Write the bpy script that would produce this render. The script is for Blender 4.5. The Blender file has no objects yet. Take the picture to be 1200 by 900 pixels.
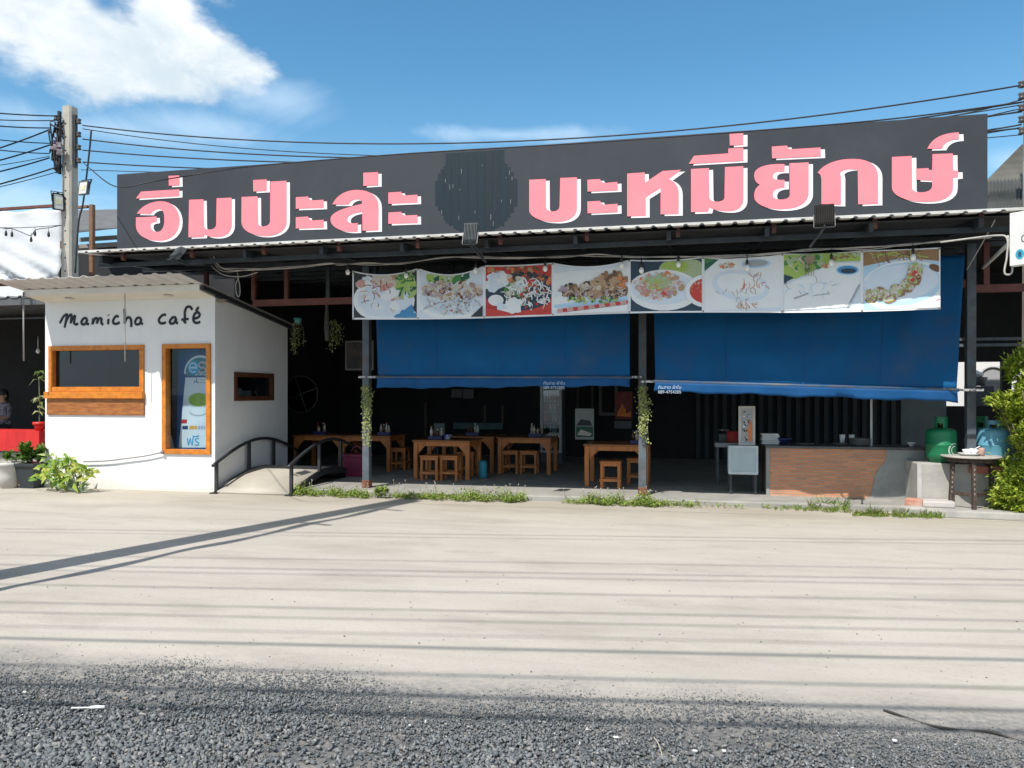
import bpy, bmesh, math, random
import numpy as np
from mathutils import Vector, Matrix
from mathutils.geometry import tessellate_polygon
R = math.radians
SC = bpy.context.scene
COL = SC.collection

# ------------------------------------------------------------------ camera
YAW, CAMH, FPX, HOR = R(12.4), 1.55, 906.0, 460.0      # the street front runs along X, the camera looks a little to the left of its normal
cam = bpy.data.cameras.new('camera'); camo = bpy.data.objects.new('camera', cam); COL.objects.link(camo)
camo.location = (0, 0, CAMH); camo.rotation_euler = (R(90), 0, YAW)
cam.sensor_width = 36; cam.lens = 36 * FPX / 1200; cam.shift_y = (HOR - 450) / 1200
cam.clip_start = 0.05; cam.clip_end = 2000
SC.camera = camo
S_, C_ = math.sin(YAW), math.cos(YAW)

def ray(px, py):
    u = (px - 600) / FPX; v = (HOR - py) / FPX
    return Vector((u * C_ - S_, u * S_ + C_, v))
def at(px, py, Y):
    r = ray(px, py); t = Y / r.y
    return Vector((r.x * t, Y, CAMH + r.z * t))
def atx(px, py, X):
    r = ray(px, py); t = X / r.x
    return Vector((X, r.y * t, CAMH + r.z * t))
def gnd(px, py, z=0.0):
    r = ray(px, py); t = (z - CAMH) / r.z
    return Vector((r.x * t, r.y * t, z))
def atp(px, py, Y0, k):                                # plane Y = Y0 + k X
    r = ray(px, py); t = Y0 / (r.y - k * r.x)
    return Vector((r.x * t, r.y * t, CAMH + r.z * t))

# ------------------------------------------------------------------ light
SUND = Vector((0.35, 1.0, -1.5)).normalized()
EL = math.asin(-SUND.z); AZ = math.atan2(-SUND.x, -SUND.y)
sun = bpy.data.lights.new('sun', 'SUN'); sun.energy = 4.4; sun.angle = R(0.53); sun.color = (1.0, 0.95, 0.885)
suno = bpy.data.objects.new('sun', sun); COL.objects.link(suno); suno.location = (0, 0, 20)
suno.rotation_euler = SUND.to_track_quat('-Z', 'Y').to_euler()
W = bpy.data.worlds.new('World'); SC.world = W; W.use_nodes = True
def build_world():
    nt = W.node_tree; N = nt.nodes; L = nt.links; N.clear()
    out = N.new('ShaderNodeOutputWorld'); bg = N.new('ShaderNodeBackground'); L.new(bg.outputs[0], out.inputs[0])
    bg.inputs[1].default_value = 0.125
    sky = N.new('ShaderNodeTexSky'); sky.sky_type = 'NISHITA'; sky.sun_disc = False
    sky.sun_elevation = EL; sky.sun_rotation = AZ; sky.air_density = 1.0; sky.dust_density = 0.6; sky.ozone_density = 1.6
    hsv = N.new('ShaderNodeHueSaturation'); hsv.inputs['Saturation'].default_value = 1.04; hsv.inputs['Value'].default_value = 1.04
    tint = N.new('ShaderNodeMix'); tint.data_type = 'RGBA'; tint.blend_type = 'MULTIPLY'; tint.inputs[0].default_value = 1; tint.inputs[7].default_value = (0.60, 0.945, 1.0, 1)
    L.new(sky.outputs[0], tint.inputs[6]); L.new(tint.outputs[2], hsv.inputs['Color'])
    tc = N.new('ShaderNodeTexCoord'); D = tc.outputs['Generated']
    def math_(op, a, b=None, c=None):
        n = N.new('ShaderNodeMath'); n.operation = op
        for i, v in enumerate((a, b, c)):
            if v is None: continue
            if isinstance(v, (int, float)): n.inputs[i].default_value = v
            else: L.new(v, n.inputs[i])
        return n.outputs[0]
    def noise(scale, detail, rough=0.55, off=(0, 0, 0), dist=0.0):
        mp = N.new('ShaderNodeMapping'); mp.inputs['Location'].default_value = off; mp.inputs['Scale'].default_value = (1, 1, 1.7)
        L.new(D, mp.inputs[0])
        n = N.new('ShaderNodeTexNoise'); n.inputs['Scale'].default_value = scale; n.inputs['Detail'].default_value = detail
        n.inputs['Roughness'].default_value = rough; n.inputs['Distortion'].default_value = dist
        L.new(mp.outputs[0], n.inputs['Vector']); return n.outputs['Fac']
    def blob(px, py, rx, ry):
        d = ray(px, py).normalized()
        sub = N.new('ShaderNodeVectorMath'); sub.operation = 'SUBTRACT'; L.new(D, sub.inputs[0]); sub.inputs[1].default_value = d
        mul = N.new('ShaderNodeVectorMath'); mul.operation = 'MULTIPLY'; L.new(sub.outputs[0], mul.inputs[0])
        mul.inputs[1].default_value = (FPX / rx, FPX / rx, FPX / ry)
        ln = N.new('ShaderNodeVectorMath'); ln.operation = 'LENGTH'; L.new(mul.outputs[0], ln.inputs[0])
        return math_('SUBTRACT', 1.0, ln.outputs['Value'])
    def union(bl):
        acc = None
        for b in bl:
            v = blob(*b)
            acc = v if acc is None else math_('SMOOTH_MAX', acc, v, 0.15)
        return acc
    def ramp(v, lo, hi):
        n = N.new('ShaderNodeMapRange'); n.interpolation_type = 'SMOOTHSTEP'
        L.new(v, n.inputs[0]); n.inputs[1].default_value = lo; n.inputs[2].default_value = hi
        n.inputs[3].default_value = 0; n.inputs[4].default_value = 1; return n.outputs[0]
    def mixc(f, a, b):
        n = N.new('ShaderNodeMix'); n.data_type = 'RGBA'; L.new(f, n.inputs[0])
        for i, v in ((6, a), (7, b)):
            if isinstance(v, tuple): n.inputs[i].default_value = (*v, 1)
            else: L.new(v, n.inputs[i])
        return n.outputs[2]
    n1 = noise(7, 9, 0.6, dist=0.3); n2 = noise(22, 6, 0.6, (3, 1, 2)); n3 = noise(5, 7, 0.6, (7, 3, 5), 0.8)
    main = union([(30, 12, 95, 58), (125, 58, 95, 52), (200, 60, 85, 46), (252, 80, 62, 26), (125, 88, 80, 28), (60, -80, 160, 70), (190, 92, 80, 26), (185, 15, 45, 45)])
    nb = math_('ADD', math_('MULTIPLY', math_('SUBTRACT', n1, 0.5), 1.3), math_('MULTIPLY', math_('SUBTRACT', n2, 0.5), 0.95))
    notch = ramp(math_('ADD', blob(121, -4, 16, 18), math_('MULTIPLY', nb, 2.2)), -0.3, 0.7)
    f = math_('SUBTRACT', math_('ADD', main, nb), math_('MULTIPLY', notch, 0.25))
    m1 = ramp(f, -0.06, 0.55)
    wisp = union([(325, 118, 80, 34), (40, 240, 150, 36), (230, 150, 120, 26), (600, 158, 200, 14), (1185, 188, 45, 24), (120, 150, 150, 24)])
    m2 = math_('MULTIPLY', ramp(math_('ADD', wisp, math_('MULTIPLY', math_('SUBTRACT', n3, 0.5), 2.2)), 0.1, 1.1), 0.40)
    sep = N.new('ShaderNodeSeparateXYZ'); L.new(D, sep.inputs[0])
    n4 = noise(11, 8, 0.65, (5, 2, 9), 0.4)
    low = math_('MULTIPLY', math_('SUBTRACT', 0.44, sep.outputs[2]), 3.2)
    body = ramp(math_('ADD', math_('ADD', math_('MULTIPLY', math_('SUBTRACT', n4, 0.5), 2.0), low), math_('MULTIPLY', f, 0.18)), -0.25, 0.75)
    ccol = mixc(body, (6.6, 6.75, 6.9), (4.3, 5.0, 5.5))
    # pale band of haze low in the sky
    hz = ramp(sep.outputs[2], 0.42, 0.0)
    s1 = mixc(math_('MULTIPLY', hz, 0.36), hsv.outputs[0], (4.0, 5.6, 7.0))
    c2 = mixc(m2, s1, (5.6, 6.7, 7.6))
    c1 = mixc(m1, c2, ccol)
    # broken bright cloud added behind the camera, out of view, to lift the fill
    dt = N.new('ShaderNodeVectorMath'); dt.operation = 'DOT_PRODUCT'; L.new(D, dt.inputs[0]); dt.inputs[1].default_value = (-S_, C_, 0)
    back = ramp(dt.outputs['Value'], 0.32, -0.25)
    n5 = noise(2.6, 7, 0.6, (1, 8, 3), 0.6)
    m4 = math_('MULTIPLY', back, ramp(n5, 0.36, 0.56))
    c1 = mixc(m4, c1, (5.4, 5.75, 6.2))
    L.new(c1, bg.inputs[0])
build_world()
SC.view_settings.view_transform = 'Standard'; SC.view_settings.look = 'None'
SC.view_settings.exposure = 0.43; SC.view_settings.gamma = 1.0; SC.view_settings.use_curve_mapping = False
SC.cycles.max_bounces = 6; SC.cycles.use_denoising = True
SC.cycles.transparent_max_bounces = 12

# ------------------------------------------------------------------ materials
def M(name, c, c2=None, scale=4.0, rough=0.7, bump=0.0, bscale=60.0, metal=0.0, stretch=(1, 1, 1), detail=5, spec=0.4,
      dirt=None, dscale=1.2, damt=0.5, sharp=(0.35, 0.65)):
    m = bpy.data.materials.new(name); m.use_nodes = True
    nt = m.node_tree; N = nt.nodes; L = nt.links; b = N['Principled BSDF']
    b.inputs['Roughness'].default_value = rough; b.inputs['Metallic'].default_value = metal
    b.inputs['Specular IOR Level'].default_value = spec
    tc = N.new('ShaderNodeTexCoord'); mp = N.new('ShaderNodeMapping'); mp.inputs['Scale'].default_value = stretch
    L.new(tc.outputs['Object'], mp.inputs[0])
    if c2 is None: c2 = tuple(x * 0.8 for x in c)
    n = N.new('ShaderNodeTexNoise'); n.inputs['Scale'].default_value = scale; n.inputs['Detail'].default_value = detail; n.inputs['Roughness'].default_value = 0.62
    L.new(mp.outputs[0], n.inputs['Vector'])
    mr = N.new('ShaderNodeMapRange'); mr.inputs[1].default_value = sharp[0]; mr.inputs[2].default_value = sharp[1]; L.new(n.outputs['Fac'], mr.inputs[0])
    mx = N.new('ShaderNodeMix'); mx.data_type = 'RGBA'; L.new(mr.outputs[0], mx.inputs[0])
    mx.inputs[6].default_value = (*c, 1); mx.inputs[7].default_value = (*c2, 1)
    col = mx.outputs[2]
    if dirt:
        n2 = N.new('ShaderNodeTexNoise'); n2.inputs['Scale'].default_value = dscale; n2.inputs['Detail'].default_value = 8; n2.inputs['Roughness'].default_value = 0.7
        L.new(tc.outputs['Object'], n2.inputs['Vector'])
        m2 = N.new('ShaderNodeMapRange'); m2.inputs[1].default_value = 0.5; m2.inputs[2].default_value = 0.75; m2.inputs[4].default_value = damt; L.new(n2.outputs['Fac'], m2.inputs[0])
        mx2 = N.new('ShaderNodeMix'); mx2.data_type = 'RGBA'; L.new(m2.outputs[0], mx2.inputs[0]); L.new(col, mx2.inputs[6]); mx2.inputs[7].default_value = (*dirt, 1)
        col = mx2.outputs[2]
    L.new(col, b.inputs['Base Color'])
    if bump:
        n3 = N.new('ShaderNodeTexNoise'); n3.inputs['Scale'].default_value = bscale; n3.inputs['Detail'].default_value = 4
        L.new(mp.outputs[0], n3.inputs['Vector'])
        bp = N.new('ShaderNodeBump'); bp.inputs['Strength'].default_value = bump; bp.inputs['Distance'].default_value = 0.02
        L.new(n3.outputs['Fac'], bp.inputs['Height']); L.new(bp.outputs[0], b.inputs['Normal'])
    return m
def island(name, cols, rough=0.6, trans=0.0, spec=0.3):
    m = bpy.data.materials.new(name); m.use_nodes = True
    nt = m.node_tree; N = nt.nodes; L = nt.links; b = N['Principled BSDF']; out = N['Material Output']
    b.inputs['Roughness'].default_value = rough; b.inputs['Specular IOR Level'].default_value = spec
    g = N.new('ShaderNodeNewGeometry'); cr = N.new('ShaderNodeValToRGB'); cr.color_ramp.interpolation = 'LINEAR'
    el = cr.color_ramp.elements
    el[0].position = 0; el[0].color = (*cols[0], 1); el[1].position = 1; el[1].color = (*cols[-1], 1)
    for i, c in enumerate(cols[1:-1]):
        e = el.new((i + 1) / (len(cols) - 1)); e.color = (*c, 1)
    L.new(g.outputs['Random Per Island'], cr.inputs[0]); L.new(cr.outputs[0], b.inputs['Base Color'])
    if trans:
        t = N.new('ShaderNodeBsdfTranslucent'); L.new(cr.outputs[0], t.inputs[0])
        ms = N.new('ShaderNodeMixShader'); ms.inputs[0].default_value = trans
        L.new(b.outputs[0], ms.inputs[1]); L.new(t.outputs[0], ms.inputs[2]); L.new(ms.outputs[0], out.inputs[0])
    return m
def glassmat(name, tint=(0.85, 0.9, 0.9), refl=0.1, rough=0.03):
    m = bpy.data.materials.new(name); m.use_nodes = True
    nt = m.node_tree; N = nt.nodes; L = nt.links; out = N['Material Output']; N.remove(N['Principled BSDF'])
    t = N.new('ShaderNodeBsdfTransparent'); t.inputs[0].default_value = (*tint, 1)
    g = N.new('ShaderNodeBsdfGlossy'); g.inputs['Roughness'].default_value = rough; g.inputs[0].default_value = (0.9, 0.95, 1, 1)
    ms = N.new('ShaderNodeMixShader'); ms.inputs[0].default_value = refl
    L.new(t.outputs[0], ms.inputs[1]); L.new(g.outputs[0], ms.inputs[2]); L.new(ms.outputs[0], out.inputs[0])
    return m

# ------------------------------------------------------------------ mesh builder
class MB:
    def __init__(s): s.v = []; s.f = []; s.m = []; s.mats = []; s.cur = 0; s.sm = []; s.smooth = False
    def use(s, mat):
        if mat not in s.mats: s.mats.append(mat)
        s.cur = s.mats.index(mat); return s
    def add(s, vs, fs):
        o = len(s.v); s.v.extend([tuple(p) for p in vs])
        for f in fs: s.f.append(tuple(i + o for i in f)); s.m.append(s.cur); s.sm.append(s.smooth)
        return s
    def box(s, x0, x1, y0, y1, z0, z1):
        x0, x1 = min(x0, x1), max(x0, x1); y0, y1 = min(y0, y1), max(y0, y1); z0, z1 = min(z0, z1), max(z0, z1)
        return s.add([(x0, y0, z0), (x1, y0, z0), (x1, y1, z0), (x0, y1, z0), (x0, y0, z1), (x1, y0, z1), (x1, y1, z1), (x0, y1, z1)],
                     [(0, 3, 2, 1), (4, 5, 6, 7), (0, 1, 5, 4), (1, 2, 6, 5), (2, 3, 7, 6), (3, 0, 4, 7)])
    def cbox(s, c, sx, sy, sz, rz=0.0):                # c = centre of the base
        cs, sn = math.cos(rz), math.sin(rz); vs = []
        for z in (0, sz):
            for a, b in ((-1, -1), (1, -1), (1, 1), (-1, 1)):
                x, y = a * sx / 2, b * sy / 2
                vs.append((c[0] + x * cs - y * sn, c[1] + x * sn + y * cs, c[2] + z))
        return s.add(vs, [(0, 3, 2, 1), (4, 5, 6, 7), (0, 1, 5, 4), (1, 2, 6, 5), (2, 3, 7, 6), (3, 0, 4, 7)])
    def bar(s, p, q, w, h, up=(0, 0, 1)):
        p, q = Vector(p), Vector(q); d = (q - p).normalized(); up = Vector(up)
        if abs(d.dot(up)) > 0.98: up = Vector((0, 1, 0))
        a = d.cross(up).normalized(); b = a.cross(d).normalized()
        vs = [c + a * sx * w / 2 + b * sy * h / 2 for c in (p, q) for sx, sy in ((-1, -1), (1, -1), (1, 1), (-1, 1))]
        return s.add(vs, [(0, 1, 2, 3), (4, 7, 6, 5), (0, 4, 5, 1), (1, 5, 6, 2), (2, 6, 7, 3), (3, 7, 4, 0)])
    def tube(s, pts, r, n=8, cap=True, squash=None):
        pts = [Vector(p) for p in pts]; rs = r if isinstance(r, (list, tuple)) else [r] * len(pts)
        vs = []; prev = None; old = s.smooth; s.smooth = True
        for i, p in enumerate(pts):
            d = (pts[min(i + 1, len(pts) - 1)] - pts[max(i - 1, 0)])
            d = d.normalized() if d.length > 1e-9 else Vector((0, 0, 1))
            if prev is None:
                a = d.cross(Vector((0, 0, 1)))
                if a.length < 0.05: a = d.cross(Vector((0, 1, 0)))
                a.normalize()
            else:
                a = prev - d * prev.dot(d); a = a.normalized() if a.length > 1e-6 else d.orthogonal().normalized()
            prev = a; b = d.cross(a)
            for k in range(n):
                t = 2 * math.pi * k / n; o = (a * math.cos(t) + b * math.sin(t)) * rs[i]
                if squash: o = Vector((o.x * squash[0], o.y * squash[1], o.z * squash[2]))
                vs.append(p + o)
        fs = []
        for i in range(len(pts) - 1):
            for k in range(n): fs.append((i * n + k, i * n + (k + 1) % n, (i + 1) * n + (k + 1) % n, (i + 1) * n + k))
        s.add(vs, fs)
        if cap:
            s.smooth = False
            o = len(s.v) - len(vs)
            s.f.append(tuple(o + k for k in reversed(range(n)))); s.f.append(tuple(o + (len(pts) - 1) * n + k for k in range(n)))
            s.m += [s.cur] * 2; s.sm += [False] * 2
        s.smooth = old; return s
    def lathe(s, c, prof, n=24, ax=None):              # prof [(r, z)]
        vs = []; old = s.smooth; s.smooth = True; c = Vector(c)
        for r, z in prof:
            for k in range(n):
                t = 2 * math.pi * k / n; p = Vector((r * math.cos(t), r * math.sin(t), z))
                vs.append(c + (ax @ p if ax else p))
        fs = [(i * n + k, i * n + (k + 1) % n, (i + 1) * n + (k + 1) % n, (i + 1) * n + k) for i in range(len(prof) - 1) for k in range(n)]
        s.add(vs, fs); o = len(s.v) - len(vs); s.smooth = old
        if prof[0][0] > 1e-4: s.f.append(tuple(o + k for k in reversed(range(n)))); s.m.append(s.cur); s.sm.append(False)
        if prof[-1][0] > 1e-4: s.f.append(tuple(o + (len(prof) - 1) * n + k for k in range(n))); s.m.append(s.cur); s.sm.append(False)
        return s
    def prism(s, poly, vec):                           # planar 3D outline pushed along vec
        poly = [Vector(p) for p in poly]; vec = Vector(vec); n = len(poly)
        s.add(poly + [p + vec for p in poly], [])
        o = len(s.v) - 2 * n
        for t in tessellate_polygon([poly]):
            s.f.append(tuple(o + i for i in t)); s.f.append(tuple(o + n + i for i in reversed(t))); s.m += [s.cur] * 2; s.sm += [False] * 2
        for i in range(n):
            j = (i + 1) % n; s.f.append((o + i, o + n + i, o + n + j, o + j)); s.m.append(s.cur); s.sm.append(False)
        return s
    def flat(s, poly):
        poly = [Vector(p) for p in poly]; s.add(poly, []); o = len(s.v) - len(poly)
        for t in tessellate_polygon([poly]): s.f.append(tuple(o + i for i in t)); s.m.append(s.cur); s.sm.append(False)
        return s
    def wall(s, x0, x1, z0, z1, y0, y1, holes):        # wall along X with rectangular openings
        xs = sorted({x0, x1, *[h[0] for h in holes], *[h[1] for h in holes]}); zs = sorted({z0, z1, *[h[2] for h in holes], *[h[3] for h in holes]})
        for i in range(len(xs) - 1):
            for j in range(len(zs) - 1):
                cx, cz = (xs[i] + xs[i + 1]) / 2, (zs[j] + zs[j + 1]) / 2
                if any(h[0] < cx < h[1] and h[2] < cz < h[3] for h in holes): continue
                s.box(xs[i], xs[i + 1], y0, y1, zs[j], zs[j + 1])
        return s
    def frame(s, x0, x1, z0, z1, y0, y1, w):           # rectangular frame in an XZ plane
        s.box(x0, x1, y0, y1, z0, z0 + w); s.box(x0, x1, y0, y1, z1 - w, z1)
        s.box(x0, x0 + w, y0 + 0.001, y1, z0 + w, z1 - w); s.box(x1 - w, x1, y0 + 0.001, y1, z0 + w, z1 - w); return s
    def leaf(s, p, d, nrm, ln, wd, fold=0.25, droop=0.15):
        p = Vector(p); d = Vector(d).normalized(); sd = d.cross(Vector(nrm))
        if sd.length < 1e-3: sd = d.orthogonal()
        sd.normalize(); up = sd.cross(d)
        a = p + d * ln * 0.45 + sd * wd / 2 + up * fold * wd; b = p + d * ln * 0.45 - sd * wd / 2 + up * fold * wd
        m = p + d * ln * 0.5; t = p + d * ln - up * droop * ln
        return s.add([p, a, m, b, t], [(0, 2, 1), (0, 3, 2), (1, 2, 4), (2, 3, 4)])
    def sphere(s, c, rx, ry, rz, n=14, m=8):
        prof = []
        vs = []; fs = []; old = s.smooth; s.smooth = True
        for i in range(m + 1):
            t = math.pi * i / m
            for k in range(n):
                a = 2 * math.pi * k / n
                vs.append((c[0] + rx * math.sin(t) * math.cos(a), c[1] + ry * math.sin(t) * math.sin(a), c[2] - rz * math.cos(t)))
        for i in range(m):
            for k in range(n): fs.append((i * n + k, i * n + (k + 1) % n, (i + 1) * n + (k + 1) % n, (i + 1) * n + k))
        s.add(vs, fs); s.smooth = old; return s
    def build(s, name, mat=None, parent=None, origin=None, bevel=0.0, world=True, solid=0.0):
        root = parent
        off = Vector((0, 0, 0))
        if world:
            if parent is not None:
                while root.parent is not None: root = root.parent
                off = root.location.copy()
            elif origin is not None: off = Vector(origin)
        me = bpy.data.meshes.new(name)
        me.from_pydata([(x - off.x, y - off.y, z - off.z) for x, y, z in s.v], [], s.f)
        mats = s.mats if s.mats else [mat]
        for mm in mats: me.materials.append(mm)
        if len(mats) > 1: me.polygons.foreach_set('material_index', s.m)
        me.polygons.foreach_set('use_smooth', s.sm)
        me.update()
        o = bpy.data.objects.new(name, me); COL.objects.link(o)
        if parent is not None: o.parent = parent
        elif origin is not None: o.location = origin
        if solid:
            md = o.modifiers.new('thickness', 'SOLIDIFY'); md.thickness = solid; md.offset = 0
        if bevel:
            md = o.modifiers.new('bevel', 'BEVEL'); md.width = bevel; md.segments = 2; md.limit_method = 'ANGLE'; md.angle_limit = R(40)
        return o
def tag(o, label=None, cat=None, group=None, kind=None):
    if label: o['label'] = label
    if cat: o['category'] = cat
    if group: o['group'] = group
    if kind: o['kind'] = kind
    return o
def thing(name, label, cat, loc, group=None):
    o = bpy.data.objects.new(name, None); COL.objects.link(o); o.location = loc; o.empty_display_size = 0.2
    return tag(o, label, cat, group)
def dup(root, loc, label=None, group=None, rz=None):
    r = root.copy(); COL.objects.link(r); r.location = loc
    if rz is not None: r.rotation_euler = (0, 0, rz)
    if label: r['label'] = label
    if group: r['group'] = group
    def rec(src, dst):
        for ch in list(src.children):
            c = ch.copy(); COL.objects.link(c); c.parent = dst; rec(ch, c)
    rec(root, r); return r
def spline(pts, n=6):
    pts = [Vector(p) for p in pts]; out = []
    for i in range(len(pts) - 1):
        p0 = pts[max(i - 1, 0)]; p1 = pts[i]; p2 = pts[i + 1]; p3 = pts[min(i + 2, len(pts) - 1)]
        for k in range(n):
            t = k / n
            out.append(0.5 * ((2 * p1) + (p2 - p0) * t + (2 * p0 - 5 * p1 + 4 * p2 - p3) * t * t + (3 * p1 - p0 - 3 * p2 + p3) * t ** 3))
    out.append(pts[-1]); return out
def sag(p, q, s, n=16):
    p, q = Vector(p), Vector(q)
    return [p.lerp(q, i / n) - Vector((0, 0, 4 * s * (i / n) * (1 - i / n))) for i in range(n + 1)]
def path(txt, n=8):                                    # a small outline language: M L C Z
    t = txt.replace(',', ' ').split(); out = []; i = 0; cmd = None
    while i < len(t):
        if t[i].isalpha(): cmd = t[i]; i += 1; continue
        if cmd in 'ML': out.append((float(t[i]), float(t[i + 1]))); i += 2
        elif cmd == 'C':
            p0 = out[-1]; a = [float(x) for x in t[i:i + 6]]; i += 6
            for k in range(1, n + 1):
                u = k / n; w = 1 - u
                out.append((w ** 3 * p0[0] + 3 * w * w * u * a[0] + 3 * w * u * u * a[2] + u ** 3 * a[4], w ** 3 * p0[1] + 3 * w * w * u * a[1] + 3 * w * u * u * a[3] + u ** 3 * a[5]))
    return out
def text(name, s, mat, parent, loc, size, rot=(R(90), 0, 0), depth=0.001, sx=1.0):
    cu = bpy.data.curves.new(name, 'FONT'); cu.body = s; cu.size = size; cu.extrude = depth
    tmp = bpy.data.objects.new(name, cu); COL.objects.link(tmp)
    dg = bpy.context.evaluated_depsgraph_get(); me = bpy.data.meshes.new_from_object(tmp.evaluated_get(dg))
    bpy.data.objects.remove(tmp)
    me.materials.clear(); me.materials.append(mat)
    o = bpy.data.objects.new(name, me); COL.objects.link(o); o.parent = parent
    r = parent
    while r.parent is not None: r = r.parent
    o.location = Vector(loc) - r.location; o.rotation_euler = rot; o.scale = (sx, 1, 1)
    return o
rng = random.Random(7)

# ------------------------------------------------------------------ shared materials
WHITEWALL = M('white_painted_render', (0.75, 0.75, 0.745), (0.70, 0.705, 0.71), 1.6, 0.75, 0.08, 90, dirt=(0.62, 0.60, 0.55), dscale=2.2, damt=0.18)
SHEET = M('roof_sheet', (0.42, 0.42, 0.40), (0.34, 0.335, 0.32), 3, 0.5, 0.05, 30, metal=0.2, dirt=(0.3, 0.24, 0.2), dscale=1.5, damt=0.5)
SHEETPALE = M('pale_roof_sheet', (0.62, 0.60, 0.56), (0.50, 0.485, 0.46), 2.5, 0.55, 0.05, 30, dirt=(0.25, 0.2, 0.16), dscale=2, damt=0.5)
BLACKSTEEL = M('black_painted_steel', (0.022, 0.026, 0.030), (0.035, 0.040, 0.045), 9, 0.45, 0.1, 80)
GREYSTEEL = M('grey_painted_steel', (0.10, 0.13, 0.15), (0.07, 0.085, 0.10), 8, 0.5, 0.1, 60, dirt=(0.16, 0.075, 0.04), dscale=3, damt=0.5)
REDOXIDE = M('red_primer_steel', (0.16, 0.055, 0.042), (0.10, 0.035, 0.028), 7, 0.65, 0.1, 60)
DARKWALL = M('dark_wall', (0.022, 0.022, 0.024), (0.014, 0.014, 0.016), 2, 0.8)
DARKCEIL = M('ceiling_shade', (0.030, 0.031, 0.033), (0.018, 0.018, 0.02), 3, 0.8)  # near black: the shade under the roofs is put into the colour
CONC = M('concrete', (0.40, 0.385, 0.35), (0.31, 0.30, 0.28), 3, 0.85, 0.25, 45, dirt=(0.20, 0.19, 0.17), dscale=2.5, damt=0.6)
GREYPLASTER = M('cement_plaster', (0.30, 0.305, 0.29), (0.235, 0.24, 0.235), 3.5, 0.85, 0.2, 30, dirt=(0.16, 0.165, 0.16), dscale=3, damt=0.5)
WOOD = M('orange_brown_wood', (0.46, 0.17, 0.045), (0.33, 0.105, 0.025), 3, 0.45, 0.08, 20, stretch=(6, 6, 1), dirt=(0.16, 0.06, 0.02), dscale=5, damt=0.4)
FRAMEWOOD = M('varnished_frame_wood', (0.60, 0.21, 0.022), (0.46, 0.145, 0.015), 4, 0.35, 0.06, 20, stretch=(3, 3, 3), dirt=(0.22, 0.09, 0.02), dscale=6, damt=0.45)
PANELWOOD = M('grained_panel_wood', (0.40, 0.15, 0.04), (0.20, 0.07, 0.02), 5, 0.4, 0.1, 25, stretch=(1.2, 4, 9), detail=8)
WHITEPLASTIC = M('white_plastic', (0.78, 0.79, 0.78), (0.72, 0.73, 0.73), 6, 0.45)
BLACKRUBBER = M('black_cable', (0.012, 0.013, 0.016), (0.02, 0.02, 0.024), 10, 0.5)
PALECABLE = M('pale_grey_cable', (0.50, 0.48, 0.45), (0.36, 0.35, 0.33), 10, 0.55)
LEAFG = island('green_leaves', [(0.035, 0.085, 0.012), (0.07, 0.15, 0.02), (0.13, 0.22, 0.03)], 0.5, 0.3)
LEAFY = island('yellow_green_leaves', [(0.15, 0.24, 0.02), (0.32, 0.42, 0.04), (0.52, 0.55, 0.10), (0.20, 0.32, 0.03), (0.42, 0.50, 0.07)], 0.45, 0.4)
LEAFW = island('weed_leaves', [(0.10, 0.19, 0.02), (0.20, 0.32, 0.05), (0.34, 0.42, 0.10), (0.16, 0.26, 0.04), (0.24, 0.17, 0.08)], 0.6, 0.3)
LEAFV = island('trailing_vine_leaves', [(0.20, 0.25, 0.06), (0.36, 0.40, 0.13), (0.48, 0.48, 0.22)], 0.6, 0.3)
BARK = M('bark', (0.16, 0.12, 0.08), (0.10, 0.075, 0.05), 12, 0.9, 0.3, 40)

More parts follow.
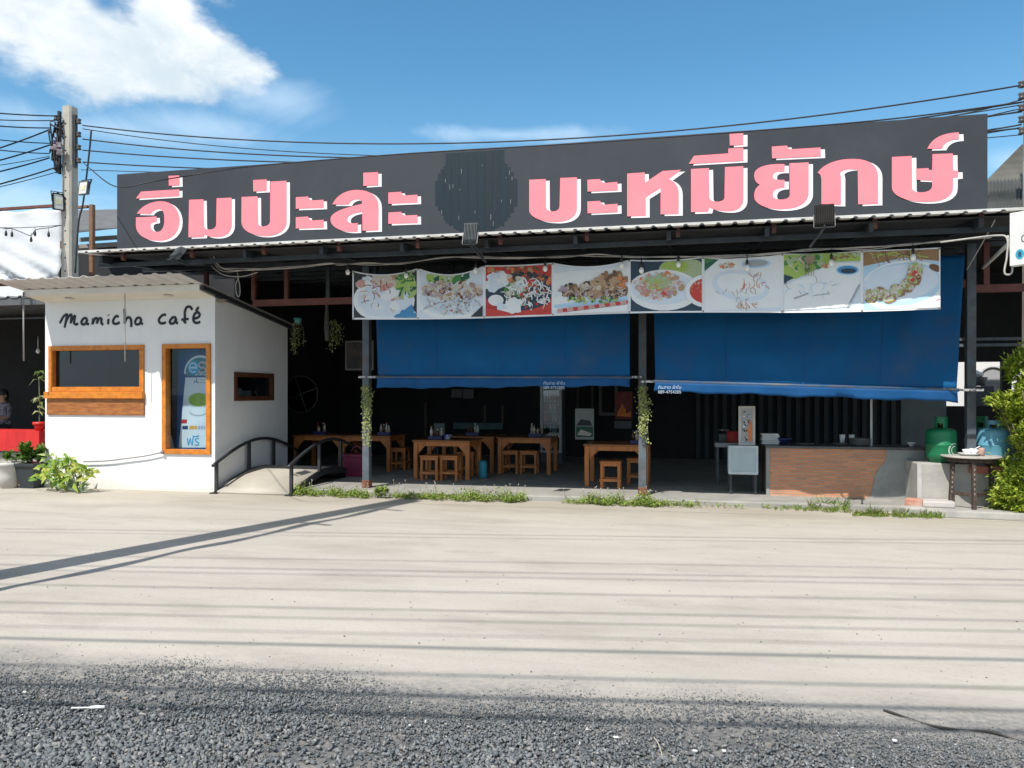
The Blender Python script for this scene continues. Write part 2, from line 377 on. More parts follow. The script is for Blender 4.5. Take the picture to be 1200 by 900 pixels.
# ------------------------------------------------------------------ ground
def ground():
    m = bpy.data.materials.new('concrete_yard_and_stone_dust'); m.use_nodes = True
    nt = m.node_tree; N = nt.nodes; L = nt.links; b = N['Principled BSDF']; b.inputs['Roughness'].default_value = 0.9; b.inputs['Specular IOR Level'].default_value = 0.25
    tc = N.new('ShaderNodeTexCoord'); P = tc.outputs['Object']
    def noise(sc, det=6, stretch=(1, 1, 1), rg=0.6):
        mp = N.new('ShaderNodeMapping'); mp.inputs['Scale'].default_value = stretch; L.new(P, mp.inputs[0])
        n = N.new('ShaderNodeTexNoise'); n.inputs['Scale'].default_value = sc; n.inputs['Detail'].default_value = det; n.inputs['Roughness'].default_value = rg
        L.new(mp.outputs[0], n.inputs['Vector']); return n.outputs['Fac']
    def ramp(v, a, b_, lo=0.0, hi=1.0):
        n = N.new('ShaderNodeMapRange'); L.new(v, n.inputs[0]); n.inputs[1].default_value = a; n.inputs[2].default_value = b_; n.inputs[3].default_value = lo; n.inputs[4].default_value = hi; return n.outputs[0]
    def mix(f, a, c):
        n = N.new('ShaderNodeMix'); n.data_type = 'RGBA'
        if isinstance(f, float): n.inputs[0].default_value = f
        else: L.new(f, n.inputs[0])
        for i, v in ((6, a), (7, c)):
            if isinstance(v, tuple): n.inputs[i].default_value = (*v, 1)
            else: L.new(v, n.inputs[i])
        return n.outputs[2]
    def ma(op, a, c):
        n = N.new('ShaderNodeMath'); n.operation = op
        for i, v in ((0, a), (1, c)):
            if isinstance(v, (int, float)): n.inputs[i].default_value = v
            else: L.new(v, n.inputs[i])
        return n.outputs[0]
    rot = (1, 1, 1)
    c = mix(ramp(noise(0.35, 5), 0.35, 0.65), (0.43, 0.395, 0.343), (0.37, 0.34, 0.297))
    c = mix(ramp(noise(1.6, 8, (0.35, 1.6, 1)), 0.45, 0.72, 0, 0.55), c, (0.47, 0.43, 0.375))       # broom streaks along the front
    c = mix(ramp(noise(0.9, 9, (0.6, 1.5, 1), 0.7), 0.50, 0.68, 0, 0.8), c, (0.31, 0.283, 0.24))     # damp stains
    c = mix(ramp(noise(1.1, 7, (0.12, 2.2, 1), 0.65), 0.52, 0.66, 0, 0.5), c, (0.33, 0.30, 0.26))          # long dusty tyre streaks
    c = mix(ramp(noise(4.5, 9, (0.7, 1.3, 1), 0.75), 0.56, 0.70, 0, 0.45), c, (0.30, 0.275, 0.24))
    c = mix(ramp(noise(38, 4), 0.5, 0.75, 0, 0.45), c, (0.31, 0.29, 0.26))
    v = N.new('ShaderNodeTexVoronoi'); v.inputs['Scale'].default_value = 26; L.new(P, v.inputs['Vector'])
    spk = ma('MULTIPLY', ramp(v.outputs['Distance'], 0.13, 0.06), ramp(noise(3.0, 3), 0.5, 0.62))
    c = mix(ma('MULTIPLY', spk, 0.7), c, (0.13, 0.125, 0.12))
    sep = N.new('ShaderNodeSeparateXYZ'); L.new(P, sep.inputs[0])
    # dust gets browner next to the building
    c = mix(ma('MULTIPLY', ramp(sep.outputs[1], 9.3, 11.0), ramp(noise(1.3, 6, (0.5, 1, 1)), 0.35, 0.6, 0.15, 0.75)), c, (0.30, 0.26, 0.20))
    # road side: grey stone dust, ragged edge
    e = ma('SUBTRACT', ma('ADD', ma('MULTIPLY', sep.outputs[0], 0.065), 4.09), sep.outputs[1])       # > 0 on the road side
    e2 = ma('ADD', e, ma('MULTIPLY', ma('SUBTRACT', noise(2.2, 8, (0.5, 1, 1), 0.65), 0.5), 0.75))
    g = mix(ramp(noise(30, 5), 0.35, 0.65), (0.29, 0.272, 0.245), (0.15, 0.15, 0.148))
    g = mix(ramp(e2, 0.15, 0.6), g, mix(ramp(noise(60, 4), 0.4, 0.6), (0.13, 0.13, 0.128), (0.075, 0.077, 0.078)))
    c = mix(ma('MULTIPLY', ramp(e2, -0.22, 0.22), ramp(noise(9, 6), 0.25, 0.55, 0.5, 1.0)), c, g)
    L.new(c, b.inputs['Base Color'])
    bp = N.new('ShaderNodeBump'); bp.inputs['Strength'].default_value = 0.35; bp.inputs['Distance'].default_value = 0.012
    L.new(noise(55, 5), bp.inputs['Height']); L.new(bp.outputs[0], b.inputs['Normal'])
    mb = MB(); mb.add([(-400, -9, .004), (400, -9, .004), (400, 1.4, .004), (-400, 1.4, .004)], [(0, 1, 2, 3)])
    tag(mb.build('road', M('asphalt', (0.055, 0.056, 0.058), (0.04, 0.041, 0.043), 6, 0.9, 0.2, 80)), 'dark asphalt road behind the gravel verge', None, None, 'structure')
    mb = MB(); xs = [-400, -60, -20, -8, 8, 20, 60, 400]; ys = [-400, -60, -10, 0, 10, 20, 60, 400]
    mb.add([(x, y, 0) for y in ys for x in xs], [(j * 8 + i, j * 8 + i + 1, j * 8 + i + 9, j * 8 + i + 8) for j in range(7) for i in range(7)])
    tag(mb.build('ground', m), 'pale dusty concrete yard running from the road to the shop fronts', None, None, 'structure')
ground()

def gravel():
    r = np.random.default_rng(3)
    ico = np.array([(-1, -1, -1), (1, -1, -1), (1, 1, -1), (-1, 1, -1), (-1, -1, 1), (1, -1, 1), (1, 1, 1), (-1, 1, 1)], float) * .62
    F = np.array([(0, 2, 1), (0, 3, 2), (4, 5, 6), (4, 6, 7), (0, 1, 5), (0, 5, 4), (1, 2, 6), (1, 6, 5), (2, 3, 7), (2, 7, 6), (3, 0, 4), (3, 4, 7)])
    n = 260000
    x = r.uniform(-5.0, 3.0, n); y = r.uniform(2.3, 4.35, n)
    edge = 4.09 + 0.065 * x + 0.10 * np.sin(x * 2.3 + 1) + 0.06 * np.sin(x * 6.1) - np.clip(x + 0.6, 0, 3) * 0.10
    d = edge - y
    p = np.clip((d + .10) / 0.42, 0, 1) ** 1.4 * np.clip(.7 + .5 * np.sin(x * 3.1 + y * 2) * np.sin(x * 1.3 - 4 * y), 0, 1); p *= 1 - .42 * np.clip(d / .8, 0, 1)
    keep = r.random(n) < np.maximum(p, 0.006 * (d > -0.35))
    x, y, d = x[keep], y[keep], d[keep]; n = len(x)
    sz = r.lognormal(math.log(0.0080), 0.40, n); sz = np.clip(sz * .93, 0.0018, 0.0155); sz *= 0.30 + 0.62 * np.clip(d / 0.75, 0, 1) + 0.22 * np.clip((d - .6) / .6, 0, 1)
    V = ico[None] + r.uniform(-0.42, 0.42, (n, 8, 3))
    V *= np.stack([r.uniform(0.9, 1.5, n), r.uniform(0.6, 1.0, n), r.uniform(0.3, 0.7, n)], -1)[:, None, :]
    q = r.normal(size=(n, 4)); q[:, 1:3] *= 0.45; q /= np.linalg.norm(q, axis=1, keepdims=True)
    w, a, b, c = q.T
    Rm = np.stack([1 - 2 * (b * b + c * c), 2 * (a * b - c * w), 2 * (a * c + b * w), 2 * (a * b + c * w), 1 - 2 * (a * a + c * c), 2 * (b * c - a * w), 2 * (a * c - b * w), 2 * (b * c + a * w), 1 - 2 * (a * a + b * b)], -1).reshape(n, 3, 3)
    V = np.einsum('nij,nkj->nki', Rm, V) * sz[:, None, None]
    V[:, :, 0] += x[:, None]; V[:, :, 1] += y[:, None]; V[:, :, 2] += (sz * 0.35 + r.uniform(0, 0.012, n) * np.clip(d / 0.5, 0, 1))[:, None]
    faces = (F[None] + (np.arange(n) * 8)[:, None, None]).reshape(-1, 3)
    me = bpy.data.meshes.new('gravel'); nv, nf = n * 8, len(faces)
    me.vertices.add(nv); me.vertices.foreach_set('co', V.reshape(-1).astype(np.float32))
    me.loops.add(nf * 3); me.loops.foreach_set('vertex_index', faces.reshape(-1).astype(np.int32))
    me.polygons.add(nf); me.polygons.foreach_set('loop_start', np.arange(0, nf * 3, 3, dtype=np.int32)); me.polygons.foreach_set('loop_total', np.full(nf, 3, np.int32))
    me.update(); me.validate()
    m = island('crushed_stone', [(0.075, 0.084, 0.092), (0.105, 0.117, 0.126), (0.14, 0.15, 0.157), (0.19, 0.20, 0.205), (0.095, 0.106, 0.114), (0.25, 0.245, 0.235), (0.135, 0.147, 0.156), (0.52, 0.50, 0.47)], 0.8)
    nt = m.node_tree
    cr = [k for k in nt.nodes if k.type == 'VALTORGB'][0].color_ramp
    cr.elements[-2].position = 0.985
    me.materials.append(m)
    o = bpy.data.objects.new('gravel', me); COL.objects.link(o)
    tag(o, 'dark grey crushed stone spread along the road edge', None, None, 'stuff')
    # loose crumbs over the yard
    n = 420; mb = MB(); rr = random.Random(5)
    for i in range(n):
        py = 600 + 210 * rr.random() ** 0.7; px = rr.uniform(-40, 1240); p = gnd(px, py); s = rr.choice((0.003, 0.003, 0.004, 0.005, 0.008)) * rr.uniform(0.6, 1.1)
        vs = [(p.x + s * a * rr.uniform(.6, 1.3), p.y + s * b_ * rr.uniform(.6, 1.3), s * 0.5 + s * c_ * 0.5) for a, b_, c_ in ((1, 0, 0), (0, 1, 0), (-1, 0, 0), (0, -1, 0), (0, 0, 1), (0, 0, -1))]
        mb.add(vs, [(0, 1, 4), (1, 2, 4), (2, 3, 4), (3, 0, 4), (1, 0, 5), (2, 1, 5), (3, 2, 5), (0, 3, 5)])
    tag(mb.build('pebbles', island('loose_crumbs', [(0.10, 0.10, 0.10), (0.22, 0.20, 0.18), (0.14, 0.12, 0.10)], 0.85)), 'loose crumbs of stone scattered over the concrete yard', None, None, 'stuff')
gravel()

def slab():
    mb = MB(); mb.box(-26, -10.3, 13.6, 16.4, -0.3, 0.28); tag(mb.build('shop_floor', CONC), 'raised floor of the dark left shop', None, None, 'structure')
    mb = MB(); mb.box(-5.72, 3.3, 10.86, 18.6, -0.3, 0.08)
    mat = M('worn_floor_concrete', (0.33, 0.32, 0.29), (0.25, 0.245, 0.225), 2.5, 0.8, 0.15, 40, dirt=(0.15, 0.145, 0.135), dscale=1.6, damt=0.6)
    tag(mb.build('floor_slab', mat, bevel=0.02), 'low grey concrete floor under the restaurant roof', None, None, 'structure')
    mb = MB(); mb.box(3.3, 9, 11.3, 18.6, -0.3, 0.04); mb.box(-10.2, -5.72, 13.3, 18.6, -0.3, 0.05)
    tag(mb.build('rear_floor', mat), 'shaded concrete floor at both sides of the restaurant', None, None, 'structure')
slab()

# ------------------------------------------------------------------ restaurant: open shed with trusses
YE = 9.50; ZE = at(600, 270, YE).z - 0.035
RX0 = at(92, 297, YE).x; RX1 = 4.35; RB = 17.6; RSL = 0.085
def roofz(y): return ZE + RSL * (y - YE)
def corr(mb, x0, x1, ya, za, yb, zb, pitch=0.2, h=0.03):
    xs = []; x = x0
    while x < x1:
        for dx, hh in ((0, 0), (0.55, 0), (0.68, h), (0.87, h)):
            if x + dx * pitch < x1: xs.append((x + dx * pitch, hh))
        x += pitch
    xs.append((x1, 0)); n = len(xs)
    mb.add([(x, ya, za + h_) for x, h_ in xs] + [(x, yb, zb + h_) for x, h_ in xs], [(i, i + 1, n + i + 1, n + i) for i in range(n - 1)])
KYB_ = 13.2
shed = thing('restaurant_shed', 'open fronted noodle restaurant under a long low sheet metal roof', 'restaurant building', (0, 11.2, 0))
mb = MB(); corr(mb, RX0, RX1, YE, ZE, RB, roofz(RB), .19, .019)
mb.build('roof', SHEETPALE, shed, solid=0.006)
mb = MB(); mb.box(RX0, RX1 - .6, YE - .010, YE - .006, ZE - .002, ZE + .030); mb.build('white_flashing', M('flashing_white', (0.60, 0.60, 0.58), (0.45, 0.44, 0.41), 5, 0.5, stretch=(1, 1, 1)), shed)
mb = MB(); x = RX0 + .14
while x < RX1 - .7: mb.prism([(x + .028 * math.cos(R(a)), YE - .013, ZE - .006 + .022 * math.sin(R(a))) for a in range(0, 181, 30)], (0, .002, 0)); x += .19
mb.build('rib_end_shade', BLACKSTEEL, shed)  # dark half discs painted in for the shade inside the hollow ribs
mb = MB()                                               # dark sheet added close under the roof, its colour standing for the shade
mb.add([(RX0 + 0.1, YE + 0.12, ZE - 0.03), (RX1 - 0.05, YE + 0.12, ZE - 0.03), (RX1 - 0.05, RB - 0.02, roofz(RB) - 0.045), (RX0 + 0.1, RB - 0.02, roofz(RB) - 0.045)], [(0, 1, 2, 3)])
mb.build('roof_shade_sheet', DARKCEIL, shed, solid=0.008)
mb = MB()
x = RX0 + 0.25
while x < RX1:
    mb.bar((x, YE + 0.14, ZE - 0.085), (x, RB - 0.1, roofz(RB) - 0.1), 0.05, 0.1); x += 1.15
for y in np.arange(YE + 0.35, RB, 0.95):
    mb.bar((RX0 + 0.05, y, roofz(y) - 0.16), (RX1 - 0.05, y, roofz(y) - 0.16), 0.045, 0.06)
mb.build('rafters', BLACKSTEEL, shed)
CY = 11.2; cx = [at(430, 500, CY).x, at(753, 500, CY).x, at(1137, 500, CY).x]
for i, x in enumerate(cx):
    mb = MB(); zb = 0.08 if i < 2 else 0.0
    mb.use(GREYSTEEL).box(x - 0.055, x + 0.055, CY - 0.055, CY + 0.055, zb + 0.1, roofz(CY) - 0.2)
    mb.use(M('rusty_foot', (0.20, 0.085, 0.045), (0.11, 0.045, 0.03), 12, 0.8)).box(x - 0.062, x + 0.062, CY - 0.062, CY + 0.062, zb, zb + 0.12)
    mb.build('column', None, shed, bevel=0.006)
ZB = at(350, 354, CY).z
mb = MB(); mb.box(at(297, 354, CY).x, cx[0] - 0.06, CY - 0.03, CY + 0.03, ZB - 0.05, ZB + 0.05); mb.box(cx[0] + 0.06, cx[1] - 0.06, CY - 0.03, CY + 0.03, ZB - 0.05, ZB + 0.05)
mb.box(cx[1] + 0.06, cx[2] - 0.06, CY - 0.03, CY + 0.03, ZB - 0.05, ZB + 0.05); mb.box(cx[2] + 0.06, RX1 + 2, CY - 0.03, CY + 0.03, ZB - 0.12, ZB - 0.02)
mb.build('tie_beam', REDOXIDE, shed)
for p_ in (242, 297.5, 336):
    x = at(p_, 320, CY).x; mb = MB(); mb.bar((x, CY, ZB + (0.05 if p_ > 295 else .16)), (x, CY, roofz(CY) - 0.19), 0.06, 0.06); mb.build('red_strut', REDOXIDE, shed)
mb = MB(); x = at(1146, 300, CY).x + 0.1; mb.bar((x, CY + 0.02, ZB - 0.1), (x, CY + 0.02, roofz(CY) - 0.19), 0.07, 0.07)
mb.build('red_strut', REDOXIDE, shed)
for p_ in (385, 440, 500, 530, 590, 655, 700, 800, 870, 930, 985, 1010, 1080):
    x = at(p_, 300, CY).x; mb = MB(); mb.bar((x, CY, ZB + 0.05), (x, CY, roofz(CY) - 0.19), 0.05, 0.05); mb.build('dark_strut', BLACKSTEEL, shed)
for a, b_ in ((440, 500), (655, 590), (870, 930), (985, 1080)):
    mb = MB(); mb.bar((at(a, 300, CY).x, CY + 0.05, roofz(CY) - 0.2), (at(b_, 300, CY).x, CY + 0.05, ZB), 0.04, 0.05); mb.build('diagonal_strut', BLACKSTEEL, shed)
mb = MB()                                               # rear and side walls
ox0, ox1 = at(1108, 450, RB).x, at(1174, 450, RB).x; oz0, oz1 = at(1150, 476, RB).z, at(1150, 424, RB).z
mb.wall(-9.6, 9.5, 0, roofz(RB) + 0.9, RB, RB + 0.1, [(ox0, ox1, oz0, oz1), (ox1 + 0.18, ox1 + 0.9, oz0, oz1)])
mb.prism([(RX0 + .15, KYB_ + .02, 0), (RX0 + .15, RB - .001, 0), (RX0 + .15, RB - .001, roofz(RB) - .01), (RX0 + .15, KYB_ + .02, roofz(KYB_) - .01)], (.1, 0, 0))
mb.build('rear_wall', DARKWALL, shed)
mb = MB(); x = 0.3
while x < 4.9: mb.box(x, x + 0.09, RB - 0.05, RB - 0.001, 0.1, 3.2); x += 0.19
mb.build('cladding_ribs', M('dark_cladding', (0.05, 0.052, 0.055), (0.032, 0.033, 0.035), 3, 0.6), shed)
mb = MB(); gx0, gx1 = at(1056, 480, 14.2).x, at(1109, 480, 14.2).x
mb.box(gx0, gx1, 14.2, 14.28, 0.08, 2.6)
mb.build('partition', M('grey_green_panel', (0.13, 0.155, 0.15), (0.10, 0.12, 0.12), 3, 0.7), shed)
mb = MB(); fx0, fx1 = at(702, 470, RB).x, at(724, 470, RB).x
mb.frame(fx0, fx1, at(712, 487, RB).z, at(712, 440, RB).z, RB - 0.06, RB - 0.002, 0.07)
wf = mb.build('window_frame', M('grey_window_frame', (0.16, 0.165, 0.165), None, 5, 0.6), shed)
for p_, y0_, y1_ in ((568.5, 475, 497), (589, 475, 497), (499, 472, 512), (677, 440, 478), (694, 440, 478)):
    mb = MB(); a = at(p_, y1_, RB - 0.4); mb.box(a.x - 0.025, a.x + 0.025, RB - 0.43, RB - 0.38, a.z, at(p_, y0_, RB - 0.4).z)
    mb.build('upright', M('dull_brown_upright', (0.10, 0.085, 0.07), None, 5, 0.7), shed)

# ------------------------------------------------------------------ the big roof sign
YS = 9.58
SG = thing('roof_sign', 'long dark grey roof sign with big pink Thai letters and a painted-over disc', 'shop sign', at(600, 270, YS))
p00, p10 = at(137, 294, YS), at(1157.5, 248, YS); sx0, sx1 = p00.x, p10.x; sz0 = (p00.z + p10.z) / 2; sz1 = (at(138, 204, YS).z + at(1157.5, 133.5, YS).z) / 2
SIGN = M('charcoal_sign_board', (0.041, 0.047, 0.058), (0.033, 0.038, 0.047), 0.6, 0.6, 0.03, 8, dirt=(0.068, 0.074, 0.084), dscale=0.8, damt=0.45, spec=0.25)
PINK = M('pink_letter_face', (0.86, 0.225, 0.265), (0.82, 0.21, 0.25), 1.5, 0.5, dirt=(0.72, 0.30, 0.31), dscale=2.0, damt=0.4)
LWHITE = M('white_letter_edge', (0.80, 0.78, 0.80), None, 3, 0.55)
mb = MB(); n = 1
for i in range(n):
    a = sx0 + (sx1 - sx0) * i / n; b_ = sx0 + (sx1 - sx0) * (i + 1) / n
    mb.box(a + 0.0015, b_ - 0.0015, YS, YS + 0.02, sz0, sz1)
mb.build('sign_board', SIGN, SG, bevel=0.002)
mb = MB(); mb.box(sx0, sx1, YS + 0.022, YS + 0.06, sz1 - 0.05, sz1 - 0.01); mb.box(sx0, sx1, YS + 0.022, YS + 0.06, sz0 + 0.02, sz0 + 0.06)
for i in range(11):
    x = sx0 + 0.04 + (sx1 - sx0 - 0.08) * i / 10
    mb.box(x - 0.025, x + 0.025, YS + 0.061, YS + 0.11, sz0 - 0.12, sz1 - 0.02)
    mb.bar((x, YS + 0.13, sz1 - 0.15), (x, YS + 1.3, roofz(YS + 1.3) + 0.02), 0.04, 0.04)
mb.build('backing_frame', REDOXIDE, SG)
GLY = [
 (150, 195, 6.6667, ["M 72 370 C 110 305 190 272 265 273 C 360 276 405 350 405 425 C 405 520 340 580 245 582 C 130 580 65 530 65 460 L 65 400 L 226 392 L 228 432 L 190 440 C 170 450 172 495 215 512 C 265 520 287 480 287 420 C 287 365 280 340 250 335 C 215 333 190 350 182 372",
   "M 65 252 L 105 198 L 403 180 L 403 232", "M 320 75 L 403 72 L 405 148 L 322 152",
   "M 480 262 L 592 258 L 595 470 C 600 505 690 505 692 455 L 695 250 L 812 245 L 812 450 C 812 520 760 552 690 552 C 640 552 610 542 600 528 L 592 550 L 475 555"]),
 (0, 0, 1, ["M 283.5 231 L 302.3 230.2 L 302.5 262 C 303 267 316 267 316.8 260 L 317.3 213 L 336 212 L 336 259 C 336 270 325 276.5 311 276.5 C 295 276.5 283.3 270 283.3 260",
   "M 297 211.2 L 312.7 210.3 L 312.7 223.8 L 297.2 224.6"]),
 (320, 190, 6.4865, ["M 175 268 L 268 262 L 275 282 L 300 292 L 385 287 L 387 347 L 175 355", "M 175 420 L 268 414 L 275 434 L 300 444 L 385 439 L 387 499 L 175 505",
   "M 452 322 C 485 250 560 212 640 212 C 740 212 802 260 802 335 L 802 517 L 682 522 L 680 378 C 620 385 562 400 565 440 C 570 465 610 472 645 462 L 645 526 C 540 540 438 505 438 435 C 440 380 540 350 678 318 L 678 300 C 670 270 590 275 575 322",
   "M 688 82 L 800 77 L 800 175 L 688 182", "M 878 232 L 975 226 L 982 245 L 1005 255 L 1098 248 L 1100 308 L 878 318", "M 878 384 L 975 378 L 982 397 L 1005 407 L 1098 402 L 1100 462 L 878 470"]),
 (610, 160, 6.0, ["M 62 305 L 178 300 L 180 500 C 185 535 270 540 275 495 L 280 292 L 397 288 L 397 500 C 397 570 330 600 240 600 C 130 600 62 560 62 520",
   "M 470 305 L 560 300 L 567 318 L 590 328 L 682 320 L 683 378 L 472 388", "M 470 458 L 560 453 L 567 471 L 590 481 L 682 473 L 683 531 L 472 541",
   "M 750 262 L 873 253 L 876 325 L 1000 243 L 1130 235 L 1040 300 C 1085 315 1112 350 1112 400 L 1112 545 L 985 548 L 985 362 L 880 428 L 880 558 L 750 562"]),
 (790, 145, 6.6667, ["M 132 355 L 272 348 L 275 580 C 285 620 390 620 393 580 L 397 340 L 540 333 L 540 590 C 540 650 490 683 420 683 C 350 683 310 672 275 655 L 265 688 L 132 692",
   "M 115 315 L 155 252 L 423 233 L 423 195 L 540 188 L 540 290", "M 432 82 L 540 75 L 540 165 L 435 172", "M 762 180 L 882 172 L 890 195 L 920 200 L 1143 187 L 1145 255 L 765 272",
   "M 862 316 C 700 310 625 350 625 400 C 625 440 640 465 670 478 C 635 500 625 530 625 570 C 625 630 720 668 830 668 C 970 668 1050 620 1050 540 L 1050 303 L 900 310 L 903 560 C 900 603 770 607 770 560 C 770 520 800 500 862 500 L 862 440 C 800 440 770 440 770 412 C 770 380 800 372 862 374"]),
 (950, 145, 6.0, ["M 48 345 C 90 280 190 248 300 248 C 420 250 472 300 472 370 L 472 562 L 333 568 L 330 330 C 290 310 225 320 205 345 L 212 375 L 212 570 L 75 565 L 75 390 L 68 360",
   "M 570 235 L 710 228 L 712 460 C 720 492 850 497 853 440 L 853 400 L 740 395 L 740 318 L 828 313 L 830 330 L 853 325 L 855 215 L 998 210 L 1000 330 L 1035 330 L 1035 375 L 1000 378 L 1000 440 C 1000 520 920 550 800 550 C 680 550 570 510 570 450",
   "M 818 178 C 850 100 930 65 1040 62 L 1042 110 C 970 110 930 140 922 175"])]
gi = 0
for x0, y0, sc, gl in GLY:
    for g in gl:
        pts = [at(x0 + a / sc, y0 + b_ / sc, YS) for a, b_ in path(g)]
        mb = MB(); mb.prism([p + Vector((0, -0.0085, 0)) for p in pts], (0, 0.003, 0)); lt = mb.build('letter', PINK, SG)
        mb = MB(); mb.prism([p + Vector((0.048, -0.0052 + 0.0004 * (gi % 5), -0.023)) for p in pts], (0, 0.0025, 0)); mb.build('letter_edge', LWHITE, lt); gi += 1
# the overpainted disc: ragged vertical brush strokes
OVER = M('slate_blue_overpaint', (0.008, 0.020, 0.030), (0.006, 0.015, 0.023), 3, 0.45, 0.05, 10, stretch=(14, 1, 1.2), spec=0.35)
OVERD = M('darker_overpaint', (0.005, 0.011, 0.017), None, 3, 0.5, stretch=(10, 1, 1))
mb = MB(); rr = random.Random(11); X0, X1 = 510.0, 606.0; x = X0; k = 0
while x < X1:
    w = rr.uniform(2.2, 4.2); xm = min(x + w, X1); t = ((x + xm) / 2 - 558) / 48.5; h = math.sqrt(max(0.0, 1 - t * t)) * 50
    top = 226 - h + rr.uniform(-1.5, 1.5); bot = 226 + h * 0.97 + rr.uniform(-2, 2)
    if 521 < (x + xm) / 2 < 592: top = 179.5 - (x - 521) * 0.068 + 0.6
    mb.use(OVER if rr.random() < 0.8 else OVERD)
    q = [at(x, top, YS), at(xm + 0.25, top - 0.1, YS), at(xm + 0.25, bot, YS), at(x, bot, YS)]
    e = 0.0012 + 0.0012 * (k % 3)
    mb.prism([p + Vector((0, -e, 0)) for p in q], (0, e - 0.0004, 0)); x = xm; k += 1
mb.use(M('fleck_grey', (0.30, 0.33, 0.36), None, 4, 0.6))
for i in range(16):
    a = rr.uniform(516, 600); t = (a - 558) / 48; h = math.sqrt(max(0, 1 - t * t)) * 46; b_ = 226 + rr.uniform(-h, h); ln = rr.uniform(1.5, 7)
    q = [at(a, b_, YS), at(a + 0.42, b_, YS), at(a + 0.3, b_ + ln, YS), at(a, b_ + ln, YS)]
    mb.flat([p + Vector((0, -0.0052, 0)) for p in q])
mb.build('overpainted_disc', None, SG)

# ------------------------------------------------------------------ cafe kiosk
YF = 10.73; KX0 = at(53, 480, YF).x; KX1 = at(252, 480, YF).x; KYB = atx(337, 450, KX1).y; T = 0.12
KZ = at(253, 348.5, YF).z; KZB = atx(337, 382, KX1).z
kiosk = thing('cafe_kiosk', 'small white cafe kiosk with orange wooden window and door frames', 'cafe kiosk', ((KX0 + KX1) / 2, YF, 0))
def px_rect(x0, x1, y0, y1, Y=YF): 
    a, b_ = at(x0, y1, Y), at(x1, y0, Y); return (a.x, b_.x, a.z, b_.z)
WIN = px_rect(58, 169.5, 404, 486); DOOR = px_rect(191, 247.5, 402.5, 531.5)
mb = MB(); mb.wall(KX0, KX1, 0, KZ, YF, YF + T, [(WIN[0] + .02, WIN[1] - .02, WIN[2] + .02, WIN[3] - .02), (DOOR[0] + .02, DOOR[1] - .02, DOOR[2] + .02, DOOR[3] - .02)])
sw = (atx(274, 436, KX1).y, atx(320, 436, KX1).y, atx(298, 469.5, KX1).z, atx(298, 437, KX1).z)
def zt(y): return KZ + (KZB - KZ) * (y - YF) / (KYB - YF)
def sidewall(xa, hole):
    y0, y1 = YF + T + 0.001, KYB
    cuts = [(y0, y1, 0, None)] if not hole else [(y0, sw[0], 0, None), (sw[1], y1, 0, None), (sw[0], sw[1], 0, sw[2]), (sw[0], sw[1], sw[3], None)]
    for a, b_, z0, z1 in cuts:
        mb.prism([(xa, a, z0), (xa, b_, z0), (xa, b_, zt(b_) if z1 is None else z1), (xa, a, zt(a) if z1 is None else z1)], (-T, 0, 0))
sidewall(KX1, True); sidewall(KX0 + T, False)
mb.box(KX0 + T, KX1 - T, KYB - T, KYB, 0, KZB)
mb.build('walls', WHITEWALL, kiosk)
def splash(m):
    nt = m.node_tree; N = nt.nodes; L = nt.links; b = N['Principled BSDF']; src = b.inputs['Base Color'].links[0].from_socket
    tc = N.new('ShaderNodeTexCoord'); sp = N.new('ShaderNodeSeparateXYZ'); L.new(tc.outputs['Object'], sp.inputs[0])
    n = N.new('ShaderNodeTexNoise'); n.inputs['Scale'].default_value = 5; n.inputs['Detail'].default_value = 8; n.inputs['Roughness'].default_value = .7; L.new(tc.outputs['Object'], n.inputs['Vector'])
    a = N.new('ShaderNodeMath'); a.operation = 'MULTIPLY_ADD'; L.new(n.outputs['Fac'], a.inputs[0]); a.inputs[1].default_value = .45; L.new(sp.outputs[2], a.inputs[2])
    r = N.new('ShaderNodeMapRange'); L.new(a.outputs[0], r.inputs[0]); r.inputs[1].default_value = .46; r.inputs[2].default_value = .22; r.inputs[4].default_value = .6
    mx = N.new('ShaderNodeMix'); mx.data_type = 'RGBA'; L.new(r.outputs[0], mx.inputs[0]); L.new(src, mx.inputs[6]); mx.inputs[7].default_value = (.56, .50, .41, 1)
    # faint vertical rain streaks
    mp = N.new('ShaderNodeMapping'); mp.inputs['Scale'].default_value = (7, 7, .35); L.new(tc.outputs['Object'], mp.inputs[0])
    n2 = N.new('ShaderNodeTexNoise'); n2.inputs['Scale'].default_value = 2; n2.inputs['Detail'].default_value = 6; L.new(mp.outputs[0], n2.inputs['Vector'])
    r2 = N.new('ShaderNodeMapRange'); L.new(n2.outputs['Fac'], r2.inputs[0]); r2.inputs[1].default_value = .55; r2.inputs[2].default_value = .75; r2.inputs[4].default_value = .22
    m2 = N.new('ShaderNodeMix'); m2.data_type = 'RGBA'; L.new(r2.outputs[0], m2.inputs[0]); L.new(mx.outputs[2], m2.inputs[6]); m2.inputs[7].default_value = (.60, .59, .56, 1)
    L.new(m2.outputs[2], b.inputs['Base Color'])
splash(WHITEWALL)
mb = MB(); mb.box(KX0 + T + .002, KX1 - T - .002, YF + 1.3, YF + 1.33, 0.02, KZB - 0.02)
mb.build('shade_partition', M('interior_shade', (0.03, 0.033, 0.036), (0.02, 0.022, 0.025), 2, 0.7), kiosk)  # the shade inside the kiosk is put into this dark colour
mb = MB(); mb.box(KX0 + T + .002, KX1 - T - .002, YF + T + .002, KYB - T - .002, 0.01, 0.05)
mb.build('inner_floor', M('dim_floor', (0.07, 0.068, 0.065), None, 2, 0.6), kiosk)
FASY = 10.34; fz = at(29, 347, FASY).z
mb = MB(); mb.prism([(KX0, FASY, fz), (KX0, YF - 0.002, KZ - 0.004), (KX0, YF - 0.002, KZ + 0.06), (KX0, FASY, fz + 0.1)], (KX1 - KX0, 0, 0))
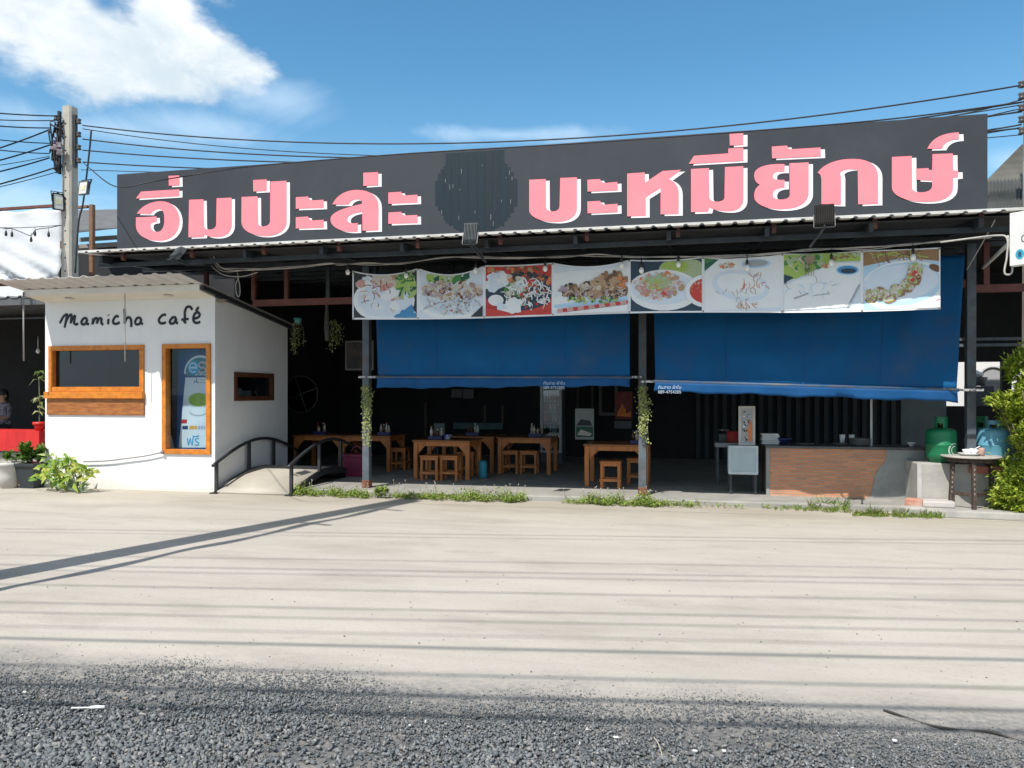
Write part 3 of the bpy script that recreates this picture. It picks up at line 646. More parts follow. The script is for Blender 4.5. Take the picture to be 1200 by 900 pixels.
SOF = M('cream_soffit', (0.74, 0.71, 0.60), (0.68, 0.65, 0.55), 2, 0.7)
sf = mb.build('soffit', SOF, kiosk)
for p_, q_ in ((82, 350), (198, 345.5)):
    a = at(p_, q_, FASY + 0.19); mb = MB(); mb.lathe((a.x, FASY + 0.19, fz - (fz - KZ) * 0.19 / 0.39 - 0.014), [(0.06, 0), (0.075, 0.004), (0.075, 0.016)], 20)
    mb.build('downlight', M('frosted_downlight', (0.52, 0.50, 0.44), None, 3, 0.4), sf)
mb = MB(); mb.box(KX0 - 0.005, KX1 + 0.005, FASY - 0.022, FASY - 0.002, fz, fz + 0.095)
mb.build('fascia', M('fascia_white', (0.74, 0.72, 0.68), (0.66, 0.64, 0.6), 3, 0.6), kiosk)
RYF = 9.8; rzf = fz + 0.10 + 0.135 * (FASY - RYF); rzb = fz + 0.10 - 0.135 * (KYB + 0.2 - FASY)
mb = MB(); corr(mb, KX0 - 0.08, KX1 + 0.06, RYF, rzf, KYB + 0.2, rzb, 0.24, 0.02)
KROOF = M('kiosk_roof_sheet', (0.60, 0.59, 0.57), (0.52, 0.51, 0.49), 2.0, 0.5, 0.06, 30, dirt=(0.40, 0.30, 0.28), dscale=0.8, damt=0.5)
mb.build('roof', KROOF, kiosk, solid=0.006)
mb = MB(); mb.bar((KX1 + 0.035, FASY, fz + 0.045), (KX1 + 0.035, KYB + 0.1, rzb - 0.055), 0.05, 0.06)
mb.build('verge_trim', BLACKSTEEL, kiosk)
mb = MB(); a = at(257, 352, YF); mb.box(KX1 + 0.002, KX1 + 0.16, YF + 0.02, YF + 0.09, a.z - 0.02, a.z + 0.02)
mb.build('bracket', M('rusty_bracket', (0.28, 0.26, 0.23), (0.2, 0.13, 0.09), 8, 0.7), kiosk)
mb = MB(); a = at(88, 430, YF + 1.0); mb.box(a.x - .05, a.x + .05, YF + 1.0, YF + 1.1, .051, 2.9); a2 = at(152, 430, YF + .9); mb.box(a2.x - .02, a2.x + .02, YF + .9, YF + .94, .051, 2.9); mb.build('reflected_posts', M('reflected_post_dark', (0.012, 0.013, 0.015), None, 4, 0.6), kiosk)  # dark uprights added to stand for posts reflected in the pane
mb = MB(); mb.box(WIN[0] + .1, WIN[1] + .2, YF + .5, YF + .9, 1.42, 1.62); mb.build('reflection_box', M('reflection_grey', (0.11, 0.115, 0.12), (0.08, 0.085, 0.09), 4, 0.6), kiosk)  # grey box added to stand for the sunlit reflection low in the pane
# window, sill and panel
wz = at(100, 459, YF).z
mb = MB(); mb.frame(WIN[0], WIN[1], wz + 0.0, WIN[3], YF - 0.03, YF + 0.09, 0.078)
wfr = mb.build('window_frame', FRAMEWOOD, kiosk, bevel=0.004)
mb = MB(); mb.box(WIN[0] - 0.045, WIN[1] + 0.01, YF - 0.075, YF + 0.02, at(100, 467, YF).z, wz - 0.002); mb.build('sill', FRAMEWOOD, wfr, bevel=0.006)
mb = MB(); mb.box(WIN[0] - 0.03, WIN[1] + 0.005, YF - 0.028, YF + 0.02, WIN[2], at(100, 467, YF).z - 0.002); mb.build('lower_panel', PANELWOOD, wfr, bevel=0.004)
GL = glassmat('window_glass', (0.45, 0.48, 0.5), 0.05, 0.03)
mb = MB(); mb.box(WIN[0] + 0.079, WIN[1] - 0.079, YF + 0.05, YF + 0.056, wz + 0.079, WIN[3] - 0.079); mb.build('glass_pane', GL, wfr)
mb = MB(); mb.frame(DOOR[0], DOOR[1], DOOR[2], DOOR[3], YF - 0.035, YF + 0.09, 0.072)
dfr = mb.build('door_frame', FRAMEWOOD, kiosk, bevel=0.004)
GL2 = glassmat('door_glass', (0.84, 0.9, 0.93), 0.02, 0.02)
mb = MB(); mb.box(DOOR[0] + 0.073, DOOR[1] - 0.073, YF + 0.045, YF + 0.051, DOOR[2] + 0.073, DOOR[3] - 0.073); mb.build('glass_pane', GL2, dfr)
DKW = M('dark_brown_frame', (0.12, 0.045, 0.022), (0.075, 0.028, 0.015), 6, 0.4)
mb = MB(); y0, y1, z0, z1 = sw; w = 0.075
for a in ((y0, y1, z0, z0 + w), (y0, y1, z1 - w, z1), (y0, y0 + w, z0 + w, z1 - w), (y1 - w, y1, z0 + w, z1 - w)): mb.box(KX1 - 0.07, KX1 + 0.025, *a)
sfr = mb.build('side_window_frame', DKW, kiosk, bevel=0.004)
mb = MB(); mb.box(KX1 - 0.04, KX1 - 0.034, y0 + w, y1 - w, z0 + w, z1 - w); mb.build('glass_pane', glassmat('side_glass', (0.6, 0.63, 0.65), 0.04), sfr)
# handwritten name, raised black strokes
INK = M('black_lettering', (0.012, 0.014, 0.022), None, 5, 0.4)
STR = [[(65, 182), (92, 132), (118, 117), (112, 150), (100, 215)], [(106, 185), (125, 140), (150, 118), (145, 184)], [(146, 180), (160, 142), (178, 130), (170, 178), (182, 190), (200, 186)],
 [(268, 150), (245, 145), (225, 170), (232, 190), (255, 185), (268, 152), (262, 182), (280, 190)], [(312, 145), (305, 192)], [(308, 185), (325, 148), (342, 150), (338, 186)], [(338, 185), (356, 148), (373, 150), (372, 180), (386, 193)],
 [(425, 150), (422, 190)], [(424, 120), (426, 124)], [(500, 135), (480, 130), (460, 160), (462, 182), (485, 186), (508, 175)], [(543, 75), (546, 130), (545, 186)], [(545, 180), (560, 146), (580, 140), (592, 160), (594, 210)],
 [(665, 145), (640, 142), (622, 170), (630, 190), (655, 185), (667, 150), (665, 180), (680, 188)], [(850, 120), (825, 122), (800, 150), (802, 176), (825, 184), (850, 175)],
 [(925, 140), (900, 140), (880, 165), (885, 184), (910, 180), (925, 147), (925, 174), (938, 183)], [(1045, 82), (1028, 60), (1003, 65), (990, 100), (990, 140), (986, 168), (1000, 179)], [(965, 156), (1017, 150)],
 [(1060, 147), (1085, 141), (1100, 120), (1086, 101), (1062, 115), (1052, 150), (1062, 175), (1085, 179), (1103, 170)], [(1072, 93), (1092, 62)]]
mb = MB()
for k, s in enumerate(STR):
    pts = [at(60 + q.x / 6.3158, 350 + q.y / 6.3158, YF) for q in spline([(a, b_, 0) for a, b_ in s], 5)]
    mb.tube([p + Vector((0, -0.004 - 0.0007 * (k % 4), 0)) for p in pts], [0.0185] + [0.021] * (len(pts) - 2) + [0.0185], 8, squash=(1, 0.45, 1))
mb.build('lettering', INK, kiosk)
# hanging cord in front of the window, cable along the foot of the wall
mb = MB(); a = at(148, 338, FASY + 0.0); mb.tube([(a.x, FASY - 0.03, fz - 0.02), (a.x + 0.002, FASY - 0.03, at(148, 424, FASY).z)], 0.008, 6); mb.build('pull_rod', PALECABLE, kiosk)
mb = MB(); a = at(27.5, 342, 10.3); mb.tube([(a.x, 10.3, a.z), (a.x + 0.005, 10.3, at(27.5, 423, 10.3).z)], 0.012, 6); mb.build('downpipe', M('grey_rod', (0.3, 0.3, 0.3), None, 5, 0.5), kiosk)
mb = MB(); pts = [at(x, y, YF - 0.05) for x, y in ((190, 530), (172, 534), (150, 537), (125, 540), (98, 541))]; mb.tube(spline(pts), 0.011, 6)
mb.sphere(at(190, 530, YF - 0.05), 0.03, 0.03, 0.03, 8, 6)
mb.build('wall_cable', M('grey_hose', (0.22, 0.22, 0.22), None, 6, 0.5), kiosk)

# standing advert board behind the door glass
YP = YF + 0.24
def pz(a, b_, e=0.0): 
    p = at(190 + a / 6.6667, 400 + b_ / 6.6667, YP); return p + Vector((0, -e, 0))
BLUE = M('poster_deep_blue', (0.008, 0.075, 0.24), (0.005, 0.045, 0.15), 2, 0.4); PW = M('poster_white', (0.74, 0.77, 0.78), None, 3, 0.4)
TEAL = M('poster_teal', (0.03, 0.20, 0.26), None, 3, 0.4); PG = M('poster_green', (0.30, 0.46, 0.05), (0.22, 0.38, 0.04), 20, 0.5); PR = M('poster_red', (0.55, 0.03, 0.05), None, 3, 0.4)
PO = M('poster_orange', (0.75, 0.35, 0.05), None, 3, 0.4); PC = M('poster_cyan', (0.03, 0.38, 0.66), None, 3, 0.4); PN = M('poster_navy', (0.02, 0.05, 0.14), None, 3, 0.4); PGR = M('poster_grey', (0.45, 0.47, 0.48), None, 3, 0.4)
std = thing('advert_standee', 'tall blue and white advertising board standing behind the door glass', 'advert board', at(226, 528, YP))
mb = MB(); mb.prism([pz(128, 60), pz(372, 60), pz(372, 842), pz(112, 842)], (0, 0.025, 0)); mb.build('board', BLUE, std)
def pell(mb, cx_, cy_, rx, ry, e, n=28, a0=0, a1=360, f=None):
    f = f or pz
    mb.flat([f(cx_ + rx * math.cos(R(a0 + (a1 - a0) * i / n)), cy_ + ry * math.sin(R(a0 + (a1 - a0) * i / n)), e) for i in range(n + (0 if a1 - a0 == 360 else 1))])
mb = MB()
mb.use(PW).flat([pz(a, b_, .001) for a, b_ in ((182, 282), (372, 282), (372, 830), (130, 830))])
mb.use(PW); pell(mb, 300, 250, 128, 142, .001, 24, 178, 362)
mb.use(TEAL); pell(mb, 300, 245, 116, 118, .002, 24, 180, 360); mb.flat([pz(a, b_, .002) for a, b_ in ((185, 246), (372, 246), (372, 272), (192, 272))])
mb.use(PC); pell(mb, 243, 205, 44, 52, .003)
mb.use(PW); pell(mb, 243, 205, 32, 40, .004); mb.use(PC); pell(mb, 243, 206, 24, 31, .005); mb.use(PW).flat([pz(a, b_, .006) for a, b_ in ((222, 200), (274, 200), (274, 212), (222, 212))])
mb.use(PC).flat([pz(a, b_, .007) for a, b_ in ((254, 216), (288, 214), (288, 232), (254, 230))])
mb.use(PW)
sp = spline([(338, 172, 0), (312, 166, 0), (292, 182, 0), (304, 202, 0), (330, 212, 0), (334, 232, 0), (310, 242, 0), (286, 234, 0)], 4)
for i in range(len(sp) - 1):
    a, b_ = sp[i], sp[i + 1]; d = (b_ - a).normalized() * 1.5; nn = Vector((-d.y, d.x, 0)).normalized() * 10
    mb.flat([pz(*(a - d + nn).xy, .006), pz(*(b_ + d + nn).xy, .006), pz(*(b_ + d - nn).xy, .006), pz(*(a - d - nn).xy, .006)])
for i in range(5): mb.flat([pz(a, b_, .006) for a, b_ in ((262 + i * 17, 262 - (i % 2) * 8), (275 + i * 17, 252 + (i % 2) * 6), (279 + i * 17, 258 + (i % 2) * 6), (266 + i * 17, 268 - (i % 2) * 8))])
mb.use(PN)
for ang in (90, 215, 330):
    c0 = (266, 312); d = (math.cos(R(ang)), -math.sin(R(ang))); nn = (-d[1], d[0])
    mb.flat([pz(c0[0] + nn[0] * 2, c0[1] + nn[1] * 2, .002), pz(c0[0] + d[0] * 16 + nn[0] * 9, c0[1] - d[1] * -16 + nn[1] * 9, .002), pz(c0[0] + d[0] * 24 - nn[0] * 2, c0[1] + d[1] * 24 - nn[1] * 2, .002), pz(c0[0] - nn[0] * 2, c0[1] - nn[1] * 2, .002)])
mb.use(PGR)
for yy in (296, 318): mb.flat([pz(a, b_, .002) for a, b_ in ((298, yy), (338, yy), (338, yy + 9), (298, yy + 9))])
pell(mb, 282, 556, 68, 30, .002); mb.use(PW); pell(mb, 282, 550, 62, 24, .003)
mb.use(PG); pell(mb, 285, 456, 78, 54, .004)
rr = random.Random(2); mb.use(M('poster_light_green', (0.42, 0.55, 0.12), None, 10, 0.5))
for i in range(12): pell(mb, 285 + rr.uniform(-50, 50), 452 + rr.uniform(-32, 30), rr.uniform(6, 16), rr.uniform(4, 9), .0045 + i * .00008, 8)
mb.use(PR).flat([pz(a, b_, .002) for a, b_ in ((152, 610), (196, 610), (193, 642), (150, 642))])
for x0_, x1_, mt in ((158, 202, PN), (214, 248, PO), (252, 272, PO), (278, 300, PGR), (304, 322, PGR), (326, 338, PGR)): mb.use(mt).flat([pz(a, b_, .002) for a, b_ in ((x0_, 660), (x1_, 660), (x1_, 688), (x0_, 688))])
mb.build('printed_artwork', None, std)
a = pz(190, 812, .004); text('printed_word', 'ฟรี', PC, std, a, 0.215, sx=0.95)
# things inside the kiosk
CLOTH = M('white_cloth', (0.70, 0.70, 0.69), (0.6, 0.6, 0.6), 8, 0.8)
a = at(199, 522, YF + 0.45); mb = MB(); rr = random.Random(3)
vs = []
for i in range(9):
    for k in range(14):
        t = 2 * math.pi * k / 14; r_ = 0.15 * (1 - i / 10) * (1 + 0.18 * math.sin(3 * t + i)) + 0.02; vs.append((a.x - 0.02 + r_ * math.cos(t), a.y + r_ * 0.8 * math.sin(t), 0.052 + 0.052 * i * 1.9))
mb.smooth = True; mb.add(vs, [(i * 14 + k, i * 14 + (k + 1) % 14, (i + 1) * 14 + (k + 1) % 14, (i + 1) * 14 + k) for i in range(8) for k in range(14)] + [tuple(range(112, 126))])
tag(mb.build('wrapped_bundle', CLOTH, None, (a.x, a.y, 0.05)), 'pale wrapped bundle on the kiosk floor beside the advert board', 'bundle')
SHELFY = (sw[0] + sw[1]) / 2
mb = MB(); mb.box(KX1 - 0.42, KX1 - 0.125, sw[0] - 0.05, sw[1] + 0.1, sw[2] - 0.04, sw[2] + 0.0); mb.build('side_shelf', M('shelf_white', (0.5, 0.5, 0.48), None, 4, 0.6), kiosk)
mb = MB(); c = (KX1 - 0.26, sw[0] + 0.40, sw[2] + 0.001)
mb.lathe(c, [(0.10, 0), (0.15, 0.03), (0.16, 0.13), (0.12, 0.21), (0.04, 0.235), (0, 0.236)], 16)
tag(mb.build('cloth_bundle', CLOTH, None, c), 'rounded white bundle on the shelf inside the small side window', 'bundle')
mb = MB(); c = (KX1 - 0.24, sw[0] + 0.86, sw[2] + 0.001); mb.use(WHITEPLASTIC).cbox(c, 0.16, 0.22, 0.17); mb.use(BLACKSTEEL).box(c[0] + 0.081, c[0] + 0.085, c[1] - 0.07, c[1] + 0.07, c[2] + 0.03, c[2] + 0.13)
tag(mb.build('till_terminal', None, None, c, bevel=0.01), 'small white till terminal with dark screen on the kiosk side shelf', 'till')

# ------------------------------------------------------------------ food photo banner
BK = (10.06 - 10.46) / (at(1102, 340, 10.06).x - at(413, 340, 10.46).x); BY0 = 10.46 - BK * at(413, 340, 10.46).x
def bp(px, py, e=0.0):
    p = atp(px, py, BY0, BK); return p + Vector((0, -e, 0))
BSAG = [(413, 490, 6), (490, 567.5, 9), (567.5, 648, 1.0), (648, 737.5, 6), (737.5, 824, 2), (824, 917, 4), (917, 1010, 1.5), (1010, 1102, 0.5)]
def btop(px):
    for a, b_, s in BSAG:
        if a <= px <= b_: t = (px - a) / (b_ - a); return 317 - 0.0394 * (px - 415) + s * 4 * t * (1 - t)
    return 317 - 0.0394 * (px - 415)
def bbot(px): return 374.3 - 0.0174 * (px - 415) + (1.5 * math.sin((px - 413) * 0.0137))
BAN = thing('food_banner', 'long vinyl banner of eight food photographs hung above the blue awnings', 'banner', bp(757, 340))
VW = M('banner_vinyl', (0.82, 0.84, 0.85), (0.76, 0.79, 0.81), 1.5, 0.5, 0.0, 3)
mb = MB(); xs = list(np.linspace(413, 1102, 121)); vs = []
for j in range(5):
    for x in xs: vs.append(bp(x, btop(x) + (bbot(x) - btop(x)) * j / 4, 0))
n = len(xs); mb.add(vs, [(j * n + i, j * n + i + 1, (j + 1) * n + i + 1, (j + 1) * n + i) for j in range(4) for i in range(n - 1)])
mb.build('vinyl_sheet', VW, BAN)
PALC = {}
def pal(name, c, c2=None, sc=30):
    if name not in PALC: c = tuple(min(.82, x * 1.32) for x in c); k_ = .95 if name in ('white', 'pale', 'light_blue', 'navy', 'dark', 'blue', 'grey') else .68; PALC[name] = M('print_' + name, c, tuple(x * k_ for x in c), 8 if k_ > .9 else 90, 0.5)
    return PALC[name]
P_ = dict(white=pal('white', (0.60, 0.64, 0.68), (0.55, 0.6, 0.65)), pale=pal('pale', (0.50, 0.56, 0.62)), cream=pal('cream', (0.55, 0.50, 0.42)), tan=pal('tan', (0.42, 0.27, 0.16)), brown=pal('brown', (0.16, 0.075, 0.04)),
  dark=pal('dark', (0.025, 0.03, 0.035)), navy=pal('navy', (0.022, 0.045, 0.07)), green=pal('green', (0.06, 0.22, 0.05)), lime=pal('lime', (0.33, 0.46, 0.10)), pgreen=pal('pale_green', (0.36, 0.44, 0.26)), red=pal('red', (0.50, 0.05, 0.04)),
  orange=pal('orange', (0.58, 0.19, 0.07)), pink=pal('pink', (0.55, 0.30, 0.27)), dgreen=pal('deep_green', (0.02, 0.10, 0.06)), grey=pal('grey', (0.28, 0.30, 0.32)), blue=pal('blue', (0.05, 0.20, 0.38)), lblue=pal('light_blue', (0.35, 0.50, 0.62)), wood=pal('wood', (0.27, 0.16, 0.07)), lav=pal('mauve', (0.36, 0.29, 0.33)), noodle=pal('noodle', (0.58, 0.54, 0.48)))
class Panel:
    def __init__(s, a, b_, seed): s.a, s.b = a + 1.6, b_ - 1.6; s.mb = MB(); s.r = random.Random(seed); s.k = 0
    def cl(s, x, y):
        x = min(max(x, s.a), s.b); return x, min(max(y, btop(x) + 1.6), bbot(x) - 2.0)
    def e(s): s.k += 1; return 0.0022 + 0.00006 * s.k
    def poly(s, c, pts):
        e = s.e(); s.mb.use(P_[c]); q = []
        for x, y in pts:
            w = s.cl(x, y)
            if not q or abs(w[0] - q[-1][0]) + abs(w[1] - q[-1][1]) > 0.02: q.append(w)
        ar = sum(q[i][0] * q[(i + 1) % len(q)][1] - q[(i + 1) % len(q)][0] * q[i][1] for i in range(len(q)))
        if len(q) > 2 and abs(ar) > 0.1: s.mb.flat([bp(x, y, e) for x, y in q])
        return s
    def bg(s, c):
        xs = [s.a + (s.b - s.a) * i / 10 for i in range(11)]; return s.poly(c, [(x, -999) for x in xs] + [(x, 9999) for x in reversed(xs)])
    def ell(s, c, cx_, cy_, rx, ry, rot=0, n=26, jag=0.0):
        cr, sr = math.cos(R(rot)), math.sin(R(rot)); pts = []
        for i in range(n):
            t = 2 * math.pi * i / n; j = 1 + s.r.uniform(-jag, jag); x, y = rx * j * math.cos(t), ry * j * math.sin(t); pts.append((cx_ + x * cr - y * sr, cy_ + x * sr + y * cr))
        return s.poly(c, pts)
    def blobs(s, cols, cx_, cy_, rx, ry, n, s0, s1, asp=1.8, rot=None):
        for i in range(n):
            t = s.r.uniform(0, 6.283); q = math.sqrt(s.r.random()); w = s.r.uniform(s0, s1)
            s.ell(s.r.choice(cols), cx_ + rx * q * math.cos(t), cy_ + ry * q * math.sin(t), w * s.r.uniform(1, asp), w, s.r.uniform(0, 180) if rot is None else rot + s.r.uniform(-25, 25), 9, 0.25)
        return s
    def strands(s, cols, cx_, cy_, rx, ry, n, ln, w):
        for i in range(n):
            t = s.r.uniform(0, 6.283); q = math.sqrt(s.r.random()); x, y = cx_ + rx * q * math.cos(t), cy_ + ry * q * math.sin(t); a = s.r.uniform(0, 3.14); d = s.r.uniform(-1, 1); l = ln * s.r.uniform(.5, 1.2); up = []; dn = []
            for k in range(5):
                u = (k / 4 - 0.5) * l; v = d * l * 0.3 * (1 - (2 * k / 4 - 1) ** 2); X, Y = x + u * math.cos(a) - v * math.sin(a), y + u * math.sin(a) + v * math.cos(a)
                nx, ny = -math.sin(a) * w / 2, math.cos(a) * w / 2; up.append((X + nx, Y + ny)); dn.append((X - nx, Y - ny))
            s.poly(s.r.choice(cols), up + dn[::-1])
        return s
    def done(s, label): o = s.mb.build('food_photo', None, BAN); o['label'] = label; return o
p = Panel(413, 490, 1); p.bg('dark').ell('white', 450, 352, 36, 26).ell('pale', 452, 350, 33, 22)
p.blobs(['cream', 'white', 'pale', 'pink'], 432, 338, 12, 12, 14, 4, 8).blobs(['pink', 'tan', 'cream'], 450, 328, 18, 8, 16, 3, 6, 2.2, 15).blobs(['white', 'pale', 'cream'], 448, 352, 24, 12, 22, 4, 9).strands(['brown', 'tan', 'red'], 444, 345, 20, 16, 20, 9, 0.9)
for i in range(9): p.strands(['lime', 'green', 'pgreen', 'dgreen'], 478, 334, 10, 13, 5, 18, 2.2)
p.poly('lime', [(464, 334), (488, 329), (488, 333), (464, 338)]).blobs(['lblue', 'blue'], 478, 371, 12, 6, 8, 3, 6).done('photo of sliced pale meat with green stalks, first on the banner')
p = Panel(490, 567.5, 2); p.bg('pale').ell('white', 530, 352, 42, 24).ell('pale', 530, 350, 38, 20)
p.blobs(['green', 'lime', 'dgreen', 'pgreen'], 526, 325, 26, 6, 34, 1.5, 4).blobs(['tan', 'cream', 'brown', 'lav', 'noodle'], 530, 340, 36, 9, 90, 1.2, 3.4).strands(['tan', 'brown', 'noodle', 'cream'], 530, 342, 36, 12, 60, 9, 0.8).strands(['white', 'pale', 'noodle', 'grey'], 530, 358, 32, 9, 55, 10, 1.0).blobs(['brown', 'red'], 535, 358, 26, 8, 16, 0.5, 1.2).poly('dark', [(552, 372), (567, 358), (567, 374)]).done('photo of shredded meat over pale noodles with a strip of greens')
p = Panel(567.5, 648, 3); p.bg('red').blobs(['orange', 'red', 'brown', 'tan'], 608, 315, 38, 5, 40, 1.2, 3)
p.ell('navy', 608, 342, 41, 22).blobs(['white', 'pale'], 582, 330, 14, 9, 14, 3, 6).blobs(['brown', 'red', 'orange', 'dark', 'cream'], 620, 328, 26, 9, 70, 1.2, 3).blobs(['dgreen', 'green', 'pgreen'], 606, 338, 14, 8, 34, 1.2, 3).strands(['white', 'pale', 'noodle', 'white'], 618, 344, 28, 16, 90, 11, 1.3).blobs(['brown', 'red', 'dark'], 622, 348, 24, 14, 34, .7, 1.8)
p.ell('white', 581.5, 352, 9, 6.5).blobs(['white', 'pale'], 604, 361, 18, 8, 12, 3, 6).poly('red', [(570, 372), (570, 360), (596, 366), (604, 373)]).poly('red', [(628, 372), (646, 364), (646, 373)]).done('photo of a red tray of dry noodles with greens and a fish ball')
p = Panel(648, 737.5, 4); p.bg('pale').poly('white', [(648, 320), (737, 312), (737, 330), (700, 338), (648, 345)]).ell('white', 700, 352, 62, 15, -5).poly('lblue', [(648, 357), (737, 347), (737, 352), (700, 358), (648, 361)])
p.blobs(['brown', 'tan', 'dark', 'lav', 'wood', 'cream'], 696, 341, 42, 9, 150, 1.2, 3.4).blobs(['brown', 'tan', 'orange', 'wood'], 716, 329, 20, 9, 60, 1.2, 4).blobs(['green', 'dgreen', 'lime'], 690, 351, 38, 4, 34, .8, 1.8).blobs(['cream', 'tan'], 706, 335, 18, 5, 14, 2, 3.6).strands(['tan', 'brown', 'cream', 'noodle'], 698, 341, 38, 10, 60, 8, .8)
for i in range(14): x = 653 + i * 6.2; p.poly('red' if i % 2 else 'pink', [(x, 362.5 - i * .75), (x + 5.4, 361.8 - i * .75), (x + 6.2, 366 - i * .8), (x + 1, 367 - i * .8)])
p.poly('white', [(648, 369), (737, 357), (737, 371), (648, 373)]).done('photo of brown fried noodles on a white plate over a checked cloth')
p = Panel(737.5, 824, 5); p.bg('navy').ell('pgreen', 800, 316, 28, 14).ell('lime', 792, 312, 16, 7, jag=.15).ell('white', 778, 340, 42, 24).ell('pale', 777, 338, 37, 19)
p.blobs(['pink', 'orange', 'cream', 'noodle', 'tan'], 772, 335, 30, 14, 80, 1.5, 3.6).blobs(['lime', 'pgreen', 'pgreen'], 771, 331, 15, 8, 40, 1.5, 3.4).blobs(['red', 'pink', 'lav'], 778, 343, 10, 4, 10, 1.2, 2.6).strands(['pink', 'noodle', 'orange'], 765, 341, 26, 10, 40, 8, .8).ell('white', 826, 341, 23, 19).ell('red', 829, 341, 21, 15).blobs(['pink', 'orange', 'red'], 818, 341, 8, 13, 30, .5, 1.1).done('photo of a spicy salad plate beside a bowl of red chilli sauce')
p = Panel(824, 917, 6); p.bg('pale').poly('dgreen', [(824, 300), (842, 300), (824, 318)]).poly('green', [(826, 301), (838, 301), (826, 309)]).poly('white', [(842, 302), (917, 299), (917, 360), (826, 368), (826, 320)]).ell('lblue', 886, 309, 17, 5.5, -3).ell('grey', 886, 308.5, 14, 4, -3).blobs(['tan', 'cream', 'orange'], 853, 311, 9, 2.6, 22, .8, 2)
p.ell('pale', 868, 335, 34, 18, 10).ell('white', 868, 334, 28, 13, 10).strands(['orange', 'tan', 'pink', 'red'], 885, 333, 16, 12, 18, 9, 1.0).strands(['tan', 'grey', 'pale'], 862, 345, 22, 10, 14, 6, .8).strands(['pink', 'tan'], 876, 358, 12, 4, 16, 7, .8).done('photo of a pale steamed dish on white with small red trimmings')
p = Panel(917, 1010, 7); p.bg('pale').poly('lime', [(917, 296), (1010, 292), (1010, 306), (975, 307), (935, 326), (917, 330)]).blobs(['lime', 'pgreen', 'green', 'cream'], 945, 307, 24, 9, 70, 1.5, 4).blobs(['lime', 'pgreen', 'wood'], 990, 299, 18, 4, 36, 1.2, 3).poly('navy', [(917, 322), (930, 325), (918, 333)])
p.poly('white', [(935, 328), (975, 308), (1010, 308), (1010, 330), (992, 360), (918, 364), (918, 334)]).ell('lblue', 993, 316.5, 14, 6.2).ell('blue', 993, 316.5, 12, 4.8).ell('navy', 994, 317.5, 9, 3).strands(['grey', 'pale', 'lblue', 'white', 'lblue'], 955, 337, 36, 10, 30, 8, .9).poly('grey', [(930, 349), (947, 343), (948, 344.5), (931, 351)]).poly('grey', [(953, 346), (972, 343.5), (972, 344.8), (953, 347)]).poly('grey', [(992, 360), (1006, 333), (1008, 334), (995, 360)]).blobs(['tan', 'orange'], 966, 312, 3, 2, 6, .8, 1.6).done('photo of a white platter with a dark blue dip bowl on green leaves')
p = Panel(1010, 1102, 8); p.bg('lblue').poly('wood', [(1010, 293), (1102, 289), (1102, 306), (1060, 302), (1010, 312)]).strands(['wood', 'tan', 'brown', 'lime'], 1050, 299, 42, 5, 30, 26, 1.2).ell('white', 1060, 335, 52, 30, -6).ell('lblue', 1058, 333, 47, 25, -6).ell('pale', 1056, 331, 44, 21, -6)
p.ell('brown', 1096, 314, 8, 4, 20)
for cx_, cy_ in ((1019, 347), (1030, 343), (1041, 347), (1051, 340), (1062, 334), (1070, 325), (1072, 316)): p.ell('wood', cx_ + 1, cy_ + 1, 9, 7.5, 30, 12, .15).blobs(['noodle', 'cream', 'tan', 'pgreen', 'lime', 'cream'], cx_, cy_, 7.5, 6.5, 46, .7, 1.9)
p.blobs(['red', 'brown', 'orange'], 1072, 322, 5, 8, 12, .8, 1.8).poly('red', [(1088, 358), (1102, 350), (1102, 356)]).poly('white', [(1062, 362), (1102, 352), (1102, 365), (1062, 366)]).done('photo of battered rolls on a pale blue plate, last on the banner')
mb = MB()
for a in (414.5, 490, 567.5, 648, 737.5, 824, 917, 1010, 1100.5):
    for y in (btop(a) + 1.5, bbot(a) - 1.5): q = bp(a, y, .006); mb.lathe(q, [(.004, 0), (.011, 0), (.011, .002)], 10, Matrix.Rotation(R(90), 3, 'X'))
mb.build('eyelets', M('brass_eyelet', (0.25, 0.22, 0.15), None, 5, 0.4, metal=0.8), BAN)

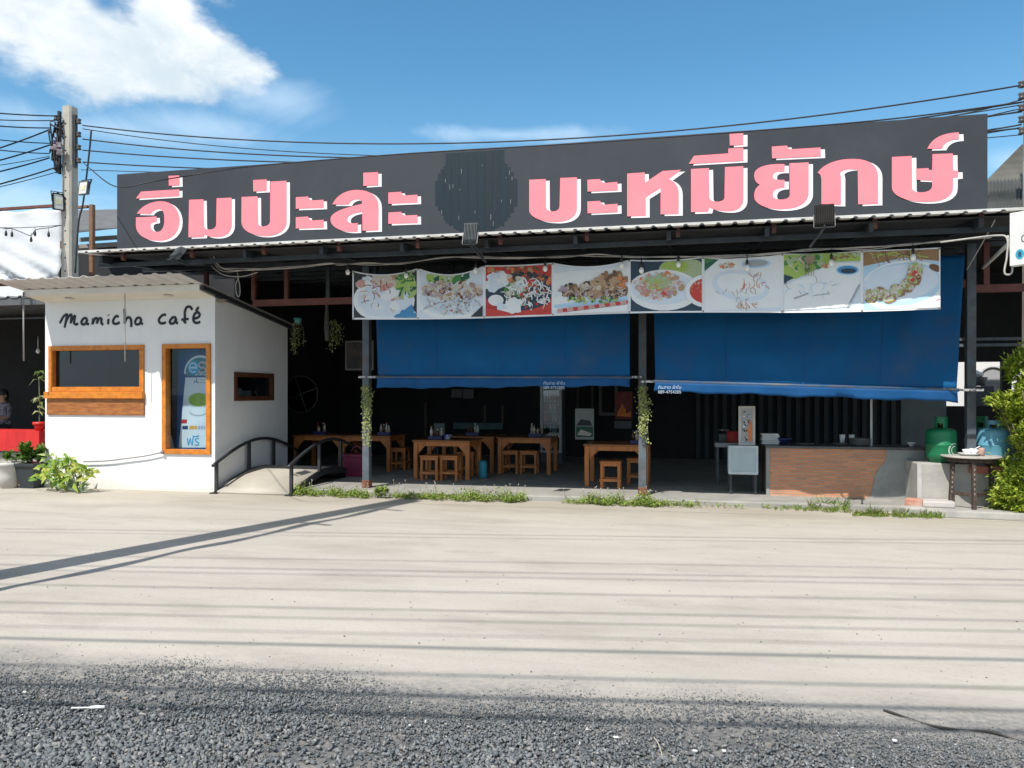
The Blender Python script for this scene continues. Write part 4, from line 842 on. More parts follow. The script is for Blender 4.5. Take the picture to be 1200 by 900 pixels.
# ------------------------------------------------------------------ blue awnings
BLUECLOTH = M('blue_awning_cloth', (0.004, 0.088, 0.225), (0.003, 0.064, 0.175), 1.3, 0.8, 0.12, 160, dirt=(0.07, 0.10, 0.15), dscale=1.3, damt=0.4, spec=0.2)
VALCLOTH = M('blue_valance_cloth', (0.004, 0.07, 0.205), (0.003, 0.055, 0.165), 3, 0.7, 0.1, 160, spec=0.25)
TUBE = M('dirty_roller_tube', (0.10, 0.095, 0.10), (0.008, 0.07, 0.17), 3, 0.5, stretch=(1.5, 5, 5))
AYT = 10.98
def awning(name, label, tl, tr, bl, br, vl, vr, tx, arms, AYB):
    A = [at(*tl, AYT), at(*tr, AYT), at(*bl, AYB), at(*br, AYB)]
    t = thing(name, label, 'awning', (A[2] + A[3]) / 2, 'blue awnings between the front columns')
    mb = MB(); mb.smooth = True; n, m = 96, 28; vs = []
    for j in range(m + 1):
        for i in range(n + 1):
            u, v = i / n, j / m; p = A[0].lerp(A[1], u).lerp(A[2].lerp(A[3], u), v)
            vs.append(p + Vector((0, 0.022 * math.sin(u * 19 + v * 3 + math.sin(u * 7)) * math.sin(v * 3.14) + 0.03 * math.sin(u * 5.3 + 1) * v * (1 - v) * 2 + 0.012 * math.sin(u * 46 + v * 6) * (1 - v) + .010 * math.sin(v * 21 + u * 3) * math.sin(u * 3.14) ** 2, -0.006 * math.sin(u * 9))))
    mb.add(vs, [(j * (n + 1) + i, j * (n + 1) + i + 1, (j + 1) * (n + 1) + i + 1, (j + 1) * (n + 1) + i) for j in range(m) for i in range(n)])
    cc = mb.build('canopy_cloth', BLUECLOTH, t, solid=0.003)
    for u in (.26, .52, .77):                          # sewn seams down the cloth
        i = int(u * n); sm_ = MB(); q_ = [Vector(vs[j * (n + 1) + i]) + Vector((0, -.004, 0)) for j in range(m + 1)]
        sm_.add([p + Vector((d_, 0, 0)) for p in q_ for d_ in (-.009, .009)], [(2 * j, 2 * j + 1, 2 * j + 3, 2 * j + 2) for j in range(m)]); sm_.build('seam', VALCLOTH, cc)
    mb = MB(); mb.tube([A[2] + Vector((-0.02, -0.012, -0.012)), A[3] + Vector((0.02, -0.012, -0.012))], 0.024, 10); mb.build('roller_tube', TUBE, t)
    mb = MB(); mb.smooth = True; B0, B1 = at(*vl, AYB - 0.03), at(*vr, AYB - 0.03); vs = []; n = 60
    for j in range(5):
        for i in range(n + 1):
            u, v = i / n, j / 4; p = (A[2] + Vector((0, -.03, -.02))).lerp(A[3] + Vector((0, -.03, -.02)), u).lerp(B0.lerp(B1, u), v)
            vs.append(p + Vector((0, 0.012 * v * math.sin(u * 31 + 1), 0.010 * v * math.sin(u * 23) + 0.006 * v * math.sin(u * 61))))
    mb.add(vs, [(j * (n + 1) + i, j * (n + 1) + i + 1, (j + 1) * (n + 1) + i + 1, (j + 1) * (n + 1) + i) for j in range(4) for i in range(n)])
    va = mb.build('valance', VALCLOTH, t, solid=0.003)
    q = at(tx, 450.5 + (5 if tx > 700 else 0), AYB - 0.06); q2 = at(tx, 455.3 + (5 if tx > 700 else 0), AYB - 0.06)
    WT = M('white_print', (0.42, 0.50, 0.60), None, 4, 0.6)
    text('printed_words', 'กันสาด ผ้าใบ', WT, va, q - Vector((0, 0, 0.003)), 0.062); text('printed_number', '089-4754205', WT, va, q2 - Vector((0, 0, 0.008)), 0.058)
    for x, y, xc in arms:
        mb = MB(); a = at(x, y, AYB); mb.bar((a.x, AYB, a.z - .01), (xc, CY - 0.06, a.z - .01), 0.03, 0.03); mb.bar((a.x + .02, AYB + 0.02, a.z - .01), (xc, AYB + 0.02, a.z - .01), 0.022, 0.03)
        mb.build('arm', M('pale_arm', (0.36, 0.36, 0.36), (0.05, 0.05, 0.06), 22, 0.5, sharp=(.45, .55)), t)
    return t
awning('blue_awning', 'faded blue fabric awning hanging between the bridge side column and the middle column', (437, 320), (738, 320), (443, 441), (738, 441.5), (441, 455), (738, 452.5), 636.5, [(441, 441, cx[0]), (739, 441, cx[1])], 10.86)
awning('blue_awning', 'wider deep blue fabric awning with sagging hem above the brick counter', (765, 320), (1131, 298), (768, 446), (1121, 456), (766, 458.5), (1123, 471), 771, [(767, 446, cx[1]), (1122, 456, cx[2])], 10.72)

# ------------------------------------------------------------------ string lights, cables
CB = lambda px: 10.30
def swire(name, label, cat, pts, r, mat, group=None, n=7):
    mb = MB(); mb.tube(spline(pts, n), r, 6); return tag(mb.build(name, mat, None, pts[0]), label, cat, group)
st = thing('string_light', 'pale string light cable with white bulbs looped along the top of the food banner', 'string light', at(410, 316, 10.2))
bk = lambda x, y, e=0.05: bp(x, y, e)
line = [at(190, 290, 10.0), at(240, 285, 10.1), at(300, 278, 10.3), at(350, 271, 10.35)] + [bk(x, y) for x, y in ((400, 308), (432, 309), (470, 309), (520, 303), (560, 301), (610, 303), (660, 301), (700, 299), (737, 301), (790, 302), (850, 300), (905, 298), (950, 293), (1010, 293), (1060, 288), (1102, 284), (1160, 277))]
line = [at(190, 291, 10.2), at(240, 286, 10.25), at(262, 315, 10.3), at(330, 313, 10.3), at(385, 309, 10.3)] + [bk(x, y) for x, y in ((400, 310), (432, 309), (470, 309), (520, 303), (560, 301), (610, 303), (660, 301), (700, 299), (737, 301), (790, 302), (850, 300), (905, 298), (950, 293), (1010, 291), (1060, 287), (1102, 284), (1160, 277))]
mb = MB(); mb.tube(spline(line, 8), 0.008, 6); mb.tube(spline([p + Vector((0, 0.015, 0.008 * ((i % 3) - 1.3) * 2.2)) for i, p in enumerate(line)], 8), 0.006, 6)
mb.tube(spline([p + Vector((0, -0.012, -0.014 * ((i % 2) * 2 - 0.6))) for i, p in enumerate(line[2:])], 8), 0.005, 6)
mb.build('cable', PALECABLE, st)
BULB = M('white_bulb', (0.86, 0.85, 0.80), (0.82, 0.81, 0.77), 5, 0.2); SOCK = M('dark_bulb_socket', (0.03, 0.028, 0.026), None, 5, 0.5)
for x, y in ((410, 319), (478, 323), (559, 317), (640, 315), (729, 311), (752, 317), (795, 310), (875, 314), (973, 308), (1068, 302)):
    q = bk(x, y, 0.07); mb = MB(); mb.use(SOCK).lathe(q, [(0.016, 0.03), (0.017, 0.085), (0.006, 0.095), (0.004, 0.16)], 10)
    mb.use(BULB).lathe(q, [(0.0, -0.052), (0.018, -0.047), (0.031, -0.022), (0.032, -0.002), (0.022, 0.02), (0.014, 0.03)], 14); mb.build('bulb', None, st)
q = bk(948, 305, .06); mb = MB(); mb.prism([q + Vector((a, 0, b_)) for a, b_ in ((-.05, -.01), (-.07, .02), (0, .065), (.07, .02), (.05, -.01), (.04, -.05), (-.04, -.05))], (0, 0.03, 0))
for dx in (-.05, -.015, .02, .045): mb.tube([q + Vector((dx, .01, -.05)), q + Vector((dx, .01, -.2 - .03 * abs(dx)))], .004, 5)
tag(mb.build('wind_chime', M('straw_chime', (0.36, 0.30, 0.2), (0.25, 0.2, 0.13), 9, 0.7), None, q), 'small house shaped wind chime hanging before the green leaf photo', 'wind chime')
for i, (a, b_, c, d, lab) in enumerate((((224, 275), (246, 301), (262, 318), (300, 314), 'thin grey wire looping down from the floodlight over the cafe roof'), ((248, 312), (262, 322), (283, 324), (302, 319), 'slack grey wire loop between the two red struts'))):
    swire('loose_wire', lab, 'wire', [at(*k, 10.35) for k in (a, b_, c, d)], 0.007, PALECABLE)
swire('hanging_wire', 'knotted pair of pale wires hanging straight down above the cafe side wall', 'wire', [at(277, 315, 10.6), at(279, 325, 10.6), at(276, 335, 10.6), at(278, 346, 10.6), at(281, 346, 10.6), at(281, 335, 10.6), at(279, 325, 10.6)], 0.006, PALECABLE)
# floodlights on the roof edge, seen from behind
def flood(label, px, py, Y, w, h, tilt, rz, foot, front=False, group='floodlights aimed at the roof sign'):
    c = at(px, py, Y); t = thing('floodlight', label, 'floodlight', c, group)
    Rm = Matrix.Rotation(rz, 3, 'Z') @ Matrix.Rotation(tilt, 3, 'X')
    def bx(mb, x0, x1, y0, y1, z0, z1):
        m2 = MB(); m2.box(x0, x1, y0, y1, z0, z1); mb.add([c + Rm @ Vector(v) for v in m2.v], m2.f)
    hs = M('floodlight_body', *(((0.022, 0.022, 0.022), (0.03, 0.028, 0.026)) if 'black' in label or 'dark' in label else ((0.13, 0.145, 0.15), (0.09, 0.10, 0.105))), 8, 0.8, spec=0.08)
    mb = MB(); bx(mb, -w / 2, w / 2, 0, 0.035, -h / 2, h / 2)
    for i in range(9): x = -w / 2 + w * (i + .5) / 9; bx(mb, x - .004, x + .004, -0.028, -0.0005, -h / 2 + .01, h / 2 - .01)
    bx(mb, -w / 2 - .006, w / 2 + .006, 0.0355, 0.05, -h / 2 - .006, -h / 2 + .012); bx(mb, -w / 2 - .006, w / 2 + .006, 0.0355, 0.05, h / 2 - .012, h / 2 + .006)
    bx(mb, -w / 2 - .006, -w / 2 + .012, 0.036, 0.0495, -h / 2 + .0125, h / 2 - .0125); bx(mb, w / 2 - .012, w / 2 + .006, 0.036, 0.0495, -h / 2 + .0125, h / 2 - .0125)
    mb.build('housing', hs, t)
    mb = MB(); bx(mb, -w / 2 + .013, w / 2 - .013, 0.036, 0.042, -h / 2 + .013, h / 2 - .013)
    lens = mb.build('lens', M('floodlight_lens', (0.62, 0.63, 0.60), (0.5, 0.51, 0.49), 4, 0.2), t)
    mb = MB(); bx(mb, -.05, .05, 0.043, 0.046, -.05, .05); mb.build('led_chip', M('led_chip_yellow', (0.6, 0.62, 0.42), None, 4, 0.4), lens)
    mb = MB(); mb.bar(c + Rm @ Vector((-w / 2 - .01, .02, 0)), c + Rm @ Vector((-w / 2 - .01, -.02, -h / 2 - .05)), .008, .03); mb.bar(c + Rm @ Vector((w / 2 + .01, .02, 0)), c + Rm @ Vector((w / 2 + .01, -.02, -h / 2 - .05)), .008, .03)
    mb.bar(c + Rm @ Vector((-w / 2 - .01, -.02, -h / 2 - .05)), c + Rm @ Vector((w / 2 + .01, -.02, -h / 2 - .05)), .03, .008)
    mb.tube(spline([c + Rm @ Vector((0, -.03, -h / 2 - .03)), (c + Vector(foot)) * .5 + (c + Rm @ Vector((0, -.03, -h / 2 - .03))) * .5 + Vector((.02, -.03, .02)), c + Vector(foot)], 5), .009, 6)
    mb.bar(c + Rm @ Vector((0, -.02, -h / 2 - .05)), c + Vector(foot), .02, .02)
    mb.build('bracket', BLACKSTEEL, t); return t
flood('grey floodlight on the roof edge above the cafe roof, turned sideways', 208, 296, 9.3, 0.20, 0.17, R(-35), R(-35), (0, .25, -.12))
flood('ribbed grey floodlight on the roof edge below the overpainted disc', 551.5, 272, 9.25, 0.165, 0.24, R(-12), R(3), (.12, .3, -.33))
flood('black ribbed floodlight on the roof edge below the right pink letters', 966, 251, 9.2, 0.20, 0.24, R(-14), R(-8), (-.1, .33, -.3))

# ------------------------------------------------------------------ poles and power lines
POLEC = M('pale_pole_concrete', (0.42, 0.395, 0.345), (0.34, 0.32, 0.28), 4, 0.85, 0.15, 40, dirt=(0.28, 0.26, 0.23), dscale=2, damt=0.5)
INS = M('insulator_brown', (0.06, 0.05, 0.05), (0.10, 0.09, 0.09), 6, 0.3)
def pole(label, x, y, h, w):
    t = thing('utility_pole', label, 'utility pole', (x, y, 0), 'concrete utility poles')
    mb = MB(); b_ = 1.25; k = 0.28
    def ring(s, z): s *= .5; return [(x - s, y - s * (1 - k), z), (x - s * (1 - k), y - s, z), (x + s * (1 - k), y - s, z), (x + s, y - s * (1 - k), z), (x + s, y + s * (1 - k), z), (x + s * (1 - k), y + s, z), (x - s * (1 - k), y + s, z), (x - s, y + s * (1 - k), z)]
    vs = ring(w * b_, 0) + ring(w, h); mb.add(vs, [(i, (i + 1) % 8, 8 + (i + 1) % 8, 8 + i) for i in range(8)] + [tuple(range(8, 16))])
    s_ = mb.build('shaft', POLEC, t)
    mb = MB(); z = 0.8
    while z < h - .2: ww = w * (b_ - (b_ - 1) * z / h) / 2; mb.box(x - .016, x + .016, y - ww - .002, y - ww + .01, z, z + .03); z += .25
    mb.build('step_holes', BLACKSTEEL, s_); return t
pc = at(82, 300, 12.4); PH = at(82, 126, 12.4).z
P1 = pole('weathered concrete utility pole behind the white cafe with cable clusters and floodlights', pc.x, 12.4, PH, 0.205)
def rack(t, x, y, z0, z1, sd, n):
    mb = MB(); mb.box(x - .02, x + .02, y - .03, y + .03, z0, z1); r_ = mb.build('insulator_rack', BLACKSTEEL, t)
    for i in range(n):
        mb = MB(); z = z0 + (z1 - z0) * (i + .5) / n; mb.lathe((x + sd * .07, y, z - .05), [(.02, 0), (.05, .012), (.035, .035), (.035, .06), (.05, .085), (.02, .1)], 12); mb.bar((x, y, z), (x + sd * .07, y, z), .02, .02); mb.build('insulator', INS, r_)
zz = lambda py: at(82, py, 12.4).z
rack(P1, pc.x + .14, 12.38, zz(197), zz(136), 1, 4); rack(P1, pc.x - .14, 12.3, zz(205), zz(132), -1, 5)
rr = random.Random(5); mb = MB()
for i in range(16):
    a = at(rr.uniform(68, 76), rr.uniform(135, 195), 12.28); b_ = at(rr.uniform(57, 70), rr.uniform(145, 198), 12.2); c = at(rr.uniform(62, 74), rr.uniform(150, 205), 12.25)
    mb.tube(spline([a, a.lerp(b_, .6) + Vector((-.06, 0, .08)), b_, c], 6), rr.uniform(.008, .014), 6)
mb.use(BLACKRUBBER); mb.build('cable_cluster', BLACKRUBBER, P1)
mb = MB()
for i in range(7):
    q = at(rr.uniform(62, 70), rr.uniform(168, 184), 12.15); mb.cbox(q, .09, .06, .05, rr.uniform(0, 1))
mb.build('connector_boxes', M('mauve_grey_connector', (0.16, 0.13, 0.15), (0.3, 0.26, 0.27), 14, 0.5), P1)
mb = MB(); mb.tube(spline([at(107, 152, 12.3), at(105, 175, 12.3), at(101, 210, 12.3), at(97, 240, 12.3), at(92, 262, 12.28), at(88, 320, 12.25)], 5), .016, 6); mb.build('down_cable', BLACKRUBBER, P1)
flood('framed floodlight facing the street on the cafe side of the utility pole', 99.5, 221, 12.2, 0.21, 0.25, R(180) - R(8), R(-8), (-.12, .1, -.02), group='floodlights on the concrete pole')
flood('dark floodlight seen edge on at the tarpaulin side of the utility pole', 67.5, 237, 12.2, 0.18, 0.30, R(180) - R(4), R(62), (.12, .12, .05), group='floodlights on the concrete pole')
P2X = at(1214, 200, 12.4).x
P2 = pole('concrete utility pole at the frame edge behind the right end of the sign', P2X, 12.4, 7.6, 0.24)
z2 = lambda py: at(1200, py, 12.3).z
rack(P2, P2X - .15, 12.3, z2(160), z2(92), -1, 5)
LA = 'power line running from the utility pole to the pole at the far right'
def pl(label, pts, r=.012, name='power_line', group='black power lines in the sky', n=10): return swire(name, label, 'power line', pts, r, BLACKRUBBER, group, n)
def span(px0, py0, px1, py1, s, Y=12.3, k=14): return sag(at(px0, py0, Y), at(px1, py1, Y), s, k)
rgt = P2X - .22
def to2(py): p = at(1196, py, 12.3); return Vector((rgt, 12.3, p.z))
for py0, py1, s, lab in ((147, 100, .56, 'power line from the topmost right insulator of the weathered pole'), (163, 120, .55, 'power line from the second right insulator of the weathered pole'), (176, 131, .45, 'power line from the third right insulator of the weathered pole'), (190, 150, .35, 'power line from the lowest right insulator of the weathered pole')):
    pl(lab, sag(at(97, py0, 12.3), to2(py1), s, 14))
pl('thin service wire sagging between the poles just under the lowest power line', sag(at(95, 199, 12.3), to2(158), .25, 14), .007)
pl('thin doubled wire running just below the topmost power line', sag(at(97, 151, 12.35), to2(123), .62, 14), .008)
pl('black wire sagging in front of the left sign corner then running along the sign top', [at(97, 190, 12.2), at(106, 198, 8.6), at(137, 219, 7.6), at(180, 212.5, 7.6), at(240, 203, 8.0), at(300, 194.5, 7.6), at(420, 184.3, 7.6), at(520, 177.2, 7.6), at(700, 166.5, 7.6), at(900, 152, 7.6), at(1050, 138.8, 7.6), at(1195, 120, 7.6), at(1300, 104, 7.6)], .007)
for i, (y0, y1, r_, lab) in enumerate(((136, 129, .012, 'topmost black cable leaving the weathered pole to the left'), (141, 137, .009, 'second black cable leaving the weathered pole to the left'), (150, 144, .012, 'black cable leaving the pole leftward from the second insulator'), (152, 172, .014, 'thick cable climbing from the lower left up to the second insulator'), (168, 160, .010, 'nearly level cable leaving the weathered pole at mid rack'),
    (170, 186, .014, 'thick cable climbing from the lower left to the connector cluster'), (180, 172, .010, 'level cable leaving the weathered pole below the connector cluster'), (185, 199, .014, 'thick cable rising from the left edge to the lower connector'), (194, 214, .015, 'lowest thick cable rising steeply to the bottom left insulator'), (200, 217, .008, 'thin grey cable under the lowest thick cable'), (183, 191, .007, 'thin faint cable between the two lower thick cables'))):
    a = at(72 if i < 2 or y0 > 190 else 58, y0, 12.25); q = at(-6, y1, 11.2); b_ = a + (q - a) * 2.2
    pl(lab, sag(a, b_, .05, 8), r_, 'black_cable', 'black cables to the left of the pole')
for i, (p0, p1, lab) in enumerate((((1157, 139), 128, 'short visible wire above the sign end meeting the top right insulators'),)):
    pl(lab, sag(at(p0[0] - 330, p0[1] + 22, 12.9), to2(p1) + Vector((0, .1, 0)), .12, 8), .01)

for y0, y1, r_, lab in ((141, 117, .009, 'wire rising past the sign top corner to the second right insulator'), (147, 127, .008, 'thin wire passing the upper right corner of the sign'), (158, 146, .012, 'double wire leaving the sign end at mid height to the right'), (163, 149, .007, 'thin lower wire leaving the sign end to the right')):
    pl(lab, sag(at(1060, y0 + 4, 12.8), to2(y1), .03, 6), r_)
# pole and wires on the street side, out of view, whose shadows fall over the yard
tip = gnd(484, 584.5); PHF = 9.2; bx_, by_ = tip.x - .35 / 1.5 * PHF, tip.y - PHF / 1.5
PF = pole('street side concrete pole whose long shadow crosses the yard', bx_, by_, PHF, 0.27)
mb = MB(); b0 = Vector((bx_ + .42, by_ - .42, 0)); pts = []
for i in range(13):
    f = i / 12; z = PHF * .985 * f; k = (1 - f) ** .8; pts.append((bx_ + .14 + .34 * k + .03 * math.sin(i * 2.2), by_ - .16 - .28 * k + .03 * math.sin(i * 1.7), z))
mb.tube(spline(pts, 4), [.045 + .03 * math.sin(i * .35) ** 2 for i in range(49)], 8)
for z in (PHF * .66, PHF * .86): mb.bar((bx_, by_ - .12, z), (bx_ + .55, by_ - .3, z + .05), .035, .05)
mb.build('cable_riser', BLACKRUBBER, PF)
WD = Vector((math.cos(R(8.7)), math.sin(R(8.7)), 0))
for y, h, r_, lab in ((627, 7.6, .012, 'street wire farthest over the yard'), (631, 7.6, .010, 'street wire beside the farthest one'), (659, 7.3, .011, 'street wire over the middle of the yard'), (671, 7.3, .014, 'thick street wire over the middle of the yard'), (677, 7.2, .012, 'thin street wire beside the thick middle one'),
    (695, 7.0, .014, 'street wire fourth from the road'), (717, 6.6, .013, 'street wire third from the road bundle'), (729, 6.4, .012, 'street wire just behind the road bundle'), (746, 7.6, .010, 'faint high street wire above the road bundle'), (761, 5.6, .021, 'thick cable bundle over the road side'), (793, 5.4, .013, 'street wire nearest the road verge'), (818, 5.2, .022, 'low street cable over the gravel'), (842, 5.2, .022, 'lowest street cable over the gravel')):
    g = gnd(600, y); c = Vector((g.x - .35 / 1.5 * h, g.y - h / 1.5, h)); pl(lab + ', out of view', [c + WD * t + Vector((0, 0, .0009 * t * t)) for t in range(-30, 31, 6)], r_ * .85, 'street_wire', 'street wires overhead', 3)

# ------------------------------------------------------------------ plants
def foliage(mb, c, rad, n, ln, wd, rr, clumps=10, hollow=0.35, up=0.4, droop=0.2):
    c = Vector(c); cl = []
    for i in range(clumps):
        d = Vector((rr.gauss(0, 1), rr.gauss(0, 1), rr.gauss(0, 1))).normalized(); q = hollow + (1 - hollow) * rr.random()
        cl.append((Vector((d.x * rad[0], d.y * rad[1], d.z * rad[2])) * q, rr.uniform(.22, .42) * min(rad)))
    for i in range(n):
        o, r_ = rr.choice(cl); p = c + o + Vector((rr.gauss(0, 1), rr.gauss(0, 1), rr.gauss(0, 1))) * r_ * .55
        if p.z < 0.02: p.z = 0.02 + rr.random() * .05
        d = (o.normalized() * .6 + Vector((rr.uniform(-1, 1), rr.uniform(-1, 1), rr.uniform(-.5, 1) + up)))
        mb.leaf(p, d, Vector((rr.uniform(-.4, .4), rr.uniform(-.6, .1), 1)), ln * rr.uniform(.6, 1.25), wd * rr.uniform(.7, 1.2), rr.uniform(.1, .35), rr.uniform(0, droop * 2))
def weeds(label, segs, seed, grass=False):
    rr = random.Random(seed); mb = MB(); FL = M('weed_flower', (0.55, 0.52, 0.40), (0.6, 0.58, 0.5), 20, 0.7)
    ST = M('dry_weed_stalk', (0.20, 0.20, 0.09), (0.30, 0.26, 0.14), 10, 0.8)
    for x0, x1, n, y0, y1, hs in segs:
        for i in range(n):
            px = rr.uniform(x0, x1); y = rr.uniform(y0, y1); x = at(px, 580, y).x; mb.use(LEAFW)
            lump = 0.25 + 0.7 * max(0, math.sin(px * .19 + seed)) * (.4 + .6 * math.sin(px * .071 + 1) ** 2) + rr.random() ** 2 * .8; y = y1 - (y1 - y) * (.45 + .55 * abs(math.sin(px * .11 + seed * 2)))
            if not grass and rr.random() < .30 + .35 * (math.sin(px * .093 + seed) > .2): continue
            if grass:
                for k in range(7): mb.leaf((x + rr.uniform(-.02, .02), y + rr.uniform(-.02, .02), 0.002), (rr.uniform(-.5, .5), rr.uniform(-.4, .4), 1), (rr.uniform(-1, 1), 1, 0), hs * lump * rr.uniform(.5, 1.2), .009, .1, rr.uniform(.1, .6))
            else:
                for k in range(rr.randint(5, 9)):
                    z = rr.uniform(0, hs * .55) * lump; mb.leaf((x + rr.gauss(0, .035), y + rr.gauss(0, .03), z + 0.003), (rr.uniform(-1, 1), rr.uniform(-1, .6), rr.uniform(.1, 1)), (rr.uniform(-.3, .3), rr.uniform(-.6, .1), 1), rr.uniform(.025, .06), rr.uniform(.012, .024))
                if rr.random() < .07:
                    h = rr.uniform(.10, .26); tx, ty = x + rr.uniform(-.05, .05), y + rr.uniform(-.02, .05)
                    mb.use(ST).tube([(x, y, 0.002), ((x + tx) / 2, (y + ty) / 2, h * .6), (tx, ty, h)], .0022, 4, cap=False); mb.use(FL).sphere((tx, ty, h), .006, .006, .008, 6, 4); mb.use(LEAFW)
                    for k in range(4): mb.leaf((x + (tx - x) * k / 5, y, h * (k + 1) / 6), (rr.uniform(-1, 1), rr.uniform(-1, 1), .5), (0, 0, 1), .03, .012)
    return tag(mb.build('weeds', None), label, None, None, 'stuff')
weeds('low green weeds with pale flower heads along the floor edge beside the bridge', [(345, 430, 330, 10.52, 10.86, .17), (425, 520, 260, 10.56, 10.86, .14), (495, 612, 460, 10.54, 10.87, .20), (552, 612, 170, 10.56, 10.87, .30), (345, 400, 150, 10.55, 10.9, .26)], 4)
weeds('clump of green weeds around the foot of the middle column', [(662, 815, 420, 10.56, 10.86, .15), (690, 765, 230, 10.58, 10.9, .24), (815, 900, 16, 10.65, 10.86, .08)], 9)
weeds('sparse yellow grass along the foot of the brick counter', [(900, 1000, 40, 10.60, 10.85, .09), (1000, 1105, 150, 10.33, 10.50, .11), (938, 992, 26, 10.6, 10.8, .16)], 15, True)
mb = MB(); q = gnd(446, 584); rr = random.Random(8); mb.use(LEAFW); foliage(mb, q + Vector((0, 0, .1)), (.13, .1, .10), 170, .06, .035, rr, 9, .2)
tag(mb.build('leafy_weed', None, None, q), 'round pale green leafy weed just right of the bridge side column', 'weed')
def spiky(px, py, label, seed, h=.26):
    rr = random.Random(seed); q = gnd(px, py); mb = MB()
    for i in range(26): a = rr.uniform(0, 6.28); mb.leaf(q + Vector((rr.gauss(0, .04), rr.gauss(0, .03), 0)), (math.cos(a) * .8, math.sin(a) * .6, rr.uniform(.5, 1.6)), (-math.sin(a), math.cos(a), .3), h * rr.uniform(.5, 1.1), .014, .15, .25)
    tag(mb.build('grass_tuft', LEAFW, None, q), label, 'grass tuft')
spiky(968, 597, 'bigger spiky grass tuft in front of the brick counter', 3); spiky(984, 597, 'smaller spiky grass tuft right of the bigger one at the counter', 6, .2)
mb = MB(); q = gnd(1010, 598); mb.tube([q, q + Vector((.004, 0, .14))], .012, 6); tag(mb.build('steel_stub', BLACKSTEEL, None, q), 'short dark stub standing in the grass before the counter', 'stub')

def vine(label, x, y, ztop, length, w, seed, mat=LEAFV, n=240, pot=None, name='hanging_vine', group=None):
    rr = random.Random(seed); t = thing(name, label, 'hanging plant', (x, y, ztop), group)
    mb = MB(); sm = MB()
    for s in range(7):
        L_ = length * rr.uniform(.45, 1.0) if s else length; ox, oy = rr.gauss(0, w * .4), rr.gauss(0, w * .25); pts = [(x + ox * min(1, k / 2), y + oy * min(1, k / 2) - .01, ztop - L_ * k / 9) for k in range(10)]
        pts = [(a + rr.gauss(0, .008), b_, c) for a, b_, c in pts]; sm.tube(pts, .0035, 5, cap=False)
        for i in range(int(n / 7 * L_ / length) + 4):
            f = rr.random() ** 1.15 * 9; k = min(int(f), 8); p = Vector(pts[k]).lerp(Vector(pts[k + 1]), f - k); wf = w * (1 - .55 * f / 9)
            mb.leaf(p + Vector((rr.gauss(0, wf * .3), rr.gauss(0, wf * .22) - .01, rr.gauss(0, .01))), (rr.uniform(-1, 1), rr.uniform(-1, .4), rr.uniform(-1, .3)), (rr.uniform(-.5, .5), -1, .5), rr.uniform(.018, .038), rr.uniform(.014, .026), .2, .1)
    mb.build('leaves', mat, t); sm.build('stems', M('vine_stem', (0.16, 0.15, 0.07), None, 6, 0.8), t)
    if pot:
        pm = MB(); pm.lathe((x, y, ztop - .02), [(.045, 0), (.06, .05), (.07, .1), (.062, .1), (.05, .03)], 14); pm.build('pot', pot, t)
    return t
for px, yt, yb, lab, sd in ((430, 452, 522, 'yellow green trailing plant tied to the bridge side column', 1), (753, 453, 520, 'yellow green trailing plant tied to the middle column', 2)):
    a = at(px - 1, yt, CY - .12); b_ = at(px, yb, CY - .12); vine(lab, a.x, CY - .13, a.z, a.z - b_.z, .10, sd, n=620, group='plants tied to the columns')
a = at(349, 378, 12.4); vine('thin trailing plant in a teal pot at the rear corner of the cafe', a.x, 12.4, a.z, .58, .12, 5, n=150, pot=M('teal_pot', (0.12, 0.36, 0.34), None, 5, 0.5), group='plants hanging in the dark opening')
a = at(390, 376, 12.4); vine('bushier trailing plant hanging beside the dark rope left of the banner', a.x, 12.4, a.z, .56, .2, 6, n=240, group='plants hanging in the dark opening')
a = at(383, 362, 12.3); mb = MB(); mb.tube([(a.x, 12.3, a.z + .9), (a.x, 12.3, a.z), (a.x, 12.3, a.z - .3), (a.x, 12.3, a.z - .55)], [.01, .03, .05, .03], 8); tag(mb.build('rope_bundle', M('grey_rope', (0.10, 0.10, 0.09), (0.05, 0.05, 0.05), 30, 0.9), None, (a.x, 12.3, a.z)), 'dull grey rope bundle hanging left of the bushier trailing plant', 'rope')

# big leafy shrub at the right frame edge
BSH = thing('leafy_shrub', 'bright yellow green shrub standing right of the old table', 'shrub', gnd(1217, 606))
B0 = BSH.location.copy(); mb = MB(); rr = random.Random(21)
stm = MB()
for i in range(9):
    a = rr.uniform(0, 6.28); e = B0 + Vector((.42 * math.cos(a), .34 * math.sin(a), rr.uniform(1.1, 2.1))); pts = spline([B0 + Vector((.05 * math.cos(a), .05 * math.sin(a), 0)), B0 + Vector((.16 * math.cos(a), .14 * math.sin(a), .6)), e], 5); stm.tube(pts, [.022 - .0016 * k for k in range(len(pts))], 6)
stm.build('stems', BARK, BSH)
for (dx, dy, dz, rx, ry, rz, n) in ((.08, 0, .45, .52, .42, .42, 3000), (.15, .05, 1.05, .50, .42, .45, 2600), (.22, 0, 1.65, .48, .4, .42, 2200), (.34, 0, 2.05, .42, .35, .32, 1300), (-.30, -.02, 1.42, .26, .2, .15, 620), (-.28, -.05, .2, .30, .26, .2, 900), (-.02, .05, 2.0, .18, .16, .18, 320), (-.16, .05, 1.2, .26, .22, .26, 800), (-.14, 0, 1.75, .24, .2, .26, 700)):
    foliage(mb, B0 + Vector((dx, dy, dz)), (rx, ry, rz), int(n * 1.7), .072, .034, rr, 34, .45)
mb.build('foliage', LEAFY, BSH)
q = gnd(1157, 600); t = thing('small_weed', 'small dark leafy weed between the old table legs and the shrub', 'weed', q); mb = MB(); foliage(mb, q + Vector((0, 0, .12)), (.13, .1, .12), 220, .05, .025, rr, 9, .2); mb.build('leaves', LEAFG, t)

